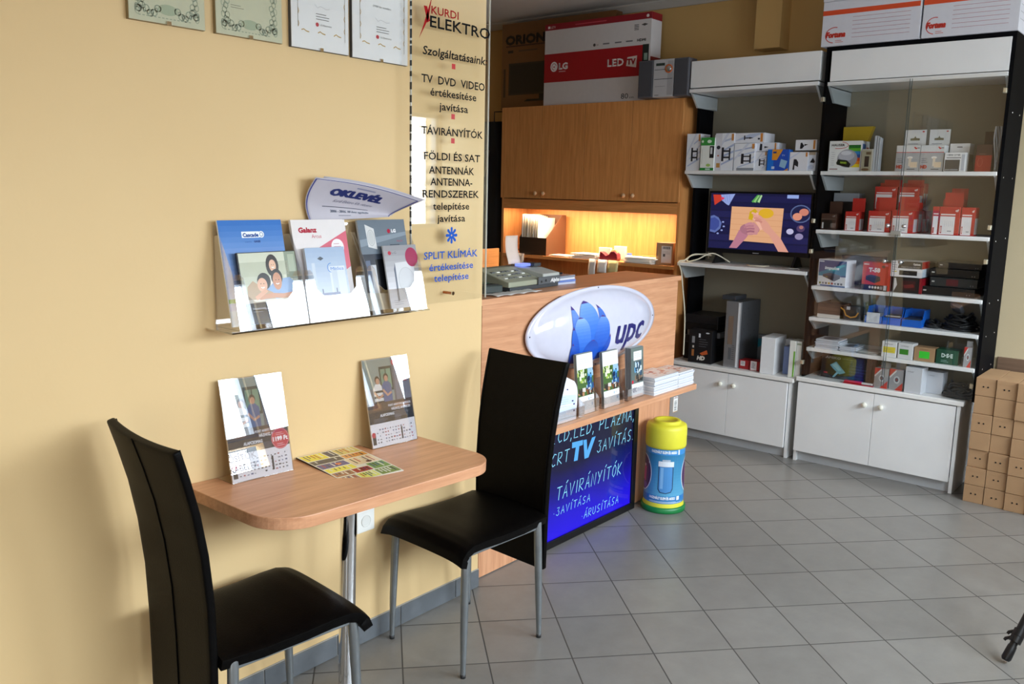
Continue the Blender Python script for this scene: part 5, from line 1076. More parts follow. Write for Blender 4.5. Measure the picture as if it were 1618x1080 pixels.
def glazed_unit():
    t = thing('display_case', 'black-sided display case with glass doors, white header and five white shelves of packed goods', 'display case', (0, 0, 0))
    d = 5.485; yl, yr = YL2, YR2
    BP = bpy.data.materials['grey_back_panel']
    part('side_panel', t, (FX, yl-0.016, WT+0.002, d, yl, 2.44), m=BLACKP)
    sp_ = part('side_panel', t, (FX, yr, WT+0.002, d, yr+0.018, 2.44), m=BLACKP)
    for (x, z) in ((5.18, 1.72), (5.40, 1.72), (5.17, 1.39), (5.40, 1.40), (5.19, 1.06), (5.40, 1.06), (5.2, 0.88), (5.4, 0.88), (5.22, 2.05), (5.2, 0.70), (5.4, 0.70), (5.4, 2.05)):
        MB().lathe([(0.0, 0.0014), (0.0035, 0.0012), (0.0045, 0.0)], (x, yr, z), M('#c9cacc', 0.25, 0.9), 10, 'y').build('screw', sp_)
    part('back_panel', t, (d-0.008, yr+0.018, WT+0.002, d, yl-0.016, 2.42), m=BP); part('top_panel', t, (FX, yr+0.018, 2.418, d, yl-0.016, 2.44), m=BLACKP)
    part('header', t, (FX-0.004, yr+0.020, 2.250, FX+0.012, yl-0.032, 2.415), m=WHITEL, bevel=0.001)
    for i, z in enumerate([2.246]+S2):
        s_ = part('shelf', t, (FX-0.006, yr+0.020, z-0.022, d-0.01, yl-0.020, z), m=WHITEL, bevel=0.003)
        for y in (yr+0.028, yl-0.028): bracket(FX, d-0.012, y, z-0.023, 0.085 if i < 4 else 0.06).build('bracket', s_)
    # glass doors: upper pair and lower pair
    ym = 1.485; gx = FX-0.022
    def clip(y, z, pr_):
        b = MB(); b.box(gx-0.010, y-0.009, z-0.013, gx+0.016, y+0.009, z+0.013, M('#d9d3bd', 0.22, 0.7)); b.build('hinge_clip', pr_, bevel=0.003)
    def knob(y, z, pr_):
        b = MB(); b.lathe([(0.0, 0.020), (0.010, 0.018), (0.012, 0.012), (0.007, 0.006), (0.006, 0.0)], (gx-0.003, y, z), M('#dfe1e3', 0.15, 0.9), 18, 'x'); b.build('knob', pr_)
    for (z0, z1, kz, hz) in ((1.425, 2.236, 1.452, (1.462, 2.15)), (0.545, 1.405, 1.255, (0.62, 1.285))):
        for s_, (a, c) in enumerate(((yl-0.004, ym+0.006), (ym-0.006, yr+0.012))):
            g = part('glass_door', t, (gx-0.0025, c, z0, gx+0.0025, a, z1), m=GLASS)
            e = MB(); ed = M('#3f4a46', 0.3); yy = c if s_ == 0 else a
            e.box(gx-0.0026, yy-0.001, z0, gx+0.0026, yy+0.001, z1, ed); e.build('polished_edge', g)
            for h_ in hz: clip(a-0.004 if s_ == 0 else c+0.010, h_, g)
            knob(ym+0.048 if s_ == 0 else ym-0.038, kz, g)
    b = MB(); b.box(gx+0.004, ym-0.02, 1.396, gx+0.018, ym+0.035, 1.425, M('#b9bab6', 0.3, 0.6)); b.build('catch_plate', t, bevel=0.002)
    return t
glazed_unit()

# ---------------------------------------------------------------- goods on the open shelf
def bracket_art(seed, tall=True):
    def d(p):
        r = random.Random(seed); p.rect(0, 0, 1, 1, '#e4e6ec', 0.6)
        for k in range(4): a = r.uniform(0, 0.8); p.poly([(a, 0.1+0.2*k), (1, 0.3+0.18*k), (1, 0.36+0.18*k), (a, 0.14+0.2*k)], r.choice(['#b9c4dc', '#c9d1e4', '#a9b7d6']), 1)
        p.poly([(0, 0.45), (0.6, 1), (0.75, 1), (0, 0.36)], '#cfd4e2', 1.2)
        p.poly([(0.35, 0.25), (0.48, 0.25), (0.48, 0.62), (0.35, 0.62)], '#2a2a30', 2); p.rect(0.35, 0.50, 0.8, 0.545, '#2a2a30', 2.1); p.rect(0.35, 0.33, 0.8, 0.375, '#2a2a30', 2.1); p.rect(0.76, 0.28, 0.84, 0.6, '#2a2a30', 2.2)
        p.rect(0.86, 0.8, 0.98, 0.98, '#c98a4a', 2.2)
    return d
def narrow_art(p):
    p.rect(0, 0, 1, 1, '#d7d6dc', 0.6); p.rect(0.3, 0.08, 0.9, 0.2, '#b98a48', 1.5); p.ell(0.5, 0.65, 0.3, 0.05, '#3a3a42', 1.5); p.line([(0.2, 0.7), (0.5, 0.62), (0.85, 0.72)], 0.004, '#3a3a42', 1.6); p.ell(0.5, 0.4, 0.12, 0.02, '#c06a4a', 1.5); p.ell(0.5, 0.32, 0.12, 0.02, '#6a6a72', 1.5)
    p.poly([(0.1, 0.8), (0.9, 0.95), (0.9, 1), (0.1, 0.86)], '#b5bdd4', 1.2)
def shelf1_goods():
    z = 1.7505
    def B_(): pass
    wc = '#dcdde4'
    pbox('product_box', 'tall white and blue box with a narrow printed spine, leftmost on the open shelf', 'box', 5.14, 2.8362, 2.7412, z, 0.2303, 0.13, wc, bracket_art(1))
    def spine(p): narrow_art(p)
    pbox('product_box', 'green and white box with a window on the open shelf between two blue-white boxes', 'box', 5.125, 2.7280, 2.6331, z, 0.2037, 0.12, '#e6eae4', lambda p: (p.rect(0, 0.76, 1, 1, '#3f9445', 1), p.rect(0, 0, 1, 0.08, '#2f8a3d', 1), p.ell(0.62, 0.88, 0.16, 0.05, '#dfeede', 2), p.ell(0.12, 0.88, 0.08, 0.04, '#dfeede', 2), p.rect(0.66, 0.38, 0.98, 0.74, '#26282a', 1.5), p.rect(0.72, 0.5, 0.86, 0.7, '#d8dce0', 2), p.ell(0.6, 0.16, 0.16, 0.045, '#a9c86a', 2), p.rect(0.4, 0.02, 0.75, 0.06, '#cfe4d2', 2), p.line([(0.12, .66), (.12, .2)], .002, '#b6bcb4')), None, 0, (0.022, 0.35, 0.95))
    pbox('product_box', 'tall white and blue box right of the green one on the open shelf', 'box', 5.135, 2.6326, 2.5078, z, 0.2284, 0.13, wc, lambda p: (bracket_art(3)(p), p.rect(0, 0, 0.36, 1, '#d2d1d8', 3), p.rect(0.1, 0.08, 0.3, 0.2, '#b98a48', 3.3), p.ell(0.18, 0.62, 0.1, 0.05, '#3a3a42', 3.3), p.ell(0.18, 0.4, 0.05, 0.02, '#c06a4a', 3.3)))
    b4 = pbox('product_box', 'white box showing a black wall bracket, under the long box lying on top', 'box', 5.135, 2.5014, 2.3679, z, 0.1642, 0.15, wc, lambda p: (bracket_art(4)(p), p.rect(0.15, 0, 1, 0.10, '#8f949c', 3)))
    pbox('product_box', 'long white box lying across the bracket boxes, topmost on the open shelf', 'box', 5.14, 2.5077, 2.3133, z+0.1665, 0.0598, 0.15, wc, lambda p: (p.rect(0, 0, 1, 1, '#dfe1e9', .5), p.poly([(0, .2), (.5, .9), (1, 1), (.6, .5)], '#b9c4dc', 1), p.rect(0.32, 0.3, 0.36, 0.75, '#2a2a30', 2), p.rect(0.36, 0.45, 0.5, 0.55, '#2a2a30', 2), p.poly([(0.5, 0.4), (0.64, 0.5), (0.5, 0.6)], '#2a2a30', 2), p.rect(0.87, 0.1, 0.95, 0.95, '#c9853f', 2), p.ell(0.82, 0.4, 0.04, 0.1, '#3a3a42', 2)))
    pbox('product_box', 'narrow white box with small bracket pictures, left of the blue and orange pack', 'box', 5.145, 2.3666, 2.2931, z, 0.1135, 0.13, wc, bracket_art(6))
    pbox('product_box', 'white box lying on top of the narrow one, behind the blue and orange pack', 'box', 5.16, 2.3752, 2.2335, z+0.1165, 0.0508, 0.12, wc, lambda p: (p.rect(0, 0, 1, 1, '#dfe1e9', .5), p.poly([(0.18, 0.1), (0.3, 0.1), (0.3, 0.85), (0.2, 0.9)], '#2a2a30', 2), p.poly([(0.4, 0.35), (0.6, 0.5), (0.4, 0.6)], '#2a2a30', 2), p.rect(0.86, 0.1, 0.93, 0.95, '#c9853f', 2)))
    pbox('product_box', 'bright blue pack with an orange corner on the open shelf', 'box', 5.13, 2.2808, 2.1480, z, 0.1247, 0.06, '#1f66c4', lambda p: (p.rect(0, 0, 1, 1, '#1f6fd0', .5), p.rect(0.3, 0, 1, 1, '#2a4fb0', 1), p.poly([(0.22, 1), (0.72, 1), (0.45, 0.5), (0.22, 0.5)], '#e09430', 1.5), p.rect(0.26, 0.82, 0.42, 0.9, '#1a3c86', 2), p.poly([(0.58, 0.2), (0.85, 0.1), (0.95, 0.45), (0.65, 0.55)], '#8fb5d0', 2), p.rect(0.22, 0.08, 0.36, 0.2, '#c9d6ea', 2), p.poly([(0.8, 0), (1, 0), (1, 0.12)], '#e09430', 2), p.text('TV', 0.68, 0.68, 0.08, '#c9d6ea', w=0.14)), rz=0.0)
    pbox('product_box', 'white box with a black speaker bracket, second from the right on the open shelf', 'box', 5.135, 2.1436, 2.0340, z, 0.1083, 0.12, wc, lambda p: (p.rect(0, 0, 1, 1, '#dcdce2', .5), p.poly([(0.2, 0.05), (0.3, 0.05), (0.3, 0.3), (0.5, 0.2), (0.5, 0.45), (0.38, 0.62), (0.24, 0.62)], '#24242a', 2), p.poly([(0, .7), (.5, 1), (.6, 1), (0, .6)], '#c3cade', 1), p.rect(0.88, 0.75, 0.98, 0.98, '#c9853f', 2)))
    pbox('product_box', 'small white box lying on the right-hand boxes at the end of the open shelf', 'box', 5.15, 2.1197, 1.9920, z+0.119, 0.0601, 0.12, wc, lambda p: (p.rect(0, 0, 1, 1, '#dfe0e6', .5), p.poly([(0.22, 0.15), (0.32, 0.15), (0.42, 0.4), (0.3, 0.75), (0.24, 0.7)], '#24242a', 2), p.poly([(0.42, 0.4), (0.6, 0.55), (0.42, 0.6)], '#24242a', 2), p.rect(0.84, 0.1, 0.93, 0.95, '#c9853f', 2)))
    pbox('product_box', 'white and grey box under the small lying one, rightmost on the open shelf', 'box', 5.15, 2.0342, 1.9907, z, 0.1075, 0.11, wc, lambda p: (p.rect(0, 0, 1, 1, '#cfd3de', .5), p.poly([(0.2, 0.45), (0.6, 0.7), (0.9, 0.5), (0.8, 0.42)], '#1d1d22', 2), p.rect(0, 0.85, 0.9, 1, '#b0a08c', 2), p.ell(0.4, 0.2, 0.4, 0.12, '#b5bcd0', 1)))
shelf1_goods()

def television():
    X = 5.31; yl, yr = 2.7332, 2.0546
    zt, zb = 1.6240, 1.2275
    w = yl-yr; h = zt-zb
    t = thing('television', 'flat television showing hands rolling dough on a wooden board, on the open white shelf', 'television', (X, (yl+yr)/2, 1.1605), math.radians(3))
    K = M('#141417', 0.3); b0 = zb-1.1605
    part('casing', t, (0.006, -w/2, b0, 0.035, w/2, b0+h), m=K, bevel=0.004)
    f = MB(); q = 0.012
    for a in ((-w/2, b0, w/2, b0+0.028), (-w/2, b0+h-q, w/2, b0+h), (-w/2, b0+0.028, -w/2+q, b0+h-q), (w/2-q, b0+0.028, w/2, b0+h-q)): f.box(-0.004, a[0], a[1], 0.0055, a[2], a[3], K)
    f.build('bezel', t, bevel=0.001)
    W2, H2 = w-2*q, h-q-0.028; em = lambda c: EM(c, 1.0)
    s_ = MB(); s_.box(0.0, -W2/2, b0+0.028, 0.004, W2/2, b0+h-q, EM('#17173c', 1.0)); s_.build('screen', t)
    p = PR(plane((-0.0004, W2/2, b0+0.028), (0, -1, 0), (0, 0, 1), (-1, 0, 0), 0.00015), W2, H2, mf=em)
    for k in range(7): p.rect(0, 0.14*k+0.01, 1, 0.14*k+0.12, ('#1c1c48', '#20204e', '#181840')[k % 3], 0.6)
    p.poly([(0.215, 0.16), (0.735, 0.135), (0.745, 0.755), (0.222, 0.765)], '#dba57c', 1)
    for k in range(5): p.line([(0.22, 0.25+0.1*k), (0.74, 0.235+0.1*k)], 0.002, '#c98f66', 1.2)
    p.ell(0.575, 0.66, 0.075, 0.085, '#d8a92c', 1.5)
    p.poly([(0.40, 0.55), (0.44, 0.53), (0.50, 0.66), (0.46, 0.74), (0.41, 0.68)], '#c9a51e', 1.6)
    skin = '#d79a88'; sk2 = '#b5788a'
    p.poly([(0.22, 0.02), (0.30, 0.02), (0.39, 0.21), (0.42, 0.30), (0.36, 0.42), (0.31, 0.34), (0.27, 0.18)], sk2, 2)
    p.ell(0.42, 0.37, 0.10, 0.105, '#a66f7e', 2.1); p.poly([(0.38, 0.44), (0.46, 0.50), (0.52, 0.40), (0.50, 0.28), (0.40, 0.27)], '#c58a8c', 2.2)
    p.poly([(0.82, 0.0), (0.72, 0.0), (0.62, 0.28), (0.57, 0.34), (0.50, 0.46), (0.46, 0.52), (0.485, 0.63), (0.52, 0.62), (0.60, 0.50), (0.64, 0.40), (0.74, 0.22)], skin, 2.4)
    p.poly([(0.44, 0.55), (0.48, 0.68), (0.50, 0.66), (0.47, 0.53)], '#e8b09c', 2.6); p.poly([(0.47, 0.52), (0.53, 0.36), (0.55, 0.38), (0.50, 0.56)], '#e8b09c', 2.7)
    for (a, b_, c_) in (((0.50, 0.60), (0.43, 0.665), '#e2a894'), ((0.52, 0.57), (0.445, 0.62), '#d99a88'), ((0.53, 0.535), (0.455, 0.575), '#cf8f80'), ((0.54, 0.50), (0.47, 0.53), '#c48478')): p.line([a, ((a[0]+b_[0])/2, (a[1]+b_[1])/2+0.012), b_], 0.012, c_, 2.9)
    for (a, b_, c_) in (((0.37, 0.44), (0.44, 0.48), '#c08490'), ((0.36, 0.40), (0.46, 0.43), '#b37884'), ((0.37, 0.36), (0.47, 0.38), '#a86e7c'), ((0.39, 0.32), (0.47, 0.33), '#9c6474')): p.line([a, ((a[0]+b_[0])/2, (a[1]+b_[1])/2+0.012), b_], 0.012, c_, 2.95)
    p.ell(0.91, 0.67, 0.10, 0.155, '#56648e', 1); p.ell(0.91, 0.67, 0.088, 0.135, '#1d2146', 1.2); p.ell(0.94, 0.70, 0.045, 0.062, '#c87e6c', 1.5); p.ell(0.88, 0.62, 0.045, 0.065, '#d68d74', 1.7)
    p.ell(0.82, 0.36, 0.035, 0.05, '#b9b6d6', 1.5); p.ell(0.91, 0.28, 0.04, 0.055, '#8f86ac', 1.5); p.ell(0.92, 0.42, 0.04, 0.06, '#4d3c62', 1.5); p.ell(0.925, 0.44, 0.02, 0.03, '#a8706c', 1.7); p.ell(0.82, 0.97, 0.07, 0.07, '#8fa4dc', 1.5) if False else p.rect(0.77, 0.93, 0.88, 0.99, '#8fa4dc', 1.5)
    p.ell(0.055, 0.43, 0.075, 0.155, '#5c6ca8', 1.2) if False else p.poly([(0.005, 0.3), (0.06, 0.28), (0.115, 0.36), (0.125, 0.46), (0.09, 0.56), (0.04, 0.60), (0.005, 0.58)], '#5c6ca8', 1.2)
    p.poly([(0.005, 0.34), (0.06, 0.32), (0.10, 0.40), (0.10, 0.5), (0.05, 0.56), (0.005, 0.54)], '#3c4a90', 1.4)
    for (x, y) in ((0.14, 0.48), (0.15, 0.40), (0.09, 0.27), (0.13, 0.33)): p.ell(x, y, 0.012, 0.015, '#8f9cd2', 1.6)
    p.poly([(0.09, 0.97), (0.25, 0.99), (0.19, 0.78), (0.165, 0.80), (0.09, 0.9)], '#8ea0d8', 1.6)
    for k in range(4): p.line([(0.10+0.03*k, 0.97), (0.14+0.02*k, 0.83)], 0.0015, '#5a68ac', 1.8)
    p.poly([(0.02, 0.97), (0.10, 0.97), (0.12, 0.88), (0.04, 0.78)], '#c23a2a', 1.9); p.ell(0.12, 0.905, 0.018, 0.022, '#d23c60', 2.1)
    for k in range(4): p.poly([(0.42+0.02*k, 0.86), (0.44+0.02*k, 0.84), (0.49+0.012*k, 0.97), (0.475+0.012*k, 0.98)], ('#4f9a4c', '#8fc47a', '#3f7a48', '#a8cf98')[k], 1.6)
    p.build('picture', t)
    MB().box(-0.0062, -0.02, b0+0.007, -0.0042, 0.02, b0+0.012, M('#a9a9ad', 0.3)).build('logo', t)
    for s_ in (1, -1): b = MB(); b.prism([(-0.07, 0), (0.11, 0), (0.10, 0.008), (0.025, b0+0.02), (0.010, b0+0.02), (-0.06, 0.008)], s_*w*0.38-0.008, s_*w*0.38+0.008, K, 'y'); b.build('foot', t)
television()

def cables(name, label, cat, curves, m, r):
    b = MB()
    for c in curves:
        P = [Vector(q) for q in c]; out = []
        for i in range(len(P)-1):
            a0, a1, a2, a3 = P[max(i-1, 0)], P[i], P[i+1], P[min(i+2, len(P)-1)]
            for k in range(8):
                s_ = k/8; out.append(0.5*((2*a1)+(-a0+a2)*s_+(2*a0-5*a1+4*a2-a3)*s_*s_+(-a0+3*a1-3*a2+a3)*s_**3))
        out.append(P[-1]); b.tube(out, r, m, 8)
    return tag(b.build(name), label, cat)
CW = M('#d9d2ba', 0.45)
z = 1.163
cables('white_cable', 'white cable looped on the television shelf and hanging down beside the counter end', 'cable', [[(5.30, 2.70, z+0.04), (5.18, 2.76, z+0.05), (5.13, 2.80, z+0.012), (5.095, 2.825, z+0.0), (5.07, 2.7894, z-0.06), (5.06, 2.7692, z-0.15), (5.06, 2.7407, z-0.35), (5.06, 2.7358, z-0.60)]], CW, 0.0045)
cables('white_cable', 'white cable coiled on the left end of the television shelf', 'cable', [[(5.33, 2.58, z+0.004), (5.24, 2.66, z+0.06), (5.17, 2.73, z+0.02), (5.15, 2.79, z+0.004), (5.20, 2.80, z+0.035), (5.27, 2.73, z+0.05), (5.36, 2.68, z+0.03)]], CW, 0.004)
cables('white_cable', 'short white cable lying under the middle of the television', 'cable', [[(5.24, 2.42, z+0.004), (5.19, 2.38, z+0.004), (5.19, 2.30, z+0.004), (5.24, 2.27, z+0.004)]], CW, 0.0035)
cables('audio_cable', 'short silver-tipped cable lying on the shelf below the right half of the television', 'cable', [[(5.21, 2.17, z+0.004), (5.18, 2.13, z+0.004), (5.20, 2.06, z+0.004), (5.17, 2.05, z+0.004)]], M('#b9b8b4', 0.3, 0.5), 0.0035)
cables('white_cable', 'thin white cable rising behind the left edge of the television', 'cable', [[(5.36, 2.7488, 1.18), (5.36, 2.7604, 1.30), (5.36, 2.7663, 1.42), (5.36, 2.7505, 1.50)]], CW, 0.004)

def base1_goods():
    z = 0.5095
    pbox('product_box', 'black boxed gadget printed HD standing at the left of the white cabinet top', 'box', 5.13, 2.7387, 2.5769, z, 0.2172, 0.08, '#131316', lambda p: (p.lines(0.45, 0.85, 0.72, 4, 0.07, '#7c7c84', 0.008, 2), p.ell(0.8, 0.93, 0.08, 0.02, '#c9c9cc'), p.rect(0.42, 0.78, 0.5, 0.9, '#cfd0d6'), p.text('HD', 0.40, 0.10, 0.12, '#d9d0c6', w=0.3, shear=0.2, bold=0.1), p.poly([(0.5, 0.3), (0.8, 0.42), (0.85, 0.3), (0.6, 0.24)], '#b5562c', 1.8), p.rect(0.12, 0.1, 0.28, 0.85, '#1f1f22', 1.5), p.rect(0.15, 0.2, 0.25, 0.4, '#a86a3a', 2), p.rect(0.14, 0.6, 0.26, 0.8, '#8d8d90', 2), p.rect(0.17, 0.45, 0.24, 0.52, '#c9c2b6', 2)), rz=math.radians(4))
    t = thing('disc_recorder', 'silver disc recorder standing on its side on the white cabinet top, vents showing', 'recorder', (5.285, 2.4381, z), math.radians(-2))
    w = 0.062*1.6; h = 0.425
    part('casing', t, (-0.125, -w/2, 0, 0.13, w/2, h), m=M('#5a5c60', 0.4, 0.5), bevel=0.002); part('front_panel', t, (-0.140, -w/2-0.002, -0.0, -0.1255, w/2+0.002, h), m=M('#a5a6aa', 0.3, 0.6), bevel=0.002)
    p = PR(front(w, h, -0.1405), w, h); p.rect(0.0, 0, 0.2, 1, '#8f9094', 0.5) if False else None; p.rect(0.84, 0.01, 0.99, 0.99, '#dfe2e6'); p.rect(0.2, 0.35, 0.55, 0.78, '#7d6a5c'); p.rect(0.3, 0.12, 0.5, 0.3, '#5e6064'); p.lines(0.55, 0.75, 0.33, 8, 0.03, '#5a5c60', 0.008, 2); p.build('print', t)
    p = PR(side(-0.12, -w/2), 0.25, h); [p.rect(0.12+0.2*(k % 4), 0.1+0.06*k, 0.15+0.2*(k % 4), 0.12+0.06*k, '#1c1d20') for k in range(14)]; p.build('vent_holes', t)
    o = part('remote_box', None, (5.21, 2.5149-0.05, z+h+0.0005, 5.37, 2.5149+0.045, z+h+0.028), m=M('#3a3d43', 0.4), bevel=0.003); o.name = 'network_box'; tag(o, 'flat dark box lying on top of the standing silver recorder', 'box')
    for k, (zz, hh, c) in enumerate(((z, 0.11, '#1a1a1d'), (z+0.1105, 0.05, '#2a2b2f'), (z+0.161, 0.035, '#75777c'), (z+0.1965, 0.05, '#121214'), (z+0.247, 0.055, '#1c1c20'))):
        o = MB().box(-0.12, -0.12, 0, 0.12, 0.12, hh, M(c, 0.4)).build('set_top_box', bevel=0.003); o.location = (5.345, 2.705-0.02*(k == 2), zz)
        tag(o, ('lowest black device of the dark stack in the left corner', 'thin black device above the bottom one of the dark corner stack', 'silver-fronted device in the middle of the dark corner stack', 'black device second from the top of the dark corner stack', 'topmost black device of the dark stack in the left corner')[k], 'device', 'devices stacked in the corner left of the silver recorder')
    pbox('product_box', 'grey box with a teal swoosh behind the small red boxes', 'box', 5.425, 2.4527, 2.3383, z, 0.1897, 0.04, '#6d7277', lambda p: (p.poly([(0, 0.1), (0.4, 0.5), (1, 0.7), (1, 0.9), (0.5, 0.85), (0.1, 0.5)], '#2b7d92', 1)))
    pbox('product_box', 'small red box with a barcode lying left of another red one on the cabinet top', 'box', 5.16, 2.3896, 2.3212, z, 0.0569, 0.09, '#9c2226', lambda p: (p.rect(0.15, 0.35, 0.6, 0.9, '#d6cfd0'), p.lines(0.2, 0.55, 0.8, 4, 0.1, '#4a4044', 0.03, 2)))
    pbox('product_box', 'small red and white barcode box beside the tall white box', 'box', 5.15, 2.3123, 2.2494, z, 0.0604, 0.09, '#a3262a', lambda p: (p.rect(0.1, 0.05, 0.75, 1, '#dcd6d8'), p.lines(0.2, 0.6, 0.8, 5, 0.13, '#3c3438', 0.05, 2)))
    pbox('product_box', 'tall plain white box in the middle of the white cabinet top', 'box', 5.12, 2.2367, 2.1488, z, 0.2292, 0.20, '#d9d9da', None, sd=lambda p: (p.rect(0.9, 0.75, 0.94, 0.85, '#a2a2a4'), p.rect(0.9, 0.15, 0.94, 0.25, '#a2a2a4')), rz=math.radians(4))
    pbox('book', 'blue-grey booklet standing between the white boxes on the cabinet top', 'book', 5.20, 2.1167, 2.0724, z, 0.1741, 0.10, '#6f82b0', None)
    pbox('product_box', 'small white box leaning behind the blue-grey booklet', 'box', 5.31, 2.1570, 2.1078, z, 0.2013, 0.06, '#cfcdd0', None)
    pbox('product_box', 'white and green slim box near the right end of the cabinet top', 'box', 5.13, 2.0533, 2.0159, z, 0.2253, 0.11, '#e2e3dc', lambda p: (p.rect(0.72, 0.02, 1.0, 0.72, '#6fae3c')))
    pbox('product_box', 'slim white box right of the white and green one on the cabinet top', 'box', 5.14, 2.0136, 1.9823, z, 0.2247, 0.11, '#e0e0da', lambda p: p.rect(0.05, 0.9, 0.9, 0.95, '#9aa58e'))
base1_goods()

# ---------------------------------------------------------------- goods in the glazed case
def red_art(label=True):
    def d(p):
        p.rect(0.08, 0.70, 0.78, 0.745, '#e6d9d6'); p.rect(0.06, 0.02, 0.78, 0.66, '#e2dfe0'); p.text('cf', 0.78, 0.83, 0.08, '#eadfdd', w=0.14, bold=0.08)
        p.rect(0.10, 0.06, 0.18, 0.32, '#b2433f', 2); p.rect(0.12, 0.10, 0.16, 0.28, '#e6c8c4', 2.3)
        for k in range(5): p.rect(0.3+0.09*k, 0.3+0.02*(k % 2), 0.32+0.09*k, 0.5, '#c9c9cf', 2)
        p.rect(0.45, 0.12, 0.65, 0.16, '#9a9aa2', 2)
    return d
def red_side(p): p.rect(0.1, 0.05, 0.9, 0.62, '#c9c7cb')
def case_goods():
    R_ = '#b3261e'
    z = S2[0]+0.0005
    def clock(p):
        p.rect(0, 0, 1, 1, '#e6e6e4', .5)
        for k, c in enumerate(('#1f6b2a', '#5fae2e', '#2f86c9', '#2250a0', '#d9501f', '#e88a22', '#e9cf2a')): p.rect(0.6 if k < 5 else 0.5, 0.76-0.105*k, 0.97, 0.865-0.105*k, c, 1)
        p.text('HAUSER', 0.07, 0.83, 0.075, '#3c3c40', w=0.40, bold=.05); p.ring(0.28, 0.86, 0.31, 0.12, 0.003, '#c8322c', 1.2, a0=-1.9, a1=1.2)
        p.ell(0.58, 0.42, 0.31, 0.30, '#9c9ca4', 2, 32); p.ell(0.55, 0.52, 0.25, 0.17, '#b9b9c2', 2.2, 28); p.ell(0.54, 0.60, 0.16, 0.07, '#d9d9e0', 2.4, 20)
        p.poly([(0.25, 0.28), (0.30, 0.40), (0.58, 0.36), (0.70, 0.24), (0.66, 0.12), (0.27, 0.22)], '#1e241c', 3); p.poly([(0.36, 0.27), (0.37, 0.33), (0.58, 0.30), (0.58, 0.23)], '#5f7a1c', 3.3); p.text('10:07', 0.39, 0.26, 0.05, '#c5e84a', w=0.16, l=3.6)
        p.lines(0.08, 0.2, 0.62, 7, 0.07, '#a9a9ad', 0.012, 1); p.rect(0.05, 0.06, 0.30, 0.085, '#7c2432', 2)
    pbox('product_box', 'white clock radio box with rainbow stripes on the top glazed shelf', 'box', 5.15, 1.9157, 1.7319, z, 0.1705, 0.13, '#d9d9d8', clock, sd=lambda p: (p.rect(0.1, 0.4, 0.5, 0.9, '#4b6ea8'), p.rect(0.6, 0.3, 0.9, 0.8, '#a84a3a')))
    b = MB(); yl, yr = 1.9115, 1.7388; b.prism([(-(yl-yr)/2, 0.20), (-(yl-yr)/2, 0.25), ((yl-yr)/2, 0.25), ((yl-yr)/2-0.05, 0.17), ((yl-yr)/2-0.05, 0), (-(yl-yr)/2, 0)][::-1], -0.02, 0.02, M('#b99a26', 0.4), 'x')
    b = MB(); w = yl-yr; b.prism([(w/2, 0), (w/2, 0.262), (-w/2, 0.262), (-w/2+0.03, 0.17), (-w/2+0.03, 0)], -0.02, 0.02, M('#b99a26', 0.4), 'x'); o = b.build('yellow_case', bevel=0.001); o.location = (5.36, (yl+yr)/2, z); tag(o, 'yellow flared pack showing behind the clock radio box on the top glazed shelf', 'box')
    pbox('product_pack', 'small pack with a brown device photo right of the clock radio box', 'box', 5.135, 1.7245, 1.6635, z, 0.1222, 0.012, '#bdb8ac', lambda p: (p.rect(0.05, 0.0, 0.9, 0.95, '#a29a82', .8), p.rect(0.3, 0.2, 0.7, 0.68, '#3a2d26', 1.5), p.rect(0.4, 0.75, 0.85, 0.88, '#6b5a44', 1.5), p.ell(0.4, 0.08, 0.35, 0.06, '#6a5038', 1.5)))
    for k, (x0, x1) in enumerate(((1379.3, 1383.2), (1384, 1386.5), (1387, 1389))):
        pbox('product_pack', ('first slim white-edged pack beside the device photo pack', 'middle slim white-edged pack on the top glazed shelf', 'outer slim white-edged pack, last before the empty gap')[k], 'box', 5.14, *((1.6625, 1.6497), (1.6470, 1.6384), (1.6359, 1.6291))[k], z, 0.195-0.006*k, 0.045, '#b4b6ba', None, group='slim packs on the top glazed shelf')
    def hd(p):
        p.rect(0, 0, 1, 0.72, '#a7a7a9', .6); p.rect(0, 0.72, 1, 0.745, '#c2392c', 1.2); p.rect(0.1, 0.0, 0.08, 0.0, '#fff') if False else None
        p.text('AUTÓ-', 0.07, 0.46, 0.055, '#55555a', w=0.25); p.lines(0.07, 0.35, 0.40, 2, 0.06, '#66666c', 0.02, 1.5); p.text('HD', 0.06, 0.12, 0.12, '#c8402e', w=0.25, bold=0.12)
        p.ell(0.6, 0.53, 0.12, 0.05, '#e6e2dc', 2); p.rect(0.55, 0.2, 0.66, 0.52, '#dcccb8', 2.1); p.rect(0.62, 0.15, 0.92, 0.36, '#dcc6a8', 2.2); p.lines(0.5, 0.95, 0.07, 1, .05, '#3c3c40', 0.03, 2)
        p.ell(0.82, 0.88, 0.05, 0.03, '#c8322c', 1.5); p.ell(0.77, 0.92, 0.035, 0.025, '#c8322c', 1.5); p.rect(0.87, 0.88, 0.98, 0.91, '#5c5c60', 1.5)
    def hdt(p): p.poly([(0.25, 0.35), (0.7, 0.35), (0.7, 0.48), (0.53, 0.5), (0.48, 0.62), (0.42, 0.5), (0.25, 0.48)], '#6a644c'); p.lines(0.15, 0.8, 0.12, 1, .1, '#8b8b90', 0.04, 1); p.rect(0.8, 0.85, 0.9, 0.92, '#c8322c')
    pbox('product_box', 'left white and grey HD box with a hang tab on the top glazed shelf', 'box', 5.14, 1.5394, 1.4157, z, 0.1393, 0.09, '#d3d3d2', hd, tab=(0.088, 0.12, 1.0), tabdecor=hdt)
    pbox('product_box', 'right white and grey HD box with a hang tab, beside the handwritten white box', 'box', 5.14, 1.4130, 1.2943, z, 0.1387, 0.09, '#d3d3d2', hd, tab=(0.088, 0.12, 1.0), tabdecor=hdt)
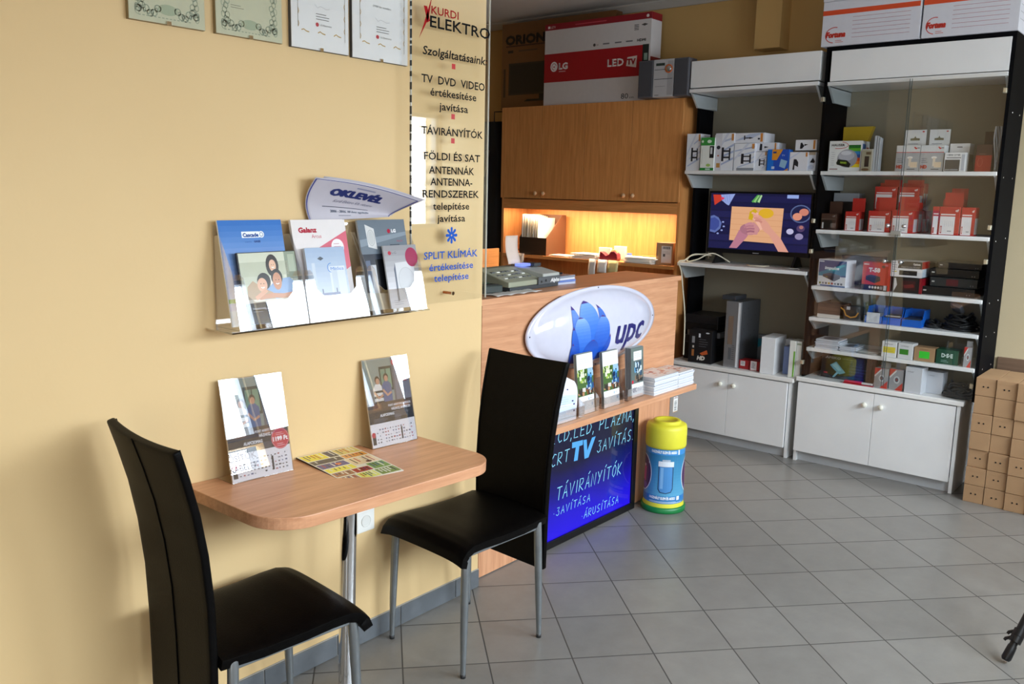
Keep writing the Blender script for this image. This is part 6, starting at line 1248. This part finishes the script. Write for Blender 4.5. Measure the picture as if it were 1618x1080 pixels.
    pbox('product_box', 'white box with handwriting and a dark photo on the top glazed shelf', 'box', 5.13, 1.2873, 1.1862, z, 0.0987, 0.06, '#e0dfdf', lambda p: (p.rect(0.04, 0.02, 0.76, 0.62, '#4a4644'), p.rect(0.1, 0.7, 0.8, 0.74, '#55555a'), p.text('1800 2748', 0.15, 0.82, 0.10, '#4a4a50', w=0.6), p.text('euro', 0.08, 0.06, 0.1, '#c9c9cc', w=0.3), p.text('home', 0.4, 0.06, 0.1, '#c9c9cc', w=0.3), p.rect(0.83, 0.05, 0.99, 0.9, '#b9bcc4', .8)))
    pbox('product_box', 'white box rising behind the handwritten one on the top glazed shelf', 'box', 5.215, 1.2869, 1.1886, z, 0.1498, 0.10, '#d9d6d4', lambda p: (p.poly([(0.35, 0.86), (0.65, 0.86), (0.62, 0.89), (0.38, 0.89)], '#4c4c4e'), p.rect(0.02, 0.60, 0.2, 0.63, '#4c4c50')), sd=lambda p: p.rect(0, 0, 1, 0.62, '#6f6c60'))
    pbox('product_box', 'brown-black and red box near the right end of the top glazed shelf', 'box', 5.15, 1.1413, 1.0651, z, 0.1391, 0.09, '#3a221a', lambda p: (p.rect(0, 0, 1, 0.6, '#8c2416'), p.ring(0.3, 0.35, 0.16, 0.16, 0.0015, '#b5604c', 1.5), p.rect(0.15, 0.64, 0.6, 0.66, '#7a5244')), tab=(0.07, 0.2, 1.0))
    t = thing('paper_folder', 'wavy white papers standing on edge against the right side of the top glazed shelf', 'papers', (5.16, 1.044, z)); r = random.Random(3)
    for k in range(5): MB().grid(lambda u, v: (0.14*u, 0.006*k+0.007*math.sin(v*5+k)+0.004*v-0.010, 0.232*v), 4, 10, M(('#c9cbd0', '#e0e1e4', '#b4b7bc')[k % 3], 0.4)).build('sheet', t, solid=0.001)

    # second shelf
    z = S2[1]+0.0005; red = red_art()
    def rb(label, x, yl, yr, z_, h, d=0.085, tab=(0.075, 0.1, 1.0), body=R_, decor=red, sd=red_side):
        return pbox('product_box', label, 'box', x, yl, yr, z_, h, d, body, decor, 'red boxed goods in the glazed case' if body == R_ else None, 0, tab, sd)
    pbox('product_box', 'dark brown box with a hang tab, leftmost on the second glazed shelf', 'box', 5.15, 1.9309, 1.8419, z, 0.0933, 0.09, '#43291f', lambda p: (p.rect(0.05, 0.05, 0.75, 0.6, '#1c1714'), p.rect(0.08, 0.08, 0.18, 0.45, '#c9c6c2', 2), p.rect(0.02, 0.65, 0.95, 0.68, '#6b5a50'), p.text('cf', 0.75, 0.8, 0.12, '#c2b8b0', w=0.16)), tab=(0.07, 0.15, 0.98))
    o = MB().box(-0.05, -0.075, 0, 0.05, 0.075, 0.05, M('#8f9399', 0.4)).build('silver_case', bevel=0.002); o.location = (5.40, 1.865, z+0.164); tag(o, 'pale silver case resting on a black box behind the brown one', 'box')
    o = MB().box(-0.06, -0.08, 0, 0.06, 0.08, 0.163, M('#131315', 0.5)).build('black_carton', bevel=0.002); o.location = (5.40, 1.862, z); tag(o, 'black box in the dark corner of the second glazed shelf carrying the silver case', 'box')
    rb('narrow red and white box, leftmost red one on the second glazed shelf', 5.14, 1.7892, 1.7087, z, 0.1095)
    rb('red and white box left of the doors knobs, front row of the second glazed shelf', 5.135, 1.6576, 1.5372, z, 0.1178)
    rb('red and white box right behind the glass door knobs, middle of the front row', 5.135, 1.5316, 1.4149, z, 0.1246)
    for k in range(3):
        rb(('red box directly behind the middle front box, second in its row', 'red box third in the row behind the middle front box', 'rearmost red box of the row behind the middle front box')[k] if k else 'red box directly behind the middle front box, second in its row', 5.222+0.082*k, 1.5312-0.002, 1.4146, z, 0.168 if k == 0 else 0.124, 0.074, None)
    for k, (px0, px1, lb) in enumerate(((1382, 1417, 'red box stacked high behind the front row, left one'), (1419, 1452, 'red box stacked high behind the front row, right one'))):
        yl_, yr_ = ((1.6853, 1.5623), (1.5554, 1.4431))[k]
        rb(lb, 5.30, yl_, yr_, z+0.1265, 0.128, 0.08, (0.04, 0.2, 1.0))
    for k in range(2):
        rb(('red box under the high left one, hidden low behind the front row', 'brown-red box at the back of the high stack')[k], 5.30 if k == 0 else 5.385, 1.6853, 1.5623, z if k == 0 else z+0.1265, 0.126 if k == 0 else 0.15, 0.075, None)
    for k in range(2):
        rb(('red box at the rear right of the high stack, its white side label in view', 'last red box at the rear right of the high stack')[k], 5.385+0.047*k, 1.5554+0.0, 1.4431, z+0.1265, 0.15, 0.042, None)
    rb('narrow red and white box at the left of the right-hand group', 5.14, 1.3209, 1.2890, z, 0.1507, decor=lambda p: (p.rect(0.15, 0.02, 0.95, 0.66, '#e2dfe0'), p.rect(0.15, 0.72, 0.95, 0.76, '#e6d9d6'), p.rect(0.2, 0.05, 0.45, 0.26, '#b2433f', 2)), tab=None)
    rb('wide red and white box in the middle of the right-hand group', 5.14, 1.2864, 1.1840, z, 0.1510, tab=(0.075, 0.0, 0.9))
    rb('red and white box at the right of the right-hand group, second glazed shelf', 5.15, 1.1800, 1.1127, z, 0.1494, tab=None)
    rb('red box standing behind the wide one of the right-hand group', 5.25, 1.3018, 1.1974, z, 0.19, 0.08, (0.06, 0.2, 1.0))

    # third shelf
    z = S2[2]+0.0005
    def impulse(p):
        p.rect(0, 0, 1, 1, '#e4e6ea', .4); p.rect(0.02, 0.38, 1, 0.97, '#153f7c', .8); p.poly([(0.02, 0.5), (1, 0.9), (1, 0.45), (0.4, 0.38), (0.02, 0.38)], '#1c7a9c', 1); p.poly([(0.3, 0.6), (0.9, 0.85), (0.95, 0.8), (0.6, 0.58)], '#3fb0c0', 1.2)
        p.text('impulse', 0.24, 0.64, 0.11, '#e9f2f8', w=0.5, shear=.2, bold=.08, l=2); p.rect(0.03, 0.9, 0.2, 0.94, '#cfd8e4', 2)
        p.poly([(0.18, 0.44), (0.42, 0.52), (0.80, 0.44), (0.80, 0.32), (0.6, 0.20), (0.18, 0.36)], '#2a2c3a', 2.2); p.poly([(0.18, 0.44), (0.42, 0.52), (0.80, 0.44), (0.6, 0.38)], '#474a5c', 2.4); p.rect(0.28, 0.34, 0.36, 0.38, '#7a6a20', 2.6)
        for k in range(8): p.rect(0.06+0.11*k, 0.08, 0.13+0.11*k, 0.15, ['#6a7a1c', '#7c7c80', '#5c5c60', '#c9a02c', '#b03a2a', '#7c7c80', '#3c3c40', '#5c5c60'][k], 2)
        p.rect(0.1, 0.0, 1, 0.05, '#2c5e9c', 1.5)
    pbox('product_box', 'blue and white receiver box at the left of the third glazed shelf', 'box', 5.145, 1.9192, 1.7438, z, 0.1569, 0.11, '#dfe1e8', impulse, rz=math.radians(-9))
    def t58(p):
        p.rect(0, 0.2, 1, 1, '#c93220', .5); p.rect(0, 0, 1, 0.2, '#17181a', .5); p.rect(0.04, 0.9, 0.24, 0.94, '#e8d0cc', 1.5); p.text('T-58', 0.25, 0.66, 0.14, '#f0e2de', w=0.42, bold=0.1)
        p.poly([(0.15, 0.5), (0.7, 0.5), (0.72, 0.35), (0.5, 0.26), (0.15, 0.36)], '#1d1b1e', 2); p.poly([(0.15, 0.52), (0.35, 0.56), (0.72, 0.5), (0.5, 0.46)], '#35313a', 2.2); p.ell(0.8, 0.86, 0.07, 0.05, '#5c2420', 2); p.rect(0.86, 0.88, 0.97, 0.95, '#d9707c', 2)
        for k in range(4): p.ell(0.33+0.11*k, 0.11, 0.042, 0.045, '#dcdcdc', 2)
        p.rect(0.72, 0.05, 0.82, 0.16, '#8d8d90', 2); p.rect(0.86, 0.03, 0.97, 0.2, '#cfd2da', 2)
    pbox('product_box', 'orange-red receiver box in the middle of the third glazed shelf', 'box', 5.135, 1.6600, 1.5126, z, 0.1591, 0.10, '#b92c1c', t58, rz=math.radians(-5))
    def optA(p):
        p.rect(0, 0, 1, 1, '#dcd9da', .4); p.poly([(0.28, 1), (1, 1), (1, 0.55), (0.22, 0.55)], '#2c2422', 1); p.text('Opticum', 0.72, 0.78, 0.13, '#cfc8c4', w=0.22, bold=.08); p.text('Digital Satellite Receiver', 0.34, 0.6, 0.10, '#b9b2ae', w=0.6)
        p.rect(0.28, 0.12, 0.86, 0.42, '#201c1c', 1.5); p.rect(0.4, 0.25, 0.6, 0.29, '#5c5440', 2); p.lines(0.04, 0.2, 0.85, 5, 0.14, '#9a9698', 0.05, 1.5); p.rect(0.12, 0.3, 0.2, 0.36, '#c9b43a', 2)
    def optB(p): p.rect(0, 0, 1, 1, '#201817', .4); p.poly([(0, 0), (0, 0.95), (0.06, 0.95), (0.12, 0.5), (0.02, 0.1)], '#c9c6c6', 1); p.rect(0.28, 0.2, 0.78, 0.8, '#3f1716', 1); p.poly([(0.35, 0.5), (0.7, 0.62), (0.75, 0.4), (0.4, 0.3)], '#6e2420', 1.4); p.rect(0.92, 0.0, 1, 1, '#8f1420', 2)
    pbox('product_box', 'dark receiver box with a red side, carrying the white one on the third glazed shelf', 'box', 5.15, 1.4892, 1.3426, z, 0.0844, 0.14, '#201817', optB, sd=lambda p: (p.rect(0, 0, 1, 1, '#8f1420'), p.rect(0.3, 0.1, 0.7, 0.5, '#c9ccd2', 2)))
    pbox('product_box', 'white and black digital satellite receiver box on top of the dark red-sided one', 'box', 5.15, 1.5124, 1.3491, z+0.0875, 0.0876, 0.15, '#d9d6d8', optA, sd=lambda p: (p.rect(0, 0.55, 1, 1, '#9c1f1c'), p.rect(0.15, 0.02, 0.95, 0.5, '#c3d0de', 2)))
    pbox('product_box', 'dark box lettered HD rising behind the stacked receiver boxes', 'box', 5.33, 1.5053, 1.3255, z, 0.1654, 0.10, '#3a322d', lambda p: (p.text('HD', 0.25, 0.66, 0.16, '#8d8782', w=0.32), p.ell(0.64, 0.80, 0.05, 0.05, '#a8502c', 2)), rz=math.radians(-4))
    pbox('product_box', 'flat dark box at the back behind the blue and red boxes', 'box', 5.38, 1.8727, 1.6282, z, 0.1736, 0.07, '#3a3d42', lambda p: p.rect(0.35, 0.1, 0.85, 0.8, '#24262a'))
    for k, (x0, w_, zz, h, c, y0, lb) in enumerate(((5.17, 0.27, 0.0, 0.045, '#141416', 1.213, 'lowest black set-top box at the right of the third glazed shelf, film lying on it'), (5.20, 0.24, 0.0465, 0.050, '#2c2f30', 1.195, 'grey set-top box second in the stack at the right of the third shelf'), (5.22, 0.25, 0.098, 0.045, '#101013', 1.200, 'black set-top box third in the stack at the right of the third shelf'), (5.24, 0.22, 0.1445, 0.035, '#1a1a1e', 1.18, 'topmost black set-top box of the stack at the right of the third shelf'))):
        t = thing('set_top_box', lb, 'set-top box', (x0+0.1, y0, z+zz), 0, 'set-top boxes stacked in the glazed case')
        part('casing', t, (-0.1, -w_/2, 0, 0.12, w_/2, h), m=M(c, 0.3), bevel=0.003)
        p = PR(front(w_, h, -0.1003), w_, h); p.rect(0.04, 0.45, 0.10, 0.6, '#bdbdb6'); p.rect(0.85, 0.2, 0.87, 0.35, '#77777a'); p.rect(0.9, 0.2, 0.92, 0.35, '#77777a')
        if k == 1: p.rect(0.35, 0.15, 0.6, 0.85, '#5a1f24')
        p.build('print', t)
    o = MB().grid(lambda u, v: (0.10*v-0.05, (0.5-u)*0.20, 0.006+0.006*math.sin(u*9)*math.cos(v*4)), 16, 6, M('#a9aaa8', 0.15, 0.3)).build('plastic_film', solid=0.0005)
    o.location = (5.215, 1.15, z+0.0485); o.location = (5.125+0.10, 1.16, z+0.0455) ; o.scale = (0.3, 0.9, 0.5); tag(o, 'crumpled silvery film lying on the lowest black set-top box', 'film')

    # fourth shelf
    z = S2[3]+0.0005
    for k in range(4):
        o = MB().box(-0.06, -0.078, 0, 0.06, 0.078, 0.021, M(('#c9c6c0', '#3c2a22', '#4a362c', '#33241e')[k], 0.5)).build('boxed_cable', bevel=0.001); o.location = (5.21, 1.8310, z+0.0213*k); tag(o, ('pale pack at the bottom of the small stack on the fourth glazed shelf', 'dark brown pack second from the bottom on the fourth glazed shelf', 'brown pack third from the bottom on the fourth glazed shelf', 'dark brown pack topping the small stack on the fourth glazed shelf')[k], 'pack', 'packs stacked at the left of the fourth glazed shelf')
    pbox('product_box', 'black pack with a curled yellow cable picture on the fourth glazed shelf', 'box', 5.15, 1.7758, 1.6600, z, 0.0812, 0.07, '#1c1b1d', lambda p: (p.line([(0.02, 0.85), (0.2, 0.7), (0.3, 0.35), (0.55, 0.2), (0.8, 0.3), (0.92, 0.6)], 0.008, '#b9812c', 1.5), p.ell(0.6, 0.62, 0.12, 0.12, '#3a2f24', 1.2), p.rect(0.32, 0.75, 0.5, 0.98, '#a9acb2', 2)))
    for k, (a, c) in enumerate(((1.6282, 1.5322), (1.5304, 1.4311), (1.4250, 1.3208))):
        w = a-c-0.002; t = thing('storage_bin', ('blue storage bin with a white card on its front, left of three', 'middle blue storage bin of the three on the fourth glazed shelf', 'rightmost blue storage bin, slightly wider, on the fourth glazed shelf')[k], 'storage bin', (5.14, (a+c)/2, z), 0, 'blue storage bins in the glazed case')
        Bl = M('#1560c4', 0.35); b = MB(); t_ = 0.003; h = 0.088; d = 0.16
        b.box(0, -w/2, 0, d, w/2, t_, Bl); b.box(d-t_, -w/2, t_, d, w/2, h, Bl)
        for s_ in (-1, 1): b.prism([(0, t_), (d-t_, t_), (d-t_, h), (0.055, h), (0.03, 0.045), (0, 0.042)], s_*w/2-(t_ if s_ > 0 else 0), s_*w/2+(0 if s_ > 0 else t_), Bl, 'y')
        b.box(0, -w/2+t_, t_, t_, w/2-t_, 0.040, Bl); b.box(0.05, -w/2, h, d, -w/2+0.006, h+0.003, Bl); b.box(0.05, w/2-0.006, h, d, w/2, h+0.003, Bl); b.build('shell', t)
        part('contents', t, (0.01, -w/2+0.006, t_+0.0005, d-0.01, w/2-0.006, 0.045), m=M('#3a3f48', 0.5))
        if k == 0: part('label_card', t, (-0.003, -w/2+0.012, 0.002, -0.0006, w/2-0.010, 0.060), m=M('#cdd0d6', 0.5))
        if k == 1: part('label_card', t, (0.012, -w/2+0.010, 0.046, 0.03, w/2-0.012, 0.050), m=M('#c9c6be', 0.5))
    def heap(label, x, y, z, sx, sy, h, n, seed, c='#151518', name='cable_heap', r=0.006):
        rr = random.Random(seed); cs = []
        for k in range(n):
            P = []; a0 = rr.uniform(0, 6.28); zz = h*(k+0.5)/n
            for i in range(9): a = a0+i*0.78; f = rr.uniform(0.75, 1.0)*(1-0.45*k/n); P.append((x+sx*f*math.cos(a), y+sy*f*math.sin(a), z+r+zz*rr.uniform(0.85, 1)*(0.6+0.4*math.sin(i))))
            cs.append(P)
        return cables(name, label, 'cables', cs, M(c, 0.45), r)
    heap('low coil of black cable right of the blue bins on the fourth glazed shelf', 5.22, 1.2788, z, 0.045, 0.045, 0.045, 6, 4)
    heap('large tangle of black cables and adapters at the right of the fourth glazed shelf', 5.25, 1.1483, z, 0.09, 0.105, 0.10, 14, 5)
    t = thing('power_adapter', 'dark grey power adapter lying tilted on the tangle of black cables', 'power adapter', (5.19, 1.1586, z+0.125), rot=(0.4, 0.5, 0.0)); part('body', t, (-0.045, -0.03, -0.012, 0.045, 0.03, 0.012), m=M('#4a4c52', 0.4), bevel=0.004)

    # fifth shelf
    z = S2[4]+0.0005
    def sheets(x, yl, yr, n, th, label, seed, c1='#d2d4da', c2='#b9bcc4', d=0.14):
        t = thing('leaflet_stack', label, 'leaflets', (x+d/2, (yl+yr)/2, z)); r = random.Random(seed); w = yl-yr
        for k in range(n): part('sheet', t, (-d/2+r.uniform(-.004, .004), -w/2+r.uniform(-.005, .005), th*k, d/2, w/2+r.uniform(-.005, .005), th*(k+1)-0.0004), m=M((c1, c2)[k % 2], 0.45))
        p = PR(plane((-d/2, w/2, th*n), (0, -1, 0), (1, 0, 0), (0, 0, 1)), w, d); p.ell(0.5, 0.5, 0.32, 0.35, '#6a6d74'); p.build('print', t)
    sheets(5.13, 1.8985, 1.7602, 9, 0.0062, 'thick stack of white leaflets at the left of the fifth glazed shelf', 1)
    sheets(5.13, 1.7549, 1.6570, 5, 0.0055, 'lower stack of white leaflets beside the thick one on the fifth glazed shelf', 2)
    t = thing('loose_papers', 'fanned loose papers left of the small white boxes on the fifth glazed shelf', 'papers', (5.2, 1.6184, z))
    for k in range(4): o = part('sheet', t, (-0.06, -0.075, 0.003*k, 0.06, 0.07, 0.003*k+0.0022), m=M(('#9a9a92', '#c2c3c2', '#84857e', '#b4b5b2')[k], 0.5)); o.rotation_euler = (0, 0, 0.22*k-0.3)
    pbox('product_box', 'small white box with a yellow label on the fifth glazed shelf', 'box', 5.135, 1.5172, 1.4368, z, 0.0885, 0.08, '#dedede', lambda p: (p.rect(0.1, 0.28, 0.92, 0.66, '#dccb3c'), p.text('A-Modul', 0.22, 0.8, 0.08, '#5c5c62', w=0.5), p.lines(0.2, 0.8, 0.5, 2, 0.12, '#a59a3a', 0.02, 2)))
    pbox('product_box', 'small white box with a dark green label beside the yellow-labelled one', 'box', 5.135, 1.4275, 1.3473, z, 0.0892, 0.08, '#dcdcdd', lambda p: (p.rect(0.12, 0.28, 0.72, 0.62, '#3f8a2c'), p.text('A-Modul', 0.2, 0.78, 0.08, '#6c6c72', w=0.5)), rz=math.radians(-3))
    pbox('product_box', 'small kraft box with a bright green label on the fifth glazed shelf', 'box', 5.14, 1.3434, 1.2359, z, 0.0776, 0.08, '#a9794e', lambda p: (p.rect(0.25, 0.22, 0.75, 0.72, '#3fd03a'), p.text('Modul', 0.3, 0.82, 0.08, '#6a4c34', w=0.35)), m=CARDB)
    pbox('product_box', 'dark green box with white lettering on the fifth glazed shelf', 'box', 5.14, 1.2286, 1.1180, z, 0.0799, 0.09, '#164a34', lambda p: (p.text('D·S·E', 0.25, 0.48, 0.26, '#cfe0d8', w=0.5, bold=0.08), p.lines(0.24, 0.6, 0.25, 2, 0.1, '#8fb0a2', 0.03, 2)))
    def blister(p):
        p.rect(0, 0, 1, 1, '#9a9a9c', .5); p.poly([(0, 0.62), (0.45, 0.98), (1, 1), (1, 1), (0, 1)], '#b92c24', 1); p.poly([(0.45, 0), (1, 0), (1, 0.4)], '#c23a2c', 1); p.poly([(0, .6), (.45, .95), (.52, .92), (.05, .54)], '#d9d4d2', 1.4)
        p.ell(0.55, 0.5, 0.22, 0.18, '#c5c6c8', 1.6); p.ell(0.55, 0.5, 0.13, 0.11, '#55595e', 1.8); p.ell(0.55, 0.5, 0.05, 0.05, '#a84038', 2)
    pbox('blister_pack', 'red and grey blister pack at the right end of the fifth glazed shelf', 'box', 5.13, 1.0885, 1.0517, z, 0.1094, 0.03, '#a2a2a4', blister, tab=(0.03, 0.1, 0.9))

    # on the cabinet top inside the case
    z = WT+0.0005
    def amiko(p):
        p.rect(0, 0, 1, 1, '#15181c', .4); p.rect(0.28, 0.3, 0.6, 1, '#2c3120', .8); p.rect(0.58, 0.2, 0.82, 0.95, '#16264a', .9); p.ell(0.9, 0.4, 0.08, 0.5, '#20352a', .8) if False else None
        p.text('AMIKO', 0.08, 0.82, 0.09, '#8d9296', w=0.3, shear=.2, bold=.1); p.text('HD8300', 0.42, 0.84, 0.06, '#7c8084', w=0.2)
        p.poly([(0.18, 0.55), (0.30, 0.72), (0.50, 0.30), (0.38, 0.20), (0.24, 0.42)], '#5c9ab0', 2); p.poly([(0.22, 0.56), (0.30, 0.66), (0.42, 0.38), (0.36, 0.34)], '#86b9c6', 2.3); p.poly([(0.24, 0.05), (0.28, 0.05), (0.36, 0.25), (0.32, 0.28)], '#7ab0c4', 2)
        p.rect(0.06, 0.18, 0.14, 0.24, '#a3283a', 2); p.lines(0.56, 0.92, 0.62, 5, 0.12, '#2f4478', 0.018, 2); p.lines(0.05, 0.2, 0.12, 2, 0.05, '#55595e', 0.015, 2)
    pbox('product_box', 'long black box with a pale blue gadget picture at the left of the cabinet top', 'box', 5.20, 1.8784, 1.5761, z, 0.1441, 0.09, '#15181c', amiko, rz=math.radians(-3))
    t = thing('battery_pack', 'red and white pack of pens lying in front of the long black box', 'pack', (5.135, 1.6274, z), math.radians(2)); part('card', t, (-0.02, -0.085, 0, 0.02, 0.085, 0.003), m=M('#b8283a', 0.4))
    for k in range(2): MB().tube([(-0.008+0.016*k, 0.08, 0.0105), (-0.008+0.016*k, -0.02, 0.0105)], 0.007, M('#c92c3c', 0.3), 10).build('barrel', t); MB().tube([(-0.008+0.016*k, -0.02, 0.0105), (-0.008+0.016*k, -0.08, 0.0105)], 0.007, M(('#cfcfcf', '#3a3d44')[k], 0.3), 10).build('cap', t)
    pbox('blister_pack', 'red and grey camera blister pack, left one at the foot of the glazed case', 'box', 5.135, 1.5418, 1.4656, z, 0.1133, 0.05, '#8f9092', blister, tab=(0.03, 0.2, 0.9), rz=math.radians(-4))
    pbox('blister_pack', 'red and grey camera blister pack, right one beside the white box', 'box', 5.135, 1.4598, 1.3835, z, 0.1194, 0.05, '#8f9092', blister, tab=(0.03, 0.2, 0.9), rz=math.radians(-4))
    pbox('blister_pack', 'red-topped blister pack standing behind the left camera pack', 'box', 5.24, 1.5548, 1.4845, z, 0.1115, 0.05, '#7a6a6a', blister)
    pbox('blister_pack', 'red-topped blister pack standing behind the right camera pack', 'box', 5.24, 1.4773, 1.4084, z, 0.1067, 0.05, '#7a6a6a', blister)
    wbx = lambda p: (p.text('A-Modul', 0.12, 0.8, 0.05, '#6a6a72', w=0.36), )
    pbox('product_box', 'taller plain white box in front at the foot of the glazed case', 'box', 5.12, 1.3701, 1.2794, z, 0.1461, 0.085, '#d3d5db', wbx, rz=math.radians(-5))
    pbox('product_box', 'plain white box half behind the taller one at the foot of the glazed case', 'box', 5.19, 1.2784, 1.1891, z, 0.1246, 0.08, '#c3c6ce', wbx, rz=math.radians(-3))
    heap('black cable heap on the cabinet top at the right end of the glazed case', 5.21, 1.1107, z, 0.08, 0.085, 0.085, 12, 8)
case_goods()

def archive_boxes():
    z = 2.4405
    for k, (yl, yr, lb) in enumerate(((1.9964, 1.4653, 'white archive box with an orange stripe, left one on top of the glazed case'), (1.4590, 1.0002, 'white archive box with an orange stripe, right one on top of the glazed case'))):
        w = yl-yr-0.003; t = thing('archive_box', lb, 'archive box', (5.10, (yl+yr)/2, z), 0, 'archive boxes on top of the glazed case')
        W_ = M('#d0d0d8', 0.6); h = 0.29; d = 0.38; Or = '#d24a22'
        part('body', t, (0, -w/2, 0, d, w/2, h-0.05), m=W_, bevel=0.002); part('lid', t, (-0.006, -w/2-0.001, h-0.049, d+0.004, w/2+0.001, h), m=W_, bevel=0.002)
        p = PR(front(w, h, 0), w, h); p.rect(0.0, 0.575, 0.985, 0.665, Or)
        for q in range(6): p.rect(0.32, 0.13+0.075*q, 0.90, 0.136+0.075*q, '#a9606a')
        p.text('Fortuna', 0.05, 0.16, 0.10, '#c23428', w=0.20, shear=0.2, bold=0.1); p.ring(0.14, 0.2, 0.10, 0.15, 0.004, '#c23428', 1.2, a0=1.3, a1=4.6); p.lines(0.15, 0.24, 0.09, 2, 0.03, '#c86a60', 0.01, 2); p.text('www.fortunaoffice.hu', 0.93, 0.755, 0.05, '#b2433a', al='r', w=0.33, bold=.06); p.build('print', t)
        p = PR(side(0, -w/2), d, h)
        for q in range(5): p.rect(0.05, 0.2+0.12*q, 0.9, 0.206+0.12*q, '#4a4a50')
        p.line([(0.05, 0.15), (0.05, 0.78)], 0.0015, '#3a3a40'); p.build('print', t)
archive_boxes()

def cartons():
    W_, H_ = 0.0985, 0.0975; r = random.Random(4)
    names = ['leftmost column', 'second column', 'third column', 'fourth column at picture edge']
    rows = ['bottom', 'second from the floor', 'third from the floor', 'fourth from the floor', 'fifth from the floor', 'sixth from the floor', 'top']
    dots = {(0, 0), (1, 0), (2, 0), (3, 0), (0, 1), (1, 1), (0, 2), (1, 2), (2, 2), (3, 2), (0, 4), (1, 4), (0, 6), (1, 6), (2, 6), (3, 6)}
    proto = {}
    for dot in (True, False):
        t = thing('small_carton', 'x', 'carton', (0, 0, 0), 0, 'small kraft cartons stacked right of the glazed case')
        b = MB(); b.box(0, -W_/2+0.001, 0, 0.33, W_/2-0.001, H_-0.0022, CARDB); b.build('body', t, bevel=0.0012)
        part('lid_flap', t, (-0.0012, -W_/2+0.0015, H_*0.78, -0.0002, W_/2-0.0015, H_-0.004), m=CARDB) if dot else None
        if dot:
            p = PR(front(W_, H_, -0.0012), W_, H_); p.ell(0.39, 0.5, 0.045, 0.045, '#16120e', 2, 14); p.ell(0.61, 0.5, 0.045, 0.045, '#16120e', 2, 14); p.build('finger_holes', t)
        proto[dot] = t
    used = {True: False, False: False}
    for c in range(4):
        for k in range(7):
            dot = (c, k) in dots; ox = 5.055+0.03*c*-0.3+r.uniform(-0.008, 0.006)+(0.012 if k == 3 and c == 1 else 0); y = 0.952-0.0995*c-r.uniform(0, 0.001)
            lab = 'small kraft carton with finger holes, %s, %s' % (rows[k], names[c]) if dot else 'small plain kraft carton, %s, %s' % (rows[k], names[c])
            loc = (ox, y+0.0008*0, 0.0005+H_*k); rz = r.uniform(-0.006, 0.006)
            if not used[dot]: o = proto[dot]; used[dot] = True; o.location = loc; o.rotation_euler = (0, 0, rz); o['label'] = lab
            else: o = dup(proto[dot], lab, loc, rz)
cartons()

def tripod():
    t = thing('tripod', 'black photographic tripod leg with rubber foot reaching into the lower right corner', 'tripod', (3.315, 0.462, 0))
    K = M('#08080a', 0.4); d = Vector((0.22, -0.22, 0.55)).normalized(); o = Vector((0, 0, 0.018)); ax = Vector(( 3.3878-3.315, 0.4315-0.462, 0.13-0.018)).normalized()
    P = lambda s: o+ax*s
    MB().tube([P(-0.008), P(0.0), P(0.035), P(0.05)], [0.012, 0.0165, 0.0155, 0.0145], K, 14).build('rubber_foot', t)
    MB().tube([P(0.05), P(0.095)], 0.0125, K, 14).build('lower_tube', t); MB().tube([P(0.095), P(0.30)], 0.0155, K, 14).build('middle_tube', t); MB().tube([P(0.30), P(1.1)], 0.0175, K, 14).build('upper_tube', t)
    for s in (0.075, 0.10):
        c = P(s); b = MB(); b.tube([P(s-0.012), P(s+0.012)], 0.020, K, 14); b.build('clamp_collar', t)
        side_ = ax.cross(Vector((0, 0, 1))).normalized(); up = side_.cross(ax); 
        MB().tube([c-side_*0.015+up*0.004, c-side_*0.032-ax*0.012, c-side_*0.034-ax*0.02], [0.006, 0.006, 0.005], K, 8).build('clamp_lever', t)
    top = P(1.1)
    for a in (2.0, 4.1):
        q = top+Vector((0.35*math.cos(a)+0.2, 0.35*math.sin(a)-0.2, 0)); foot = Vector((top.x+0.55*math.cos(a-1.2)+0.3, top.y-0.3+0.3*math.sin(a), 0.02))
        MB().tube([top, foot], [0.0175, 0.013], K, 12).build('leg', t)
    MB().tube([top-Vector((0, 0, 0.25)), top+Vector((0, 0, 0.12))], 0.016, K, 12).build('centre_column', t)
    MB().lathe([(0.0, 0.12), (0.03, 0.12), (0.035, 0.16), (0.03, 0.2), (0.0, 0.2)], tuple(top), K, 18).build('head', t)
tripod()

def dark_corner():
    # bundle hanging left of the cupboard and clear bag
    t = thing('hanging_coat', 'black coat bundle hanging in shadow left of the wooden cupboard, behind the glass sign', 'coat', (5.30, 4.625, 0))
    def S(u, v): a = u*2*PI; w = 0.14*(0.6+0.4*min(1, v*4))*(1+0.06*math.sin(a*7+v*3)); return (0.09*math.cos(a)*(1+0.1*math.sin(a*5)), w*math.sin(a), 2.12-1.0*v)
    MB().grid(S, 48, 20, M('#0c0c0e', 0.7)).build('fabric', t)
    part('hanger', t, (-0.005, -0.12, 2.11, 0.005, 0.12, 2.125), m=M('#1a1a1c', 0.5)); MB().tube([(0, 0, 2.12), (0, 0, 2.2), (0.1, 0, 2.21), (0.195, 0, 2.2)], 0.004, M('#1a1a1c', 0.5), 8).build('hook', t)
    o = MB().grid(lambda u, v: (0.01*math.sin(u*6), (u-.5)*0.10+0.05*v, -0.20*v), 8, 6, glassmat('plastic_bag', (0.6, 0.6, 0.6), 2.5, 0.2)).build('plastic_bag', solid=0.001); o.location = (5.17, 4.60, 1.90); tag(o, 'clear plastic bag hanging in front of the black coat left of the cupboard', 'bag')
dark_corner()
